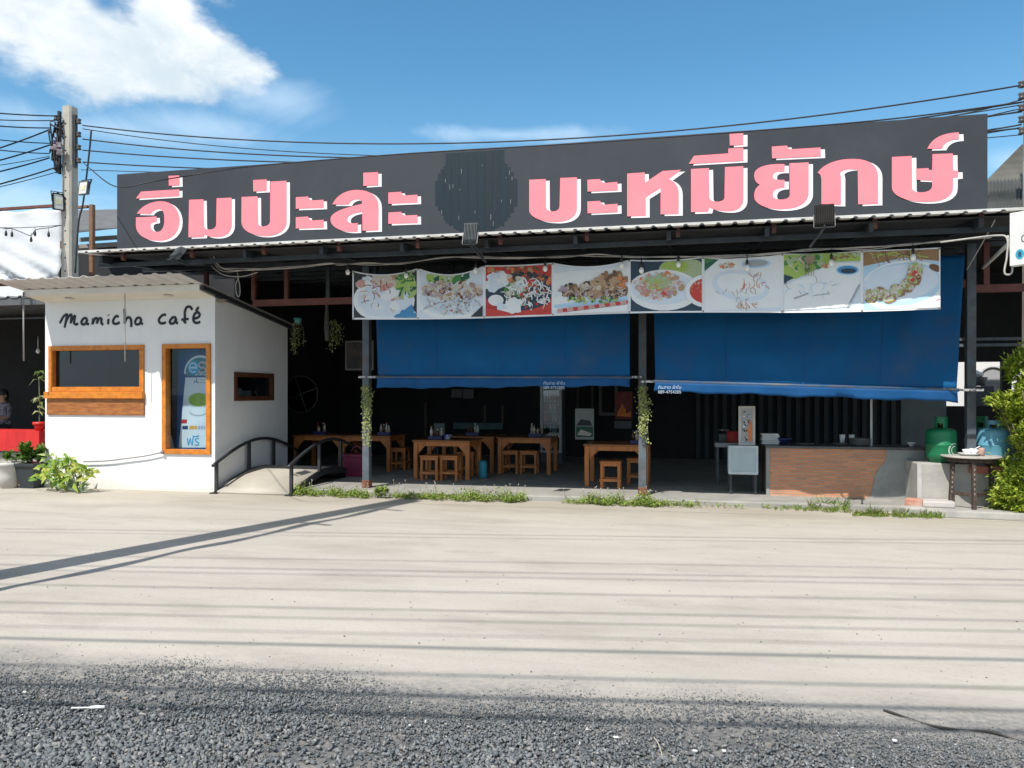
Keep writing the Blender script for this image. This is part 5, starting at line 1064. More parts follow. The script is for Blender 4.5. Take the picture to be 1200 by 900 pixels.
# left corner: pots, croton, red table
PG0 = gnd(27, 573); t = thing('potted_plant', 'leafy green plant in a tapered black plastic pot left of the cafe', 'potted plant', PG0)
def square_pot(mb, c, w0, w1, h): 
    vs = [(c[0] + a * w, c[1] + b_ * w, c[2] + z) for w, z in ((w0, 0), (w1, h)) for a, b_ in ((-1, -1), (1, -1), (1, 1), (-1, 1))]
    mb.add(vs, [(3, 2, 1, 0), (0, 1, 5, 4), (1, 2, 6, 5), (2, 3, 7, 6), (3, 0, 4, 7), (4, 5, 6, 7)]); mb.cbox((c[0], c[1], c[2] + h - .045), w1 * 2 + .04, w1 * 2 + .04, .05)
mb = MB(); square_pot(mb, PG0 + Vector((0, .2, 0)), .13, .19, .40); mb.build('pot', M('black_plastic_pot', (0.022, 0.03, 0.035), (0.03, 0.04, 0.045), 4, 0.4), t, bevel=.008)
mb = MB(); rr = random.Random(3); foliage(mb, PG0 + Vector((.0, .2, .55)), (.26, .2, .17), 420, .10, .055, rr, 14, .2); mb.build('leaves', LEAFG, t)
q = gnd(-2, 574) + Vector((-.04, .25, 0)); t = thing('white_pot', 'pale round plant pot cut by the left frame edge', 'plant pot', q); mb = MB(); mb.lathe(q, [(.12, 0), (.15, .2), (.17, .36), (.19, .37), (.19, .42), (.165, .42), (.15, .38)], 22); mb.build('pot', M('pale_pot', (0.5, 0.49, 0.45), (0.42, 0.41, 0.38), 5, 0.7), t)
mb = MB(); foliage(mb, q + Vector((0, 0, .5)), (.16, .15, .08), 110, .09, .05, rr, 8, .2); mb.build('leaves', LEAFG, t)
q = gnd(74, 576); t = thing('spotted_plant', 'sprawling plant with yellow splashed leaves at the cafe wall foot', 'plant', q)
mb = MB(); rr = random.Random(13); SPL = island('splashed_leaves', [(0.10, 0.22, 0.02), (0.24, 0.34, 0.04), (0.50, 0.50, 0.12), (0.12, 0.25, 0.03), (0.32, 0.42, 0.10), (0.40, 0.45, 0.30)], .45, .3)
sm = MB()
for i in range(30):
    a = rr.uniform(0, 6.28); r_ = rr.uniform(.1, .46); p0 = q + Vector((rr.uniform(-.2, .32), -.02 + rr.uniform(0, .12), 0.01)); tip_ = p0 + Vector((r_ * math.cos(a) * .6, -abs(r_ * math.sin(a)) * .4, rr.uniform(.18, .72) * (1 - .5 * min(1, abs(p0.x - q.x - .02) / .4)))); sm.tube(spline([p0, p0.lerp(tip_, .5) + Vector((0, 0, .05)), tip_], 3), .004, 4, cap=False)
    for k in range(5): mb.leaf(tip_ + Vector((rr.gauss(0, .04), rr.gauss(0, .03), rr.gauss(0, .04))), (rr.uniform(-1, 1), rr.uniform(-1, .2), rr.uniform(-.8, .6)), (rr.uniform(-.4, .4), -1, .6), rr.uniform(.12, .22), rr.uniform(.05, .085), .2, .25)
mb.build('leaves', SPL, t); sm.build('stems', M('green_stem', (0.14, 0.18, 0.06), None, 5, 0.7), t)
mb = MB(); 
for i in range(26): a = rr.uniform(-.2, 3.3); mb.leaf(q + Vector((.28 + rr.gauss(0, .03), -.06, .02)), (math.cos(a) * 1.1, -.25 + rr.gauss(0, .15), abs(math.sin(a)) * 1.1 + .05), (0, -1, .3), rr.uniform(.16, .30), .05, .2, .12)
tag(mb.build('agave_plant', island('grey_green_blades', [(0.10, 0.15, 0.08), (0.20, 0.25, 0.16), (0.13, 0.19, 0.10)], .6, .15), None, q), 'grey green plant with broad pointed blades in front of the splashed leaves', 'plant')
# red table with pot on it
RY = 11.5; a = at(46, 507, RY); ztab = at(20, 505, RY).z
t = thing('red_table', 'long red cloth covered table in front of the dark left shop', 'table', (a.x - 1.2, RY + .3, 0))
RED = M('red_cloth', (0.55, 0.02, 0.02), (0.42, 0.012, 0.014), 3, 0.6, 0.08, 8, stretch=(3, 3, .6))
mb = MB(); mb.box(a.x - 2.6, a.x, RY, RY + .6, ztab - .02, ztab); mb.box(a.x - 2.6, a.x, RY - .006, RY - .001, ztab - .36, ztab + .004); mb.box(a.x + .001, a.x + .006, RY, RY + .6, ztab - .36, ztab + .004); mb.build('cloth_cover', RED, t, bevel=.004)
for x in (a.x - .06, a.x - 2.5):
    for y in (RY + .05, RY + .55): mb = MB(); mb.cbox((x, y, 0), .05, .05, ztab - .025); mb.build('leg', BLACKSTEEL, t)
q = Vector((at(46, 500, RY + .15).x, RY + .15, ztab + .006)); t = thing('red_potted_plant', 'droopy houseplant in a bright red pot on the red table', 'potted plant', q)
mb = MB(); mb.lathe(q, [(.06, 0), (.075, .06), (.085, .1), (.105, .1), (.105, .15), (.09, .15), (.08, .11)], 20); mb.build('pot', M('red_pot', (0.62, 0.03, 0.02), None, 5, 0.4), t)
mb = MB(); mb.tube(spline([q + Vector((0, 0, .1)), q + Vector((.01, 0, .5)), q + Vector((-.01, 0, .95))], 4), .01, 6); mb.build('stem', M('plant_stem', (0.15, 0.17, 0.08), None, 5, 0.7), t)
mb = MB(); rr = random.Random(4)
for zc, n in ((.35, 9), (.55, 9), (.95, 10)):
    for i in range(n): a2 = rr.uniform(0, 6.28); mb.leaf(q + Vector((0, 0, zc + rr.uniform(-.05, .08))), (math.cos(a2), math.sin(a2) * .7, rr.uniform(-.2, .5)), (0, 0, 1), rr.uniform(.14, .24), .06, .15, .5)
mb.build('leaves', island('dusty_leaves', [(0.12, 0.20, 0.05), (0.22, 0.28, 0.10), (0.30, 0.33, 0.18)], .5, .25), t)

# ------------------------------------------------------------------ left neighbour shop with white tarpaulin
LX = -26.0; NS = thing('left_shop', 'dark open shop left of the cafe under a grey canopy', 'shop building', (-14, 12.6, 0))
xr = KX0 - .35
mb = MB(); mb.box(LX, xr + 1.0, 16.4, 16.5, 0, 5.2); mb.box(LX, LX + .1, 12.6, 16.4, 0, 4); mb.box(xr + .9, xr + 1.0, 13.2, 16.4, 0, 3.3); mb.build('walls', DARKWALL, NS)
cz = at(30, 347, 11.6).z; mb = MB(); corr(mb, LX, at(60, 350, 11.6).x + .2, 11.6, cz - .02, 16.4, cz + .25, .25, .03); mb.build('canopy_roof', M('grey_canopy', (0.20, 0.21, 0.21), (0.14, 0.145, 0.15), 2, 0.6), NS, solid=.01)
mb = MB(); mb.box(LX, at(60, 350, 11.6).x + .2, 11.62, 11.66, at(30, 357, 11.6).z, cz - .03); mb.build('canopy_edge', M('canopy_edge_grey', (0.10, 0.105, 0.11), None, 3, 0.6), NS)
mb = MB()
for py in (362, 373): a = at(30, py, 12.8); mb.bar((LX, 12.8, a.z), (xr + .8, 12.8, a.z), .03, .03)
mb.build('cross_rails', GREYSTEEL, NS)
TP = 12.5; x1 = at(71, 280, TP).x; zt0, zt1 = at(70, 327, TP).z, at(70, 243, TP).z
TARP = thing('white_tarpaulin', 'white crumpled tarpaulin stretched on a brown frame above the left shop', 'tarpaulin', (x1 - 3, TP, zt0))
mb = MB(); mb.smooth = True; n, m_ = 60, 16; vs = []
for j in range(m_ + 1):
    for i in range(n + 1):
        u, v = i / n, j / m_; x = x1 - 6 * (1 - u); z = zt0 + (zt1 - zt0) * v
        vs.append((x, TP + .05 * math.sin(u * 40 + v * 9 + 2 * math.sin(v * 5)) * .9 * (1 - v * .5) + .07 * math.sin((u * 1.6 + v * .7) * 30) * (1 - v) ** 2, z - (0.05 * abs(math.sin(u * 24)) if j == m_ else 0)))
mb.add(vs, [(j * (n + 1) + i, j * (n + 1) + i + 1, (j + 1) * (n + 1) + i + 1, (j + 1) * (n + 1) + i) for j in range(m_) for i in range(n)])
mb.build('tarp_sheet', M('white_tarp', (0.62, 0.64, 0.66), (0.53, 0.56, 0.59), 1.2, 0.55, 0.25, 4, stretch=(1, 1, 2.5)), TARP, solid=.003)
mb = MB(); mb.bar((x1 - 6, TP + .05, zt1 + .03), (x1, TP + .05, zt1 + .05), .06, .05); mb.bar((x1 - .02, TP + .06, zt0 - .5), (x1 - .02, TP + .06, zt1), .05, .05); mb.bar((x1 - 6, TP + .07, zt0 - .07), (x1, TP + .07, zt0 - .07), .05, .09); mb.build('frame', REDOXIDE, TARP)
zc2 = at(20, 352, 12.0); mb = MB(); mb.box(LX, at(30, 345, 12.0).x, 12.0, 12.02, zc2.z + .02, at(20, 335, 12.0).z); tag(mb.build('valance_panel', M('pale_valance', (0.66, 0.68, 0.70), (0.58, 0.6, 0.62), 4, 0.6, stretch=(6, 1, .3)), None, (at(30, 345, 12).x, 12, zc2.z)), 'pale panel strip over the dark left shop beside the cafe eave', 'panel')
SL = thing('bulb_string', 'string of small dark bulbs hung across the white tarpaulin', 'string light', at(35, 268, 11.0))
pts = [at(x, y, 11.0) for x, y in ((-30, 266), (0, 267), (8, 268), (14, 268), (25, 272), (36, 276), (41, 270), (48, 268), (57, 267), (72, 264))]; mb = MB(); mb.tube(spline(pts, 5), .007, 5); mb.tube(spline([at(-30, 266, 11.0), at(20, 267, 11.0), at(72, 264, 11.0)], 6), .006, 5); mb.build('cable', BLACKRUBBER, SL)
for x, y in ((7, 274), (14, 275), (36.5, 281), (41, 274), (57, 275), (-12, 274)):
    q = at(x, y, 11.0); mb = MB(); mb.lathe(q, [(0.0, -.045), (.018, -.03), (.022, -.01), (.018, .02), (.012, .05), (.004, .06), (.004, .12)], 8); mb.build('bulb', SOCK, SL)
q = at(44.5, 412, 14.0); mb = MB(); mb.tube([q + Vector((0, 0, .32)), q + Vector((0, 0, .06))], .006, 5); mb.lathe(q, [(0, -.045), (.03, -.03), (.045, 0), (.03, .04), (.014, .07)], 12); tag(mb.build('hanging_bulb', BULB, None, q), 'single pale bulb hanging in the dark left shop', 'light bulb')

# seated person in the dark shop: one skinned body with hair and shirt faces
def person():
    base = at(3, 505, 14.3); base.z = 0.28
    t = thing('person', 'person in a grey patterned shirt sitting in the dark left shop behind the red table', 'person', base)
    J = {}; V = []; E = []; RR = []
    def j(n, p, r, par=None):
        J[n] = len(V); V.append(Vector(p)); RR.append(r)
        if par: E.append((J[par], J[n]))
    j('pel', (0, .05, .50), .15); j('bel', (0, .03, .66), .145, 'pel'); j('che', (0, .02, .85), .155, 'bel'); j('col', (0, .02, 1.00), .11, 'che'); j('nec', (0, .01, 1.08), .055, 'col'); j('jaw', (0, -.015, 1.14), .068, 'nec'); j('hed', (0, -.01, 1.22), .092, 'jaw'); j('top', (0, .005, 1.29), .075, 'hed')
    for s, n in ((-1, 'l'), (1, 'r')):
        j('sh' + n, (s * .17, .02, .98), .062, 'col'); j('el' + n, (s * .24, -.06, .74), .047, 'sh' + n); j('wr' + n, (s * .15, -.27, .70), .033, 'el' + n); j('ha' + n, (s * .11, -.36, .70), .036, 'wr' + n)
        j('hp' + n, (s * .09, 0, .50), .10, 'pel'); j('kn' + n, (s * .13, -.40, .50), .072, 'hp' + n); j('an' + n, (s * .13, -.40, .09), .045, 'kn' + n); j('fo' + n, (s * .13, -.55, .045), .04, 'an' + n)
    me = bpy.data.meshes.new('body'); me.from_pydata(V, E, []); o = bpy.data.objects.new('body_skin', me); COL.objects.link(o)
    sk = o.modifiers.new('skin', 'SKIN'); o.modifiers.new('sub', 'SUBSURF').levels = 2; o.modifiers['sub'].render_levels = 2
    for i, r_ in enumerate(RR): me.skin_vertices[0].data[i].radius = (r_, r_ * .86); me.skin_vertices[0].data[i].use_root = (i == 0)
    m2 = bpy.data.meshes.new_from_object(o.evaluated_get(bpy.context.evaluated_depsgraph_get())); bpy.data.objects.remove(o)
    SKIN = M('skin', (0.36, 0.20, 0.13), None, 5, 0.6); SH = M('grey_patterned_shirt', (0.20, 0.20, 0.23), (0.09, 0.07, 0.10), 16, 0.8, sharp=(.45, .55)); TR = M('dark_trousers', (0.04, 0.04, 0.05), None, 5, 0.8); HR = M('black_hair', (0.012, 0.01, 0.01), None, 20, 0.6)
    for k in (SKIN, SH, TR): m2.materials.append(k)
    for p in m2.polygons:
        c = p.center; p.use_smooth = True
        p.material_index = 2 if (c.z < .58 and c.y > -.47 and c.z > .1 and abs(c.x) < .26 and not (abs(c.z - .7) < .1)) else (1 if c.z < 1.05 and not (c.y < -.08 and .6 < c.z < .8 and abs(c.x) < .235 and c.y < -.12) and c.z > .55 else 0)
    o = bpy.data.objects.new('body', m2); COL.objects.link(o); o.parent = t
    def loc(p): return Vector(p) + base
    mb = MB(); mb.sphere(loc((0, .02, 1.25)), .1, .105, .105, 18, 10); mb.sphere(loc((0, .06, 1.18)), .09, .07, .11, 14, 8); mb.build('hair', HR, t)
    mb = MB()
    for s in (-1, 1): mb.sphere(loc((s * .032, -.098, 1.215)), .012, .006, .007, 8, 5)
    mb.build('eyes', HR, t)
    mb = MB(); mb.sphere(loc((0, -.105, 1.185)), .013, .018, .022, 8, 6)
    for s in (-1, 1): mb.sphere(loc((s * .088, 0, 1.2)), .012, .02, .03, 8, 6)
    for s in (-1, 1):
        for k in range(4): mb.tube([loc((s * .11 + (k - 1.5) * .018, -.37, .70)), loc((s * .11 + (k - 1.5) * .02, -.42, .705)), loc((s * .11 + (k - 1.5) * .02, -.45, .69))], [.010, .009, .007], 6)
        mb.tube([loc((s * .08, -.35, .70)), loc((s * .05, -.39, .70)), loc((s * .045, -.42, .695))], [.011, .010, .008], 6)
    mb.build('face_and_fingers', SKIN, t)
    mb = MB(); mb.cbox(base + Vector((0, .05, .40)), .36, .34, .04); 
    st_ = thing('plastic_stool', 'dark stool under the seated person in the left shop', 'stool', base + Vector((0, .05, 0))); mb.build('seat', BLACKSTEEL, st_)
    for sx_ in (-1, 1):
        for sy_ in (-1, 1): mb = MB(); mb.cbox(base + Vector((sx_ * .15, .05 + sy_ * .14, 0)), .03, .03, .4); mb.build('leg', BLACKSTEEL, st_)
person()

# structure behind the left end of the sign
UR = thing('upper_roof', 'small higher roof piece on a brown post behind the left end of the sign', 'roof', at(115, 285, 13.5))
mb = MB(); a = at(92, 272, 13.5); b_ = at(150, 266, 13.5); mb.add([a, b_, at(150, 290, 18) + Vector((1, 0, 1.0)), at(92, 290, 18) + Vector((0, 0, 1.0))], [(0, 1, 2, 3)]); mb.build('roof_sheet', M('old_dark_sheet', (0.13, 0.13, 0.125), (0.09, 0.09, 0.09), 3, 0.7), UR, solid=.02)
mb = MB(); q = at(108, 240, 13.4); mb.bar((q.x, 13.4, at(108, 330, 13.4).z - .8), (q.x, 13.4, q.z), .08, .08); mb.bar((q.x - .1, 13.4, q.z - .03), (at(92, 241, 13.4).x - .4, 13.4, q.z - .05), .06, .05); mb.build('post', M('brown_post', (0.22, 0.12, 0.07), (0.16, 0.085, 0.05), 6, 0.7), UR)
mb = MB()
for py in (281, 289): mb.bar(at(94, py, 13.8), at(140, py - 3, 13.8), .06, .08)
mb.build('purlins', M('pale_purlin', (0.30, 0.27, 0.23), None, 5, 0.7), UR)

# ------------------------------------------------------------------ small arched bridge
bx0, bx1 = -7.0, -5.74; by0, by1 = 10.62, 13.25
def arch(y, h=.27): t = (y - by0) / (by1 - by0); return h * math.sin(math.pi * min(max(t, 0), 1)) 
BR = thing('arched_footbridge', 'small arched concrete footbridge with black steel railings beside the cafe', 'footbridge', ((bx0 + bx1) / 2, by0, 0))
ys = list(np.linspace(by0, by1, 17)); mb = MB(); mb.smooth = True
top = [(x, y, arch(y) + .012) for y in ys for x in (bx0 + .03, bx1 - .03)]; n = len(ys)
mb.add(top, [(2 * i, 2 * i + 1, 2 * i + 3, 2 * i + 2) for i in range(n - 1)]); mb.build('deck', M('bridge_deck_concrete', (0.44, 0.405, 0.34), (0.37, 0.34, 0.29), 2, 0.85, 0.2, 50, dirt=(0.28, 0.25, 0.2), dscale=3, damt=.4), BR, solid=.05)
for sx_, nm in ((bx0, -1), (bx1, 1)):
    mb = MB(); pts = [(sx_, y, arch(y) - .01) for y in ys]
    for i in range(n - 1): mb.bar(pts[i], pts[i + 1], .03, .10)
    mb.build('edge_beam', BLACKSTEEL, BR)
    rl = MB()
    def hr(y): t = (y - by0) / (by1 - by0); return .46 + .31 * math.sin(math.pi * min(max(t, 0), 1))
    hp = [Vector((sx_, y, hr(y))) for y in ys]; hp = [hp[0] + Vector((0, -.07, -.03))] + hp
    rl.tube(hp, .026, 8); r_ = rl.build('railing', BLACKSTEEL, BR)
    for f in (0.01, .36, .66, .99):
        y = by0 + f * (by1 - by0); mb = MB(); mb.box(sx_ - .022, sx_ + .022, y - .022, y + .022, arch(y) * .9 + (.0 if f < .1 else 0), hr(y) - .005); mb.build('post', BLACKSTEEL, r_)
    mb = MB(); mb.box(sx_ - .06, sx_ + .05, by0 - .07, by0 + .05, 0, .02); mb.build('foot_plate', BLACKSTEEL, r_)

# ------------------------------------------------------------------ brick counter
CYF = 11.6; c0, c1 = at(898, 580, CYF).x, at(1083, 580, CYF).x; cz = at(960, 523, CYF).z
CT = thing('brick_counter', 'waist high counter of bare brick partly covered by grey cement', 'counter', ((c0 + c1) / 2, CYF, .08))
def brickmat():
    m = bpy.data.materials.new('rough_thin_brick'); m.use_nodes = True; nt = m.node_tree; N = nt.nodes; L = nt.links; b = N['Principled BSDF']; b.inputs['Roughness'].default_value = .9
    tc = N.new('ShaderNodeTexCoord'); mp = N.new('ShaderNodeMapping'); mp.inputs['Rotation'].default_value = (R(90), 0, 0); L.new(tc.outputs['Object'], mp.inputs[0])
    nd = N.new('ShaderNodeTexNoise'); nd.inputs['Scale'].default_value = 9; nd.inputs['Detail'].default_value = 4; L.new(mp.outputs[0], nd.inputs['Vector'])
    vm = N.new('ShaderNodeMix'); vm.data_type = 'VECTOR'; vm.inputs[0].default_value = .035; L.new(mp.outputs[0], vm.inputs[4]); L.new(nd.outputs['Color'], vm.inputs[5])
    bt = N.new('ShaderNodeTexBrick'); L.new(vm.outputs[1], bt.inputs['Vector']); bt.inputs['Scale'].default_value = 1; bt.inputs['Brick Width'].default_value = .15; bt.inputs['Row Height'].default_value = .034; bt.inputs['Mortar Size'].default_value = .006; bt.inputs['Mortar Smooth'].default_value = .3
    bt.inputs['Color1'].default_value = (.66, .27, .125, 1); bt.inputs['Color2'].default_value = (.48, .20, .105, 1); bt.inputs['Mortar'].default_value = (.36, .30, .24, 1); bt.inputs['Bias'].default_value = -.1
    n2 = N.new('ShaderNodeTexNoise'); n2.inputs['Scale'].default_value = 5; n2.inputs['Detail'].default_value = 7; mp2 = N.new('ShaderNodeMapping'); mp2.inputs['Scale'].default_value = (.6, 1, 3); L.new(tc.outputs['Object'], mp2.inputs[0]); L.new(mp2.outputs[0], n2.inputs['Vector'])
    mr = N.new('ShaderNodeMapRange'); mr.inputs[1].default_value = .5; mr.inputs[2].default_value = .75; mr.inputs[4].default_value = .5; L.new(n2.outputs['Fac'], mr.inputs[0])
    mx = N.new('ShaderNodeMix'); mx.data_type = 'RGBA'; L.new(mr.outputs[0], mx.inputs[0]); L.new(bt.outputs['Color'], mx.inputs[6]); mx.inputs[7].default_value = (.25, .19, .145, 1); L.new(mx.outputs[2], b.inputs['Base Color'])
    bp_ = N.new('ShaderNodeBump'); bp_.inputs['Strength'].default_value = .6; bp_.inputs['Distance'].default_value = .01; bp_.invert = True; L.new(bt.outputs['Fac'], bp_.inputs['Height']); L.new(bp_.outputs[0], b.inputs['Normal'])
    return m
mb = MB(); mb.box(c0 + .045, c1 - .002, CYF, CYF + .12, .08, cz - .035); mb.build('brick_face', brickmat(), CT)
mb = MB(); edge = [(1039, 527), (1039, 538), (1032, 546), (1026, 556), (1023, 568), (1021, 578), (1016, 587)]; eb = [at(x, y, CYF) for x, y in edge]
rr = random.Random(4); eb2 = []
for i in range(len(eb) - 1):
    for k in range(4): eb2.append(eb[i].lerp(eb[i + 1], k / 4) + Vector((rr.uniform(-.012, .012), 0, 0)))
zb_ = .081; pts = [Vector((c1, CYF - .012, cz - .036))] + [Vector((p.x, CYF - .012, min(max(p.z, zb_), cz - .036))) for p in eb2] + [Vector((eb[-1].x, CYF - .012, zb_)), Vector((c1, CYF - .012, zb_))]
mb.prism(pts, (0, .0115, 0)); mb.build('cement_face', GREYPLASTER, CT)
mb = MB(); mb.box(c0, c0 + .044, CYF - .012, CYF + .12, .081, cz - .036); mb.build('corner_post', GREYPLASTER, CT)
mb = MB(); mb.box(c0 - .01, c1 + .1, CYF - .025, CYF + .62, cz - .035, cz); mb.build('counter_top', M('dark_counter_top', (0.11, 0.11, 0.105), (0.07, 0.07, 0.068), 4, 0.4), CT, bevel=.004)
mb = MB(); mb.box(c0, c0 + .1, CYF + .121, CYF + .6, .081, cz - .036); mb.build('end_wall', M('stained_end_wall', (0.16, 0.11, 0.085), (0.08, 0.07, 0.065), 3, 0.8), CT)
mb = MB(); q = at(1021, 520, CYF + .3); mb.box(q.x - .014, q.x + .014, CYF + .29, CYF + .31, cz, at(1021, 455, CYF + .3).z); tag(mb.build('glass_post', M('pale_post', (0.55, 0.56, 0.55), None, 5, 0.4), None, (q.x, CYF + .3, cz)), 'slim pale upright rising from the brick counter top', 'post')
def on_counter(px, dy=.3): return Vector((at(px, 515, CYF + dy).x, CYF + dy, cz + .001))
STEEL = M('stainless', (0.45, 0.46, 0.47), (0.38, 0.39, 0.40), 6, 0.25, metal=.9)
for px, dy, r_, h, mt, lab in ((943, .2, .15, .025, STEEL, 'wide shallow steel tray on the counter'), (983, .18, .12, .03, STEEL, 'smaller steel tray right of the wide tray on the counter')):
    q = on_counter(px, dy); mb = MB(); mb.lathe(q, [(r_ * .8, 0), (r_ * .85, .004), (r_, h), (r_ * 1.06, h), (r_ * 1.06, h + .004), (r_ * .97, h + .003), (r_ * .82, .008), (0, .008)], 24); tag(mb.build('steel_tray', mt, None, q), lab, 'tray', 'trays on the counter')
q = on_counter(918, .4); mb = MB(); mb.lathe(q, [(.05, 0), (.07, .01), (.11, .06), (.125, .09), (.115, .09), (.06, .02), (0, .015)], 22); tag(mb.build('blue_bowl', M('navy_bowl', (0.02, 0.03, 0.12), None, 5, 0.3), None, q), 'dark blue bowl on the counter beside the white stack', 'bowl')
q = on_counter(902, .42); t = thing('container_stack', 'stack of pale folded trays at the left end of the brick counter', 'stack', q)
for i in range(6): mb = MB(); mb.cbox(q + Vector((.01 * math.sin(i * 2), 0, .026 * i)), .24, .2, .022, .06 * math.sin(i * 3)); mb.build('tray', WHITEPLASTIC, t, bevel=.004)
q = on_counter(1008, .34); mb = MB(); mb.lathe(q, [(.12, 0), (.14, .02), (.145, .09), (.155, .095), (.15, .1), (.13, .1), (.12, .02), (0, .015)], 24); tag(mb.build('cooking_pot', M('dull_grey_pot', (0.24, 0.25, 0.25), None, 5, 0.4, metal=.4), None, q), 'dull grey pot on the counter left of the slim upright', 'pot')
for px, lab in ((987, 'pale cup behind the smaller steel tray'), (998, 'pale cup next to the dull grey pot')):
    q = on_counter(px, .55); mb = MB(); mb.lathe(q, [(.03, 0), (.035, .07), (.042, .14), (.038, .14), (.03, .02), (0, .01)], 16); tag(mb.build('cup', WHITEPLASTIC, None, q), lab, 'cup', 'cups on the counter')
q = on_counter(1068, .2); mb = MB(); mb.lathe(q, [(.02, 0), (.025, .01), (.05, .045), (.06, .06), (.054, .06), (.02, .015), (0, .012)], 16); tag(mb.build('small_bowl', WHITEPLASTIC, None, q), 'small white bowl near the right end of the counter', 'bowl')

# ------------------------------------------------------------------ concrete block, gas cylinders, rubble
BLY = 11.02; bz = at(1100, 543, BLY).z; kx0 = at(1075, 560, BLY).x
t = thing('concrete_block', 'stained low concrete block under the gas cylinders', 'block', (kx0 + .6, BLY, 0))
mb = MB(); mb.box(kx0, kx0 + 2.4, BLY, 12.2, 0, bz); mb.build('block', CONC, t, bevel=.015)
mb = MB(); mb.box(kx0 - .004, kx0 + .05, BLY - .014, BLY - .001, .1, bz + .002); mb.build('edge_strip', M('pale_edge', (0.45, 0.44, 0.42), None, 4, 0.8), t)
def cyl(label, px, pyb, Y, r, h, mat, collar, z0):
    x = at(px, pyb, Y).x; q = Vector((x, Y, z0)); t = thing('gas_cylinder', label, 'gas cylinder', q, 'gas cylinders on the concrete block')
    mb = MB(); mb.lathe(q, [(r * .8, .0), (r * .8, .03), (r * .86, .04), (r * .97, .07), (r, .11), (r, h * .5), (r + .003, h * .5 + .004), (r + .003, h * .5 + .016), (r, h * .5 + .02), (r, h * .86), (r * .965, h * .92), (r * .85, h * .97), (r * .6, h * .995), (r * .3, h), (0, h)], 32); mb.build('tank', mat, t)
    mb = MB(); rc = r * .42; nseg = 20
    for k in range(nseg):
        a0, a1 = 2 * math.pi * k / nseg, 2 * math.pi * (k + 1) / nseg
        hi = h + collar; lo = h * .95 if k % 10 > 2 else h + collar * .45
        f = lambda a, rr_, z: (q.x + rr_ * math.cos(a + .6), q.y + rr_ * math.sin(a + .6), q.z + z)
        mb.add([f(a0, rc, lo), f(a1, rc, lo), f(a1, rc, hi), f(a0, rc, hi), f(a0, rc - .01, lo), f(a1, rc - .01, lo), f(a1, rc - .01, hi), f(a0, rc - .01, hi)], [(0, 1, 2, 3), (5, 4, 7, 6), (3, 2, 6, 7), (1, 0, 4, 5)])
    mb.build('collar', mat, t)
    mb = MB(); mb.lathe(q + Vector((0, 0, h - .005)), [(.022, 0), (.022, .05), (.03, .055), (.03, .075), (.012, .08)], 12); mb.build('valve', M('brass_valve', (0.35, 0.25, 0.10), None, 5, 0.35, metal=.8), t); return t, q
GRN = M('green_gas_paint', (0.008, 0.17, 0.07), (0.006, 0.125, 0.05), 3, 0.4, 0.03, 30, dirt=(0.05, 0.10, 0.06), dscale=3, damt=.4)
BLU = M('pale_blue_gas_paint', (0.11, 0.31, 0.41), (0.085, 0.25, 0.34), 3, 0.45, 0.03, 30, dirt=(0.12, 0.16, 0.18), dscale=4, damt=.4)
g1, q1 = cyl('bright green gas cylinder at the left end of the concrete block', 1103, 541, 11.22, .185, .45, GRN, .15, bz)
cyl('second green gas cylinder half hidden behind the right column', 1150, 541, 11.66, .185, .45, GRN, .15, bz)
cyl('pale blue gas cylinder behind the old table', 1165, 541, 11.24, .215, .46, BLU, .10, bz)
mb = MB(); MK = M('faded_white_mark', (0.50, 0.58, 0.52), None, 8, 0.7)
for rr_ in (.05, .085):
    pts = []
    for k in range(11):
        a = R(70 + 19 * k); pts.append((rr_ * math.cos(a), rr_ * math.sin(a)))
    for i in range(10):
        for_ = []
        for (u, v), w in ((pts[i], .92), (pts[i + 1], .92), (pts[i + 1], 1.12), (pts[i], 1.12)):
            th = R(-52) + u * w / .185; for_.append((q1.x + .1862 * math.cos(th), q1.y + .1862 * math.sin(th), q1.z + .17 + v * w))
        mb.add(for_, [(0, 1, 2, 3)])
mb.build('painted_mark', MK, g1)
mb = MB(); q = at(1151, 546, BLY); mb.box(q.x - .16, q.x + .22, BLY - .06, BLY - .004, bz - .12, bz - .02); tag(mb.build('red_tile', M('red_clay', (0.42, 0.15, 0.12), (0.34, 0.12, 0.1), 8, 0.8), None, (q.x, BLY, bz - .12), bevel=.01), 'faded red slab leaning at the block front behind the old table', 'slab')
t = thing('stone_step', 'pale uneven concrete step at the foot of the block', 'step', gnd(1090, 598))
mb = MB(); sx_ = at(1060, 590, 10.6).x; mb.prism([(sx_ + .05, 10.52, 0), (sx_ + 1.5, 10.40, 0), (sx_ + 1.8, 11.01, 0), (sx_ + .12, 11.01, 0)], (0, 0, .09)); mb.build('slab', CONC, t, bevel=.02)
mb = MB(); mb.prism([(sx_ + .18, 10.72, .091), (sx_ + .62, 10.70, .091), (sx_ + .66, 10.99, .091), (sx_ + .24, 10.99, .091)], (0, 0, .08)); mb.build('upper_slab', M('pale_broken_slab', (0.46, 0.44, 0.41), (0.4, 0.38, 0.36), 5, 0.85, 0.3, 30), t, bevel=.02)
mb = MB(); mb.cbox((sx_ + .09, 10.56, .0), .26, .2, .12, .2); tag(mb.build('broken_stone', M('broken_stone_grey', (0.42, 0.40, 0.37), (0.33, 0.31, 0.29), 7, 0.9, 0.3, 30), None, (sx_ + .09, 10.56, 0), bevel=.025), 'broken grey stone at the right end of the counter foot', 'stone')
mb = MB(); mb.cbox((sx_ + .14, 10.72, .092), .2, .16, .11, -.3); tag(mb.build('broken_brick', M('broken_brick_red', (0.40, 0.17, 0.11), (0.45, 0.3, 0.24), 7, 0.9, 0.3, 30), None, (sx_ + .14, 10.72, .09), bevel=.015), 'broken reddish brick on the stone step beside the counter', 'brick')

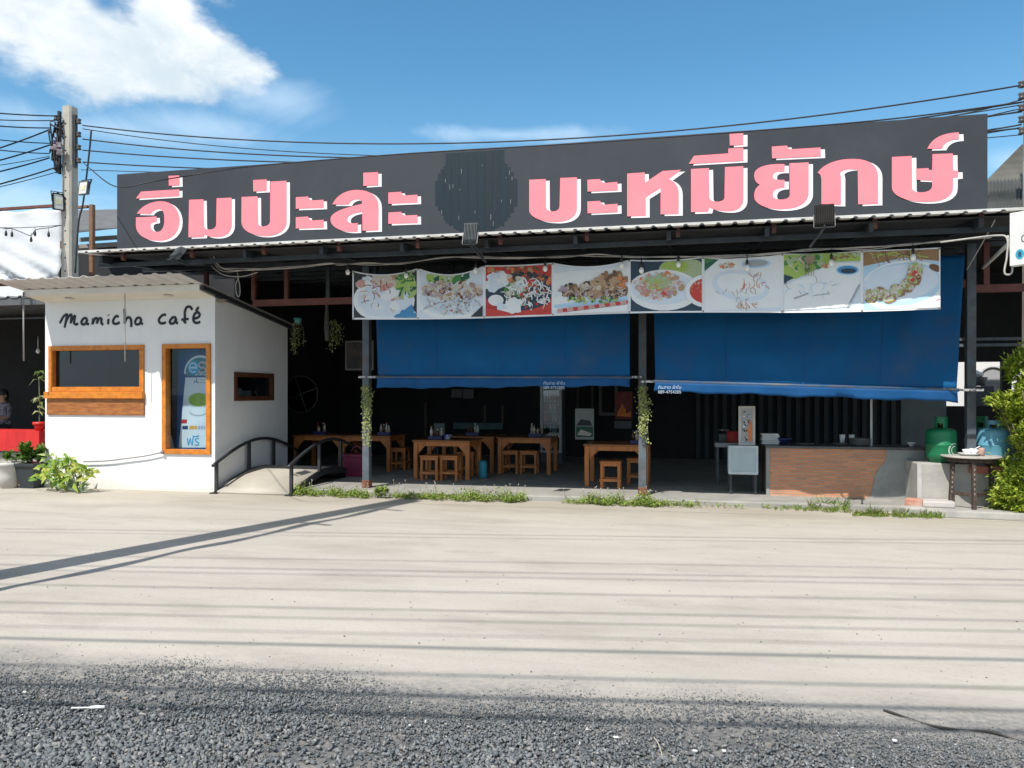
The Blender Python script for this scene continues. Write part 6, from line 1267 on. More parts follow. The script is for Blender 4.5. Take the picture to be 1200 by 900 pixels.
# old round table cut to a half moon, dishes on it
TY = 10.93; tz = at(1138, 534, TY).z; txc = at(1138, 560, TY).x
t = thing('old_wooden_table', 'weathered half round table with dark carved legs in front of the cylinders', 'table', (txc, TY, 0))
OLD = M('weathered_dark_wood', (0.03, 0.022, 0.018), (0.085, 0.06, 0.045), 10, 0.85, 0.3, 40, stretch=(3, 3, 1))
mb = MB(); TOPM = M('grey_weathered_top', (0.42, 0.40, 0.36), (0.30, 0.285, 0.26), 6, 0.7, 0.1, 40); mb.use(TOPM)
n = 32; mb.lathe((txc, TY, tz - .02), [(.33, 0), (.345, .004), (.345, .02), (.335, .024), (0, .024)], 36); mb.build('table_top', None, t)
mb = MB(); mb.lathe((txc, TY, tz - .075), [(.28, .054), (.285, .0), (.27, 0), (.265, .054)], 28); mb.build('apron', OLD, t)
lp = [(-.255, -.06), (-.06, -.28), (.25, .02), (.08, .25), (-.20, .18)]
for i, (dx, dy) in enumerate(lp):
    mb = MB().use(OLD); a = Vector((txc + dx * .9, TY + dy * .9, tz - .045)); b_ = Vector((txc + dx * 1.02, TY + dy * 1.02, .091)); mb.bar(a, b_, .045, .05)
    for k in range(6):
        f = .18 + .1 * k; p = a.lerp(b_, f); mb.use(M('leg_holes', (0.25, 0.2, 0.17), None, 5, 0.9)).box(p.x - .007, p.x + .007, p.y - .029, p.y - .0255, p.z - .014, p.z + .014); mb.use(OLD)
    mb.build('leg', None, t)
for i in range(5):
    a, b_ = lp[i], lp[(i + 1) % 5]; mb = MB(); mb.bar((txc + a[0] * .98, TY + a[1] * .98, .27), (txc + b_[0] * .98, TY + b_[1] * .98, .27), .03, .045); mb.build('stretcher', OLD, t)
q = Vector((txc - .03, TY - .02, tz + .005)); mb = MB(); mb.lathe(q, [(.06, 0), (.10, .008), (.125, .028), (.128, .032), (.1, .016), (0, .01)], 22); tag(mb.build('white_tray', WHITEPLASTIC, None, q), 'small white tray on the old table', 'tray')
for dx, dz, r_, lab in ((-.02, .033, .06, 'stacked white bowl on the tray of the old table, left one'), (.045, .040, .055, 'tilted white bowl on the tray of the old table, right one')):
    c = q + Vector((dx, -.01, dz - .02)); mb = MB(); mb.lathe(c, [(r_ * .4, 0), (r_ * .45, .006), (r_ * .85, .04), (r_, .065), (r_ * .92, .065), (r_ * .4, .012), (0, .01)], 18, Matrix.Rotation(R(14 if dx > 0 else -4), 3, 'Y')); mb.tube([c + Vector((r_ * .3, 0, .06)), c + Vector((r_ * 1.5, .02, .10))], .006, 6) if dx > 0 else None
    tag(mb.build('white_bowl', WHITEPLASTIC, None, c), lab, 'bowl', 'bowls on the old table')
q = Vector((txc + .10, TY - .06, tz + .005)); mb = MB(); mb.lathe(q, [(.028, 0), (.036, .02), (.038, .08), (.034, .1), (.028, .1), (.028, .02), (0, .015)], 16); tag(mb.build('clay_jar', M('pinkish_clay', (0.42, 0.28, 0.22), (0.36, 0.22, 0.17), 9, 0.8), None, q), 'pinkish clay jar right of the bowls on the old table', 'jar')

# white signboard at the right edge and neighbour roofs
q = at(1183, 280, 9.0); SB = thing('white_signboard', 'white hanging signboard with blue round emblems at the right frame edge', 'signboard', q)
zt_, zb_ = at(1183, 250, 9.0).z, at(1183, 312, 9.0).z; dv = Vector((.70, -.71, 0)); nv_ = Vector((-.71, -.70, 0))
def sp_(u, v, e=0): return Vector((q.x, 9.0, zb_ + (zt_ - zb_) * v)) + dv * u + nv_ * e
mb = MB(); mb.prism([sp_(0, 0), sp_(.75, 0), sp_(.75, 1), sp_(0, 1)], -nv_ * .10); mb.build('panel', M('signboard_white', (0.68, 0.68, 0.66), (0.62, 0.62, 0.6), 3, 0.5), SB, bevel=.006)
CYN = M('cyan_emblem', (0.05, 0.32, 0.45), None, 5, 0.5); mb = MB()
for u, v in ((.10, .20), (.20, .27), (.30, .24)):
    mb.use(CYN).flat([sp_(u + .042 * math.cos(2 * math.pi * k / 20), v + .095 * math.sin(2 * math.pi * k / 20), .002) for k in range(20)])
    mb.use(M('emblem_figure', (0.02, 0.08, 0.15), None, 5, 0.5)).flat([sp_(u + a, v + b_, .0035) for a, b_ in ((-.012, -.05), (.012, -.05), (.018, .02), (0, .06), (-.018, .02))])
mb.build('emblems', None, SB)
ang = math.atan2(dv.y, dv.x); DG = M('sign_dark_print', (0.10, 0.11, 0.12), None, 5, 0.6)
p = sp_(.11, .42, .002); text('printed_number', '098-', DG, SB, p, .105, (R(90), 0, ang)); p = sp_(.20, .78, .002); text('printed_words', 'ก๋วย', DG, SB, p, .10, (R(90), 0, ang)); p = sp_(.20, .63, .002); text('printed_words', 'เตี๋ยว', DG, SB, p, .09, (R(90), 0, ang))
a = sp_(0, .92, -.05); mb = MB(); mb.bar(a, (RX1 - .6, 9.75, a.z + .02), .03, .03); mb.bar(sp_(0, .5, -.06), (cx[2] + .15, CY, ZB + .2), .03, .03); mb.build('hanger', M('pale_hanger', (0.45, 0.45, 0.44), None, 5, 0.5), SB)
swire('looped_cable', 'pale cable hanging in a loop beside the white signboard', 'cable', [at(1102, 284, 9.6), at(1140, 279, 9.4), at(1168, 276, 9.2), at(1180, 279, 9.1), at(1180, 300, 9.1), at(1177, 318, 9.1), at(1181, 322, 9.1), at(1186, 318, 9.1), at(1185, 300, 9.12), at(1181, 276, 9.15)], .010, PALECABLE)
swire('stay_wire', 'straight stay wire slanting from the roof edge to the awning top', 'wire', [at(1166, 258, 9.7), at(1150, 287, 10.2), at(1133, 316, 10.8)], .006, PALECABLE)
NR = thing('right_neighbour_roof', 'two tier grey metal roof of the next house behind the sign end', 'roof', at(1185, 220, 14.5))
mb = MB(); MOSS = M('mossy_grey_roof', (0.20, 0.195, 0.165), (0.145, 0.14, 0.12), 2.5, 0.8, 0.1, 30, dirt=(0.08, 0.08, 0.07), dscale=2, damt=.5)
def gable(mb, x0, ya, za, x1, yb, zb):
    corr(mb, x0, x1, ya, za, yb, zb, .3, .05)
a = at(1158, 215, 14.0); vs = []
tl, tr, bl, br = at(1197, 172, 16.5), at(1260, 168, 16.5), at(1150, 220, 13.6), at(1260, 210, 13.6)
n = 26
xs = []
for i in range(n + 1): xs += [(i / n, 0.0), ((i + .5) / n, 0.05)] if i < n else [(1, 0.0)]
vs = [bl.lerp(br, u) + Vector((0, 0, h)) for u, h in xs] + [tl.lerp(tr, u) + Vector((0, 0, h)) for u, h in xs]; k_ = len(xs); mb.add(vs, [(i, i + 1, k_ + i + 1, k_ + i) for i in range(k_ - 1)]); mb.build('upper_roof', MOSS, NR, solid=.02)
mb = MB(); tl, tr, bl, br = at(1150, 216, 13.58), at(1260, 206, 13.58), at(1150, 252, 12.4), at(1260, 246, 12.4)
vs = [bl.lerp(br, u) + Vector((0, 0, h)) for u, h in xs] + [tl.lerp(tr, u) + Vector((0, 0, h)) for u, h in xs]; mb.add(vs, [(i, i + 1, k_ + i + 1, k_ + i) for i in range(k_ - 1)]); mb.build('lower_roof', M('dull_lower_roof', (0.13, 0.135, 0.13), (0.09, 0.095, 0.09), 2, 0.7), NR, solid=.02)
mb = MB(); zr = at(1180, 256, 12.4).z; mb.box(RX1 + .1, 12, 12.5, RB - .02, zr - .06, zr); mb.build('ceiling', DARKCEIL, NR)
mb = MB(); mb.box(9.4, 9.5, 12.5, RB - .01, 0, zr - .07); mb.box(RX1 + 1.35, RX1 + 1.45, 12.6, 12.7, 0.04, zr - .07); mb.build('posts', DARKWALL, NR)
mb = MB()
for py in (397, 404): p = at(1180, py, 15); mb.bar((RX1 - .3, 15, p.z), (9.3, 15, p.z), .03, .05)
mb.build('cross_bars', GREYSTEEL, NR)
WH = thing('white_house_wall', 'sunlit white wall seen through the opening beside the right column', 'house', (6.5, 20.5, 0))
mb = MB(); mb.box(4.0, 12, 20.5, 20.7, 0, 3.0); mb.build('wall', WHITEWALL, WH)
mb = MB(); p = at(1156, 452, 20.4); mb.box(p.x - .25, p.x + .3, 20.46, 20.499, p.z - .55, p.z - .05); mb.build('dark_window', DARKWALL, WH)
q = at(1147, 442, 19.6); mb = MB(); mb.use(M('basket_grey', (0.16, 0.16, 0.16), None, 9, 0.7)).lathe(q + Vector((0, 0, -.2)), [(.13, 0), (.18, .2), (.17, .2), (.12, .02)], 14); mb.use(CLOTH)
rr = random.Random(9)
for i in range(7): mb.sphere(q + Vector((rr.uniform(-.12, .12), rr.uniform(-.06, .06), .02 + rr.uniform(0, .12))), rr.uniform(.06, .11), .07, rr.uniform(.05, .09), 10, 6)
t0 = mb.build('laundry_basket', None, None, q); tag(t0, 'grey basket heaped with white cloths before the distant white wall', 'basket')
mb = MB(); mb.use(GREYSTEEL).cbox((q.x, q.y, 0), .5, .35, q.z - .21); tag(mb.build('dark_stand', None, None, (q.x, q.y, 0)), 'dark stand under the basket of white cloths', 'stand')
q = at(1163, 444, 19.9); mb = MB(); mb.lathe(q, [(.3, 0), (.3, .03), (.26, .035), (.26, .006)], 22, Matrix.Rotation(R(90), 3, 'X')); tag(mb.build('wall_hoop', M('grey_hoop', (0.4, 0.41, 0.42), None, 5, 0.5), None, q), 'round grey hoop leaning at the distant white wall', 'hoop')

# ------------------------------------------------------------------ tables and stools inside
def mtable(w, d, h):
    t = thing('dining_table', 'x', 'table', (0, 0, 0), 'wooden tables under the roof')
    mb = MB(); mb.box(-w / 2 - .02, w / 2 + .02, -.02, d + .02, h - .028, h); mb.build('table_top', M('table_top_wood', (0.30, 0.115, 0.035), (0.2, 0.07, 0.02), 3, 0.35, stretch=(1, 6, 6)), t, world=False, bevel=.005)
    mb = MB()
    for y in (.012, d - .037): mb.box(-w / 2 + .072, w / 2 - .072, y, y + .025, h - .10, h - .029)
    for x in (-w / 2 + .012, w / 2 - .037): mb.box(x, x + .025, .072, d - .072, h - .10, h - .029)
    mb.build('apron', WOOD, t, world=False)
    for sx_ in (-1, 1):
        for y in (0, d - .07):
            mb = MB(); x = sx_ * w / 2; mb.box(x if sx_ < 0 else x - .07, x + .07 if sx_ < 0 else x, y, y + .07, 0, h - .029); lg = mb.build('leg', WOOD, t, world=False, bevel=.004)
            yy = y + .02; x_ = x - sx_ * .071; mb = MB(); mb.prism([(x_, yy, h - .24), (x_, yy, h - .101), (x_ - sx_ * .13, yy, h - .101), (x_ - sx_ * .10, yy, h - .13)], (0, .03, 0)); mb.build('corner_brace', WOOD, lg, world=False)
    return t
def mstool():
    w, h = .30, .42; t = thing('wooden_stool', 'x', 'stool', (0, 0, 0), 'wooden stools at the tables')
    mb = MB(); mb.box(-w / 2 - .01, w / 2 + .01, -.01, w + .01, h - .025, h); mb.build('seat', WOOD, t, world=False, bevel=.004)
    for sx_ in (-1, 1):
        for y in (0, w - .04): mb = MB(); x = sx_ * w / 2; mb.box(min(x, x - sx_ * .04), max(x, x - sx_ * .04), y, y + .04, 0, h - .026); mb.build('leg', WOOD, t, world=False)
    mb = MB()
    for y in (.008, w - .032): mb.box(-w / 2 + .041, w / 2 - .041, y, y + .024, h - .075, h - .026)
    mb.build('rail', WOOD, t, world=False)
    mb = MB()
    for y in (-.006, w - .02): mb.box(-w / 2 - .012, w / 2 + .012, y, y + .022, .11, .15) if y < 0 else mb.box(-w / 2 + .041, w / 2 - .041, y, y + .022, .11, .15)
    for x in (-w / 2 + .01, w / 2 - .03): mb.box(x, x + .02, .042, w - .042, .11, .15)
    mb.build('footrest', WOOD, t, world=False); return t
FZ = .081; TD = []
g = gnd(517, 562, FZ); w1 = gnd(552, 562, FZ).x - gnd(482, 562, FZ).x; h1 = at(517, 516, g.y).z - FZ
T0 = mtable(w1 * 1.0, .8, h1); first = [True]
def tab(px, py, lab, sx=1.0):
    g = gnd(px, py, FZ)
    if first[0]: T0.location = g; T0['label'] = lab; first[0] = False; return T0
    r_ = dup(T0, g, lab); r_.scale.x = sx; return r_
tab(517, 562, 'bright orange brown table with two stools tucked in front, nearest the bridge column')
tab(548, 553.5, 'darker wooden table just behind the one with two stools in front', 1.0)
tab(614, 556, 'wooden table with a blue tube standing by its left legs', .98)
tab(722, 571, 'orange brown table beside the middle column with a single stool in front')
tab(428, 552, 'dim wooden table in the shade behind the bridge railing')
tab(372, 551, 'dark wooden table behind the bridge next to the cafe rear corner')
ST0 = mstool(); fs = [True]
def stool(px, py, lab):
    g = gnd(px, py, FZ)
    if fs[0]: ST0.location = g; ST0['label'] = lab; fs[0] = False; return
    dup(ST0, g, lab)
stool(502.5, 563.5, 'wooden stool under the bright table, the one beside its left leg'); stool(525.5, 563.5, 'wooden stool under the bright table, the one beside its right leg')
stool(597, 555, 'dim stool under the table with the blue tube, left of the pair'); stool(619, 555.5, 'dim stool under the table with the blue tube, right of the pair')
stool(715, 573, 'orange stool in front of the table at the middle column'); stool(746, 568, 'shaded stool half hidden by the middle column')
stool(466, 551, 'very dim stool right of the dim table behind the bridge column'); stool(545, 557.5, 'shadowed stool between the bright table and the darker table behind it')
q = gnd(566, 560, FZ); mb = MB(); mb.lathe(q, [(.07, 0), (.075, .02), (.075, .26), (.06, .29), (.05, .30), (.05, .24)], 16); tag(mb.build('blue_tube', M('turquoise_plastic', (0.03, 0.26, 0.36), None, 5, 0.5), None, q), 'turquoise plastic tube bin standing on the floor between the tables', 'bin')
def condiments(px, py_, Yt, lab, seed):
    rr = random.Random(seed); p = at(px, py_, Yt); t = thing('condiment_set', lab, 'condiment set', p, 'condiments on the tables')
    mb = MB(); mb.cbox(p, .2, .14, .05); mb.build('caddy', M('navy_caddy', (0.02, 0.03, 0.14), None, 5, 0.4), t)
    for i in range(3):
        c = p + Vector((-.06 + .06 * i, rr.uniform(-.03, .03), .051)); hh = rr.uniform(.10, .17); mb = MB(); mb.lathe(c, [(.024, 0), (.026, hh * .6), (.012, hh * .8), (.012, hh), (0, hh)], 12); b_ = mb.build('bottle', M('bottle_%d' % (seed * 3 + i), rr.choice([(0.5, 0.5, 0.48), (0.08, 0.03, 0.02), (0.45, 0.4, 0.3)]), None, 5, 0.3), t)
        mb = MB(); mb.lathe(c + Vector((0, 0, hh + .001)), [(.014, 0), (.014, .02), (0, .022)], 10); mb.build('cap', M('cap_%d' % (seed * 3 + i), rr.choice([(0.6, 0.6, 0.6), (0.5, 0.05, 0.03), (0.05, 0.05, 0.06)]), None, 5, 0.4), b_)
def ontable(tb, dx, dy): return Vector((tb.location.x + dx, tb.location.y + dy, FZ + h1 + .001))
def cond2(tpx, tpy, dx, dy, lab, sd):
    g = gnd(tpx, tpy, FZ); p = Vector((g.x + dx, g.y + dy, FZ + h1 + .001)); r = Vector((p.x, p.y, p.z))
    rr = random.Random(sd); t = thing('condiment_set', lab, 'condiment set', p, 'condiments on the tables')
    mb = MB(); mb.cbox(p, .24, .16, .05); mb.build('caddy', M('navy_caddy', (0.02, 0.03, 0.14), None, 5, 0.4), t)
    for i in range(4):
        c = p + Vector((-.08 + .055 * i, rr.uniform(-.04, .04), .051)); hh = rr.uniform(.08, .17); mb = MB(); mb.lathe(c, [(.024, 0), (.026, hh * .6), (.012, hh * .8), (.012, hh), (0, hh)], 12); b_ = mb.build('bottle', M('bottle_glaze', rr.choice([(0.5, 0.5, 0.48), (0.08, 0.03, 0.02), (0.45, 0.4, 0.3)]), None, 5, 0.3), t)
        mb = MB(); mb.lathe(c + Vector((0, 0, hh + .001)), [(.014, 0), (.014, .02), (0, .022)], 10); mb.build('cap', M('bottle_cap', rr.choice([(0.6, 0.6, 0.6), (0.5, 0.05, 0.03), (0.05, 0.05, 0.06)]), None, 5, 0.4), b_)
cond2(517, 562, -.2, .35, 'condiment bottles on the bright orange brown table', 1); cond2(614, 556, .15, .35, 'condiment bottles on the table with the blue tube', 2); cond2(722, 571, .32, .35, 'condiment bottles on the table at the middle column', 3); cond2(548, 553.5, .0, .4, 'condiment bottles on the darker table behind the bright one', 4); cond2(428, 552, .25, .35, 'condiment bottles on the dim table behind the bridge railing', 5); cond2(372, 551, -.1, .35, 'condiment bottles on the dark table near the cafe corner', 6)
q = Vector((gnd(517, 562, FZ).x + .02, gnd(517, 562, FZ).y + .3, FZ + h1 + .001)); mb = MB(); mb.lathe(q, [(.05, 0), (.06, .05), (.075, .08), (.07, .08), (.04, .01), (0, .008)], 18); tag(mb.build('blue_tissue_cup', M('blue_white_cup', (0.03, 0.06, 0.35), (0.5, 0.5, 0.55), 12, 0.4, sharp=(.48, .52)), None, q), 'blue and white tissue cup on the bright orange brown table', 'cup')
# maroon cooler behind the bridge
q = gnd(413, 561, 0.05); t = thing('cooler_box', 'maroon plastic cooler box standing behind the bridge railing', 'cooler box', q); mb = MB(); square_pot(mb, q + Vector((0, .2, 0)), .16, .19, .42); mb.build('tub', M('maroon_plastic', (0.16, 0.015, 0.05), (0.12, 0.012, 0.04), 4, 0.45), t, bevel=.01)
mb = MB(); mb.tube([q + Vector((.10 * math.cos(R(a)), .2, .45 + .1 * math.sin(R(a)))) for a in range(0, 181, 20)], .012, 6); mb.build('handle', M('maroon_handle', (0.2, 0.03, 0.06), None, 5, 0.5), t)
# things on and by the rear wall
def poster(label, x0, x1, y0, y1, Y, build, name='wall_poster', cat='poster', group=None):
    p = at((x0 + x1) / 2, (y0 + y1) / 2, Y); t = thing(name, label, cat, p, group); A, B = at(x0, y1, Y), at(x1, y0, Y); build(t, A.x, B.x, A.z, B.z, Y); return t
def simple(mat, dep=.01):
    def f(t, x0, x1, z0, z1, Y): mb = MB(); mb.box(x0, x1, Y, Y + dep, z0, z1); mb.build('sheet', mat, t)
    return f
GP = M('grey_paper', (0.20, 0.20, 0.20), (0.10, 0.10, 0.10), 25, 0.8, sharp=(.4, .6), stretch=(1, 1, 4))
poster('left one of two pale printed sheets high on the dark rear wall', 529, 541.5, 456, 466, 17.4, simple(GP), group='printed sheets'); poster('right one of two pale printed sheets high on the dark rear wall', 542.5, 555, 456, 467, 17.4, simple(GP), group='printed sheets')
def fire(t, x0, x1, z0, z1, Y):
    mb = MB(); mb.box(x0, x1, Y, Y + .01, z0, z1); mb.build('sheet', M('dark_red_print', (0.22, 0.02, 0.015), (0.08, 0.012, 0.012), 8, 0.5), t)
    mb = MB(); mb.flat([(x0 + .03, Y - .002, z0 + .06), (x1 - .03, Y - .002, z0 + .05), (x1 - .03, Y - .002, z0 + .16), (x1 - .12, Y - .002, z0 + .1), (x0 + .2, Y - .002, z0 + .2), (x0 + .14, Y - .002, z0 + .3), (x0 + .08, Y - .002, z0 + .2)]); mb.build('glow_print', M('orange_print', (0.75, 0.25, 0.02), (0.6, 0.12, 0.02), 12, 0.5), t)
poster('dark red poster with orange glow beside the middle column', 721, 741, 459, 491, 15.5, fire); poster('dull grey sheet under the dark red poster', 720, 740, 493.5, 502, 15.5, simple(M('dull_grey_board', (0.12, 0.13, 0.14), None, 5, 0.7)))
def menu(t, x0, x1, z0, z1, Y):
    mb = MB(); mb.box(x0, x1, Y, Y + .02, z0, z1); mb.build('sheet', M('white_menu_board', (0.40, 0.42, 0.40), (0.3, 0.33, 0.31), 5, 0.5), t); mb = MB(); h = z1 - z0; w = x1 - x0
    mb.use(P_['grey']).box(x0 + .04, x1 - .04, Y - .004, Y - .001, z1 - .14 * h, z1 - .05 * h); mb.use(P_['dark']).flat([(x0 + .02, Y - .003, z0 + .45 * h), (x1 - .03, Y - .003, z0 + .45 * h), (x1 - .2 * w, Y - .003, z0 + .62 * h), (x0 + .3 * w, Y - .003, z0 + .66 * h)]); mb.use(P_['dgreen']).box(x0 + .02, x1 - .02, Y - .0045, Y - .001, z0 + .05, z0 + .42 * h); mb.use(P_['noodle']).flat([(x0 + .04, Y - .007, z0 + .15 * h), (x1 - .2 * w, Y - .007, z0 + .12 * h), (x1 - .1 * w, Y - .007, z0 + .2 * h), (x0 + .3 * w, Y - .007, z0 + .33 * h)]); mb.build('printed_picture', None, t)
poster('white and green menu board standing between the drinks cooler and the rear window', 674, 696, 479, 515, 14.6, menu, 'menu_board', 'menu board')
def pic(t, x0, x1, z0, z1, Y):
    mb = MB(); mb.frame(x0, x1, z0, z1, Y - .02, Y + .01, .03); mb.build('frame', M('dim_picture_frame', (0.16, 0.15, 0.14), None, 5, 0.5), t); mb = MB(); mb.box(x0 + .031, x1 - .031, Y - .005, Y + .008, z0 + .031, z1 - .031); mb.build('print', M('dim_print', (0.07, 0.05, 0.045), (0.02, 0.02, 0.02), 4, 0.5, sharp=(.42, .58)), t)
poster('dim framed picture hanging in the dark left of the blue awning', 405, 438, 399, 434, 13.6, pic, 'framed_picture', 'picture')
RG = at(353, 462, 14.0); mb = MB(); mb.lathe(RG, [(.36, 0), (.375, .02), (.36, .04), (.345, .02), (.36, 0)], 36, Matrix.Rotation(R(90), 3, 'X'))
for a in (20, 110): mb.tube([RG + Vector((.36 * math.cos(R(a)), -.02, .36 * math.sin(R(a)))), RG + Vector((-.36 * math.cos(R(a)), -.02, -.36 * math.sin(R(a))))], .012, 6)
tag(mb.build('wheel_ornament', M('dark_metal_wheel', (0.05, 0.05, 0.055), None, 5, 0.5), None, RG), 'large dim wheel ornament hanging in the dark beside the cafe', 'wheel')
# drinks cooler
def cooler(t, x0, x1, z0, z1, Y):
    mb = MB(); mb.box(x0, x1, Y + .1, Y + .55, .085, z1); mb.build('cabinet', M('cooler_body', (0.10, 0.11, 0.12), None, 5, 0.5), t)
    mb = MB(); mb.frame(x0, x1, .3, z1, Y, Y + .099, .05); d = mb.build('door_frame', M('cooler_white_frame', (0.5, 0.52, 0.53), None, 5, 0.4), t)
    mb = MB(); mb.box(x0 + .051, x1 - .051, Y + .03, Y + .036, .351, z1 - .051); mb.build('glass', glassmat('cooler_glass', (.8, .85, .85), .08), d)
    rr = random.Random(6); zs_ = np.linspace(.45, z1 - .4, 5)
    for z in zs_:
        mb = MB(); mb.use(P_['grey']).box(x0 + .051, x1 - .051, Y + .045, Y + .099, z, z + .02)
        x = x0 + .09
        while x < x1 - .09: mb.use(P_[rr.choice(['white', 'pale', 'green', 'dgreen', 'red', 'lblue', 'cream', 'dark'])]).lathe((x, Y + .07, z + .021), [(.022, 0), (.024, .12), (.01, .17), (.01, .2), (0, .2)], 8); x += .056
        mb.build('shelf_of_drinks', None, t)
poster('tall drinks cooler with white door edge behind the left awning hem', 633, 658, 448, 514, 15.8, cooler, 'drinks_cooler', 'cooler')
q = at(557, 500, 17.0); t = thing('teal_bench', 'long dull teal bench back along the rear wall', 'bench', (q.x, 17.0, .08)); mb = MB(); x0, x1 = at(528, 500, 17).x, at(587, 500, 17).x; mb.box(x0, x1, 17.2, 17.24, at(557, 503.5, 17).z, at(557, 496, 17).z); mb.build('backrest', M('dull_teal', (0.06, 0.15, 0.16), (0.05, 0.11, 0.12), 4, 0.6), t); mb = MB(); mb.box(x0, x1, 16.85, 17.19, .46, .5); mb.build('seat', DARKWALL, t)
for x in (x0 + .05, x1 - .05): mb = MB(); mb.box(x - .03, x + .03, 16.9, 17.26, .081, .459); mb.build('leg', BLACKSTEEL, t)
def chairback(t, x0, x1, z0, z1, Y):
    mb = MB(); mb.box(x0, x1, Y, Y + .03, z0, z1); mb.build('backrest', M('dusty_teal_chair', (0.10, 0.15, 0.15), None, 5, 0.6), t, bevel=.01); mb = MB(); mb.box(x0, x1, Y - .4, Y - .001, .48, .52); mb.build('seat', M('navy_seat', (0.02, 0.025, 0.07), None, 5, 0.6), t)
    for x in (x0 + .02, x1 - .02):
        for y in (Y - .38, Y + .01): mb = MB(); mb.box(x - .015, x + .015, y - .015, y + .015, .081, .48 if y < Y else z0); mb.build('leg', BLACKSTEEL, t)
poster('dusty teal chair back behind the bright table', 508, 521, 496, 513, 14.4, chairback, 'dining_chair', 'chair')

# right of the middle column: white table, crate, picture stand
q = gnd(856, 567, FZ); wt = at(840, 519, q.y); t = thing('white_side_table', 'small white topped side table left of the brick counter', 'table', q); x0, x1 = at(838, 520, q.y).x, at(880, 520, q.y).x
mb = MB(); mb.box(x0, x1, q.y, q.y + .5, wt.z - .07, wt.z); mb.build('table_top', M('dull_white_top', (0.38, 0.42, 0.43), (0.3, 0.34, 0.35), 4, 0.5), t, bevel=.006)
for x in (x0 + .03, x1 - .05):
    for y in (q.y + .02, q.y + .46): mb = MB(); mb.box(x, x + .03, y, y + .03, .081, wt.z - .071); mb.build('leg', GREYSTEEL, t)
c = at(859, 519, q.y + .2); c.z = wt.z + .001; mb = MB(); mb.lathe(c, [(.09, 0), (.095, .02), (.10, .17), (.105, .175), (.1, .18), (.09, .17), (.085, .02), (0, .015)], 20); tag(mb.build('red_bucket', M('red_plastic', (0.42, 0.04, 0.04), None, 5, 0.45), None, c), 'red plastic bucket on the white side table', 'bucket')
c = at(848, 519, q.y + .35); c.z = wt.z + .001; t2 = thing('jug_rack', 'grey kitchen scale on the white side table', 'scale', c); mb = MB(); mb.cbox(c, .16, .16, .13); mb.build('scale_body', GREYSTEEL, t2, bevel=.01); mb = MB(); mb.lathe(c + Vector((0, 0, .131)), [(.02, 0), (.02, .05), (.1, .055), (.11, .07), (0, .065)], 18); mb.build('scale_pan', STEEL, t2); t2.name = 'kitchen_scale'
Yc = 11.6; A, B = at(854, 556, Yc), at(888, 523, Yc); t = thing('foam_chest', 'pale blue white chest on short legs beside the brick counter', 'chest', (A.x, Yc, FZ)); mb = MB(); mb.box(A.x, B.x, Yc, Yc + .4, A.z, B.z); mb.build('chest_body', M('pale_blue_white', (0.42, 0.50, 0.53), (0.36, 0.44, 0.47), 3, 0.5, dirt=(.28, .32, .33), dscale=4), t, bevel=.012); mb = MB(); mb.frame(A.x - .005, B.x + .005, A.z + .01, B.z + .005, Yc - .012, Yc - .001, .035); mb.build('rim', M('pale_rim', (0.5, 0.57, 0.6), None, 5, 0.5), t)
for x in (A.x + .03, B.x - .03):
    for y in (Yc + .04, Yc + .36): mb = MB(); mb.box(x - .018, x + .018, y - .018, y + .018, .081, A.z - .001); mb.build('leg', BLACKSTEEL, t)
A2, B2 = at(865.5, 521.5, Yc + .1), at(885, 476, Yc + .1); t = thing('framed_menu', 'white framed food picture standing on the pale chest', 'picture', (A2.x, Yc + .1, B.z + .001)); zb0 = B.z + .006; mb = MB(); mb.frame(A2.x, B2.x, zb0, B2.z, Yc + .1, Yc + .125, .035); mb.build('frame', M('white_picture_frame', (0.58, 0.56, 0.52), None, 5, 0.5), t)
mb = MB(); x0, x1, z0, z1 = A2.x + .036, B2.x - .036, zb0 + .036, B2.z - .036; mb.use(P_['grey']).box(x0, x1, Yc + .11, Yc + .12, z0, z1); rr = random.Random(12)
for i in range(60): mb.use(P_[rr.choice(['dgreen', 'grey', 'pale', 'dark', 'wood'])]); a, b_ = rr.uniform(x0 + .02, x1 - .02), rr.uniform(z0 + .02, z1 - .02); s_ = rr.uniform(.008, .018); mb.flat([(a + s_ * math.cos(k * 1.05 + i), Yc + .1085 - .00003 * i, b_ + s_ * math.sin(k * 1.05 + i)) for k in range(6)])
mb.use(P_['orange']).flat([(x1 - .06, Yc + .106, z0 + .02), (x1 - .005, Yc + .106, z0 + .02), (x1 - .005, Yc + .106, z0 + .28), (x1 - .03, Yc + .106, z0 + .33), (x1 - .07, Yc + .106, z0 + .2)]); mb.build('print', None, t)

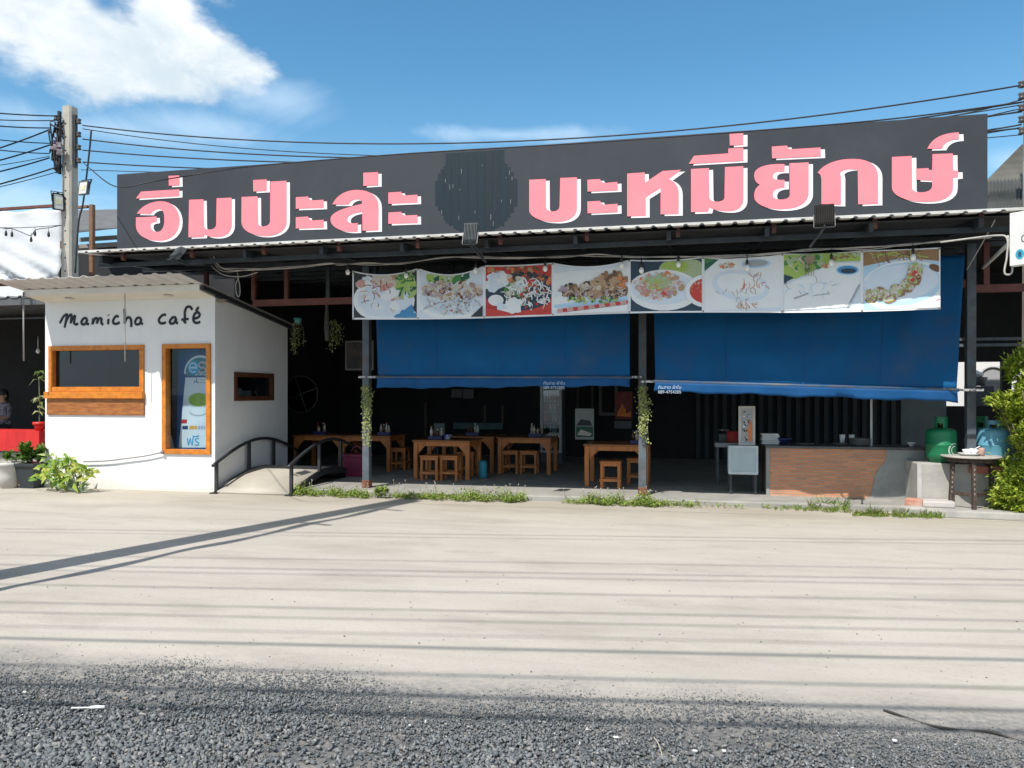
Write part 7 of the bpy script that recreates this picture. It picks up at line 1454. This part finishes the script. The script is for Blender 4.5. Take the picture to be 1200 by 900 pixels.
# small litter along the road edge
LW = M('white_plastic_scrap', (0.70, 0.70, 0.68), None, 5, 0.5)
def scrap(px, py, pts, mat, lab, name='plastic_scrap', cat='scrap', th=.004):
    g = gnd(px, py); mb = MB(); mb.prism([g + Vector((a, b_, .014)) for a, b_ in pts], (0, 0, th)); tag(mb.build(name, mat, None, g), lab, cat)
g = gnd(105, 835); mb = MB(); mb.tube(spline([g + Vector((-.09, -.015, .02)), g + Vector((-.02, 0, .022)), g + Vector((.03, .012, .024)), g + Vector((.06, .03, .02))], 4), [.004] * 6 + [.009] * 7, 6); tag(mb.build('plastic_scrap', LW, None, g), 'thin white plastic strip lying on the gravel at the left', 'scrap')
for px, py, lab, sd in ((147, 822, 'small tan dry leaf on the gravel near the white strip', 1), (722, 868, 'small pale scrap on the gravel right of the middle', 2), (848, 884, 'white paper scrap half buried in the gravel, the larger one', 3), (815, 884, 'white paper scrap on the gravel left of the larger one', 4), (1048, 872, 'pale flat scrap on the dusty verge at the right', 5)):
    rr = random.Random(sd); s_ = .015; scrap(px, py, [(s_ * math.cos(k * 1.05) * rr.uniform(.5, 1.2), s_ * .7 * math.sin(k * 1.05) * rr.uniform(.5, 1.2)) for k in range(6)], M('dry_leaf', (0.42, 0.28, 0.12), None, 9, 0.8) if sd == 1 else LW, lab, 'dry_leaf' if sd == 1 else 'paper_scrap', 'leaf' if sd == 1 else 'scrap')
g = gnd(770, 880); mb = MB(); mb.tube(spline([gnd(766, 868) + Vector((0, 0, .016)), gnd(772, 878) + Vector((0, 0, .02)), gnd(776, 890) + Vector((0, 0, .016))], 4), .003, 5); tag(mb.build('dry_twig', M('pale_twig', (0.45, 0.4, 0.32), None, 9, 0.8), None, g), 'thin pale twig on the gravel below the middle', 'twig')
mb = MB(); mb.tube(spline([gnd(x, y) + Vector((0, 0, .009)) for x, y in ((1035, 834), (1060, 842), (1098, 854), (1125, 857), (1160, 860), (1200, 871), (1250, 880))], 5), [.004 + .0022 * math.sin(i * .7) for i in range(31)], 6); tag(mb.build('dry_vine_stem', M('dark_dry_stem', (0.07, 0.06, 0.05), (0.04, 0.035, 0.03), 14, 0.9), None, gnd(1100, 854)), 'long dark dry stem lying across the dusty verge at the right', 'stem')
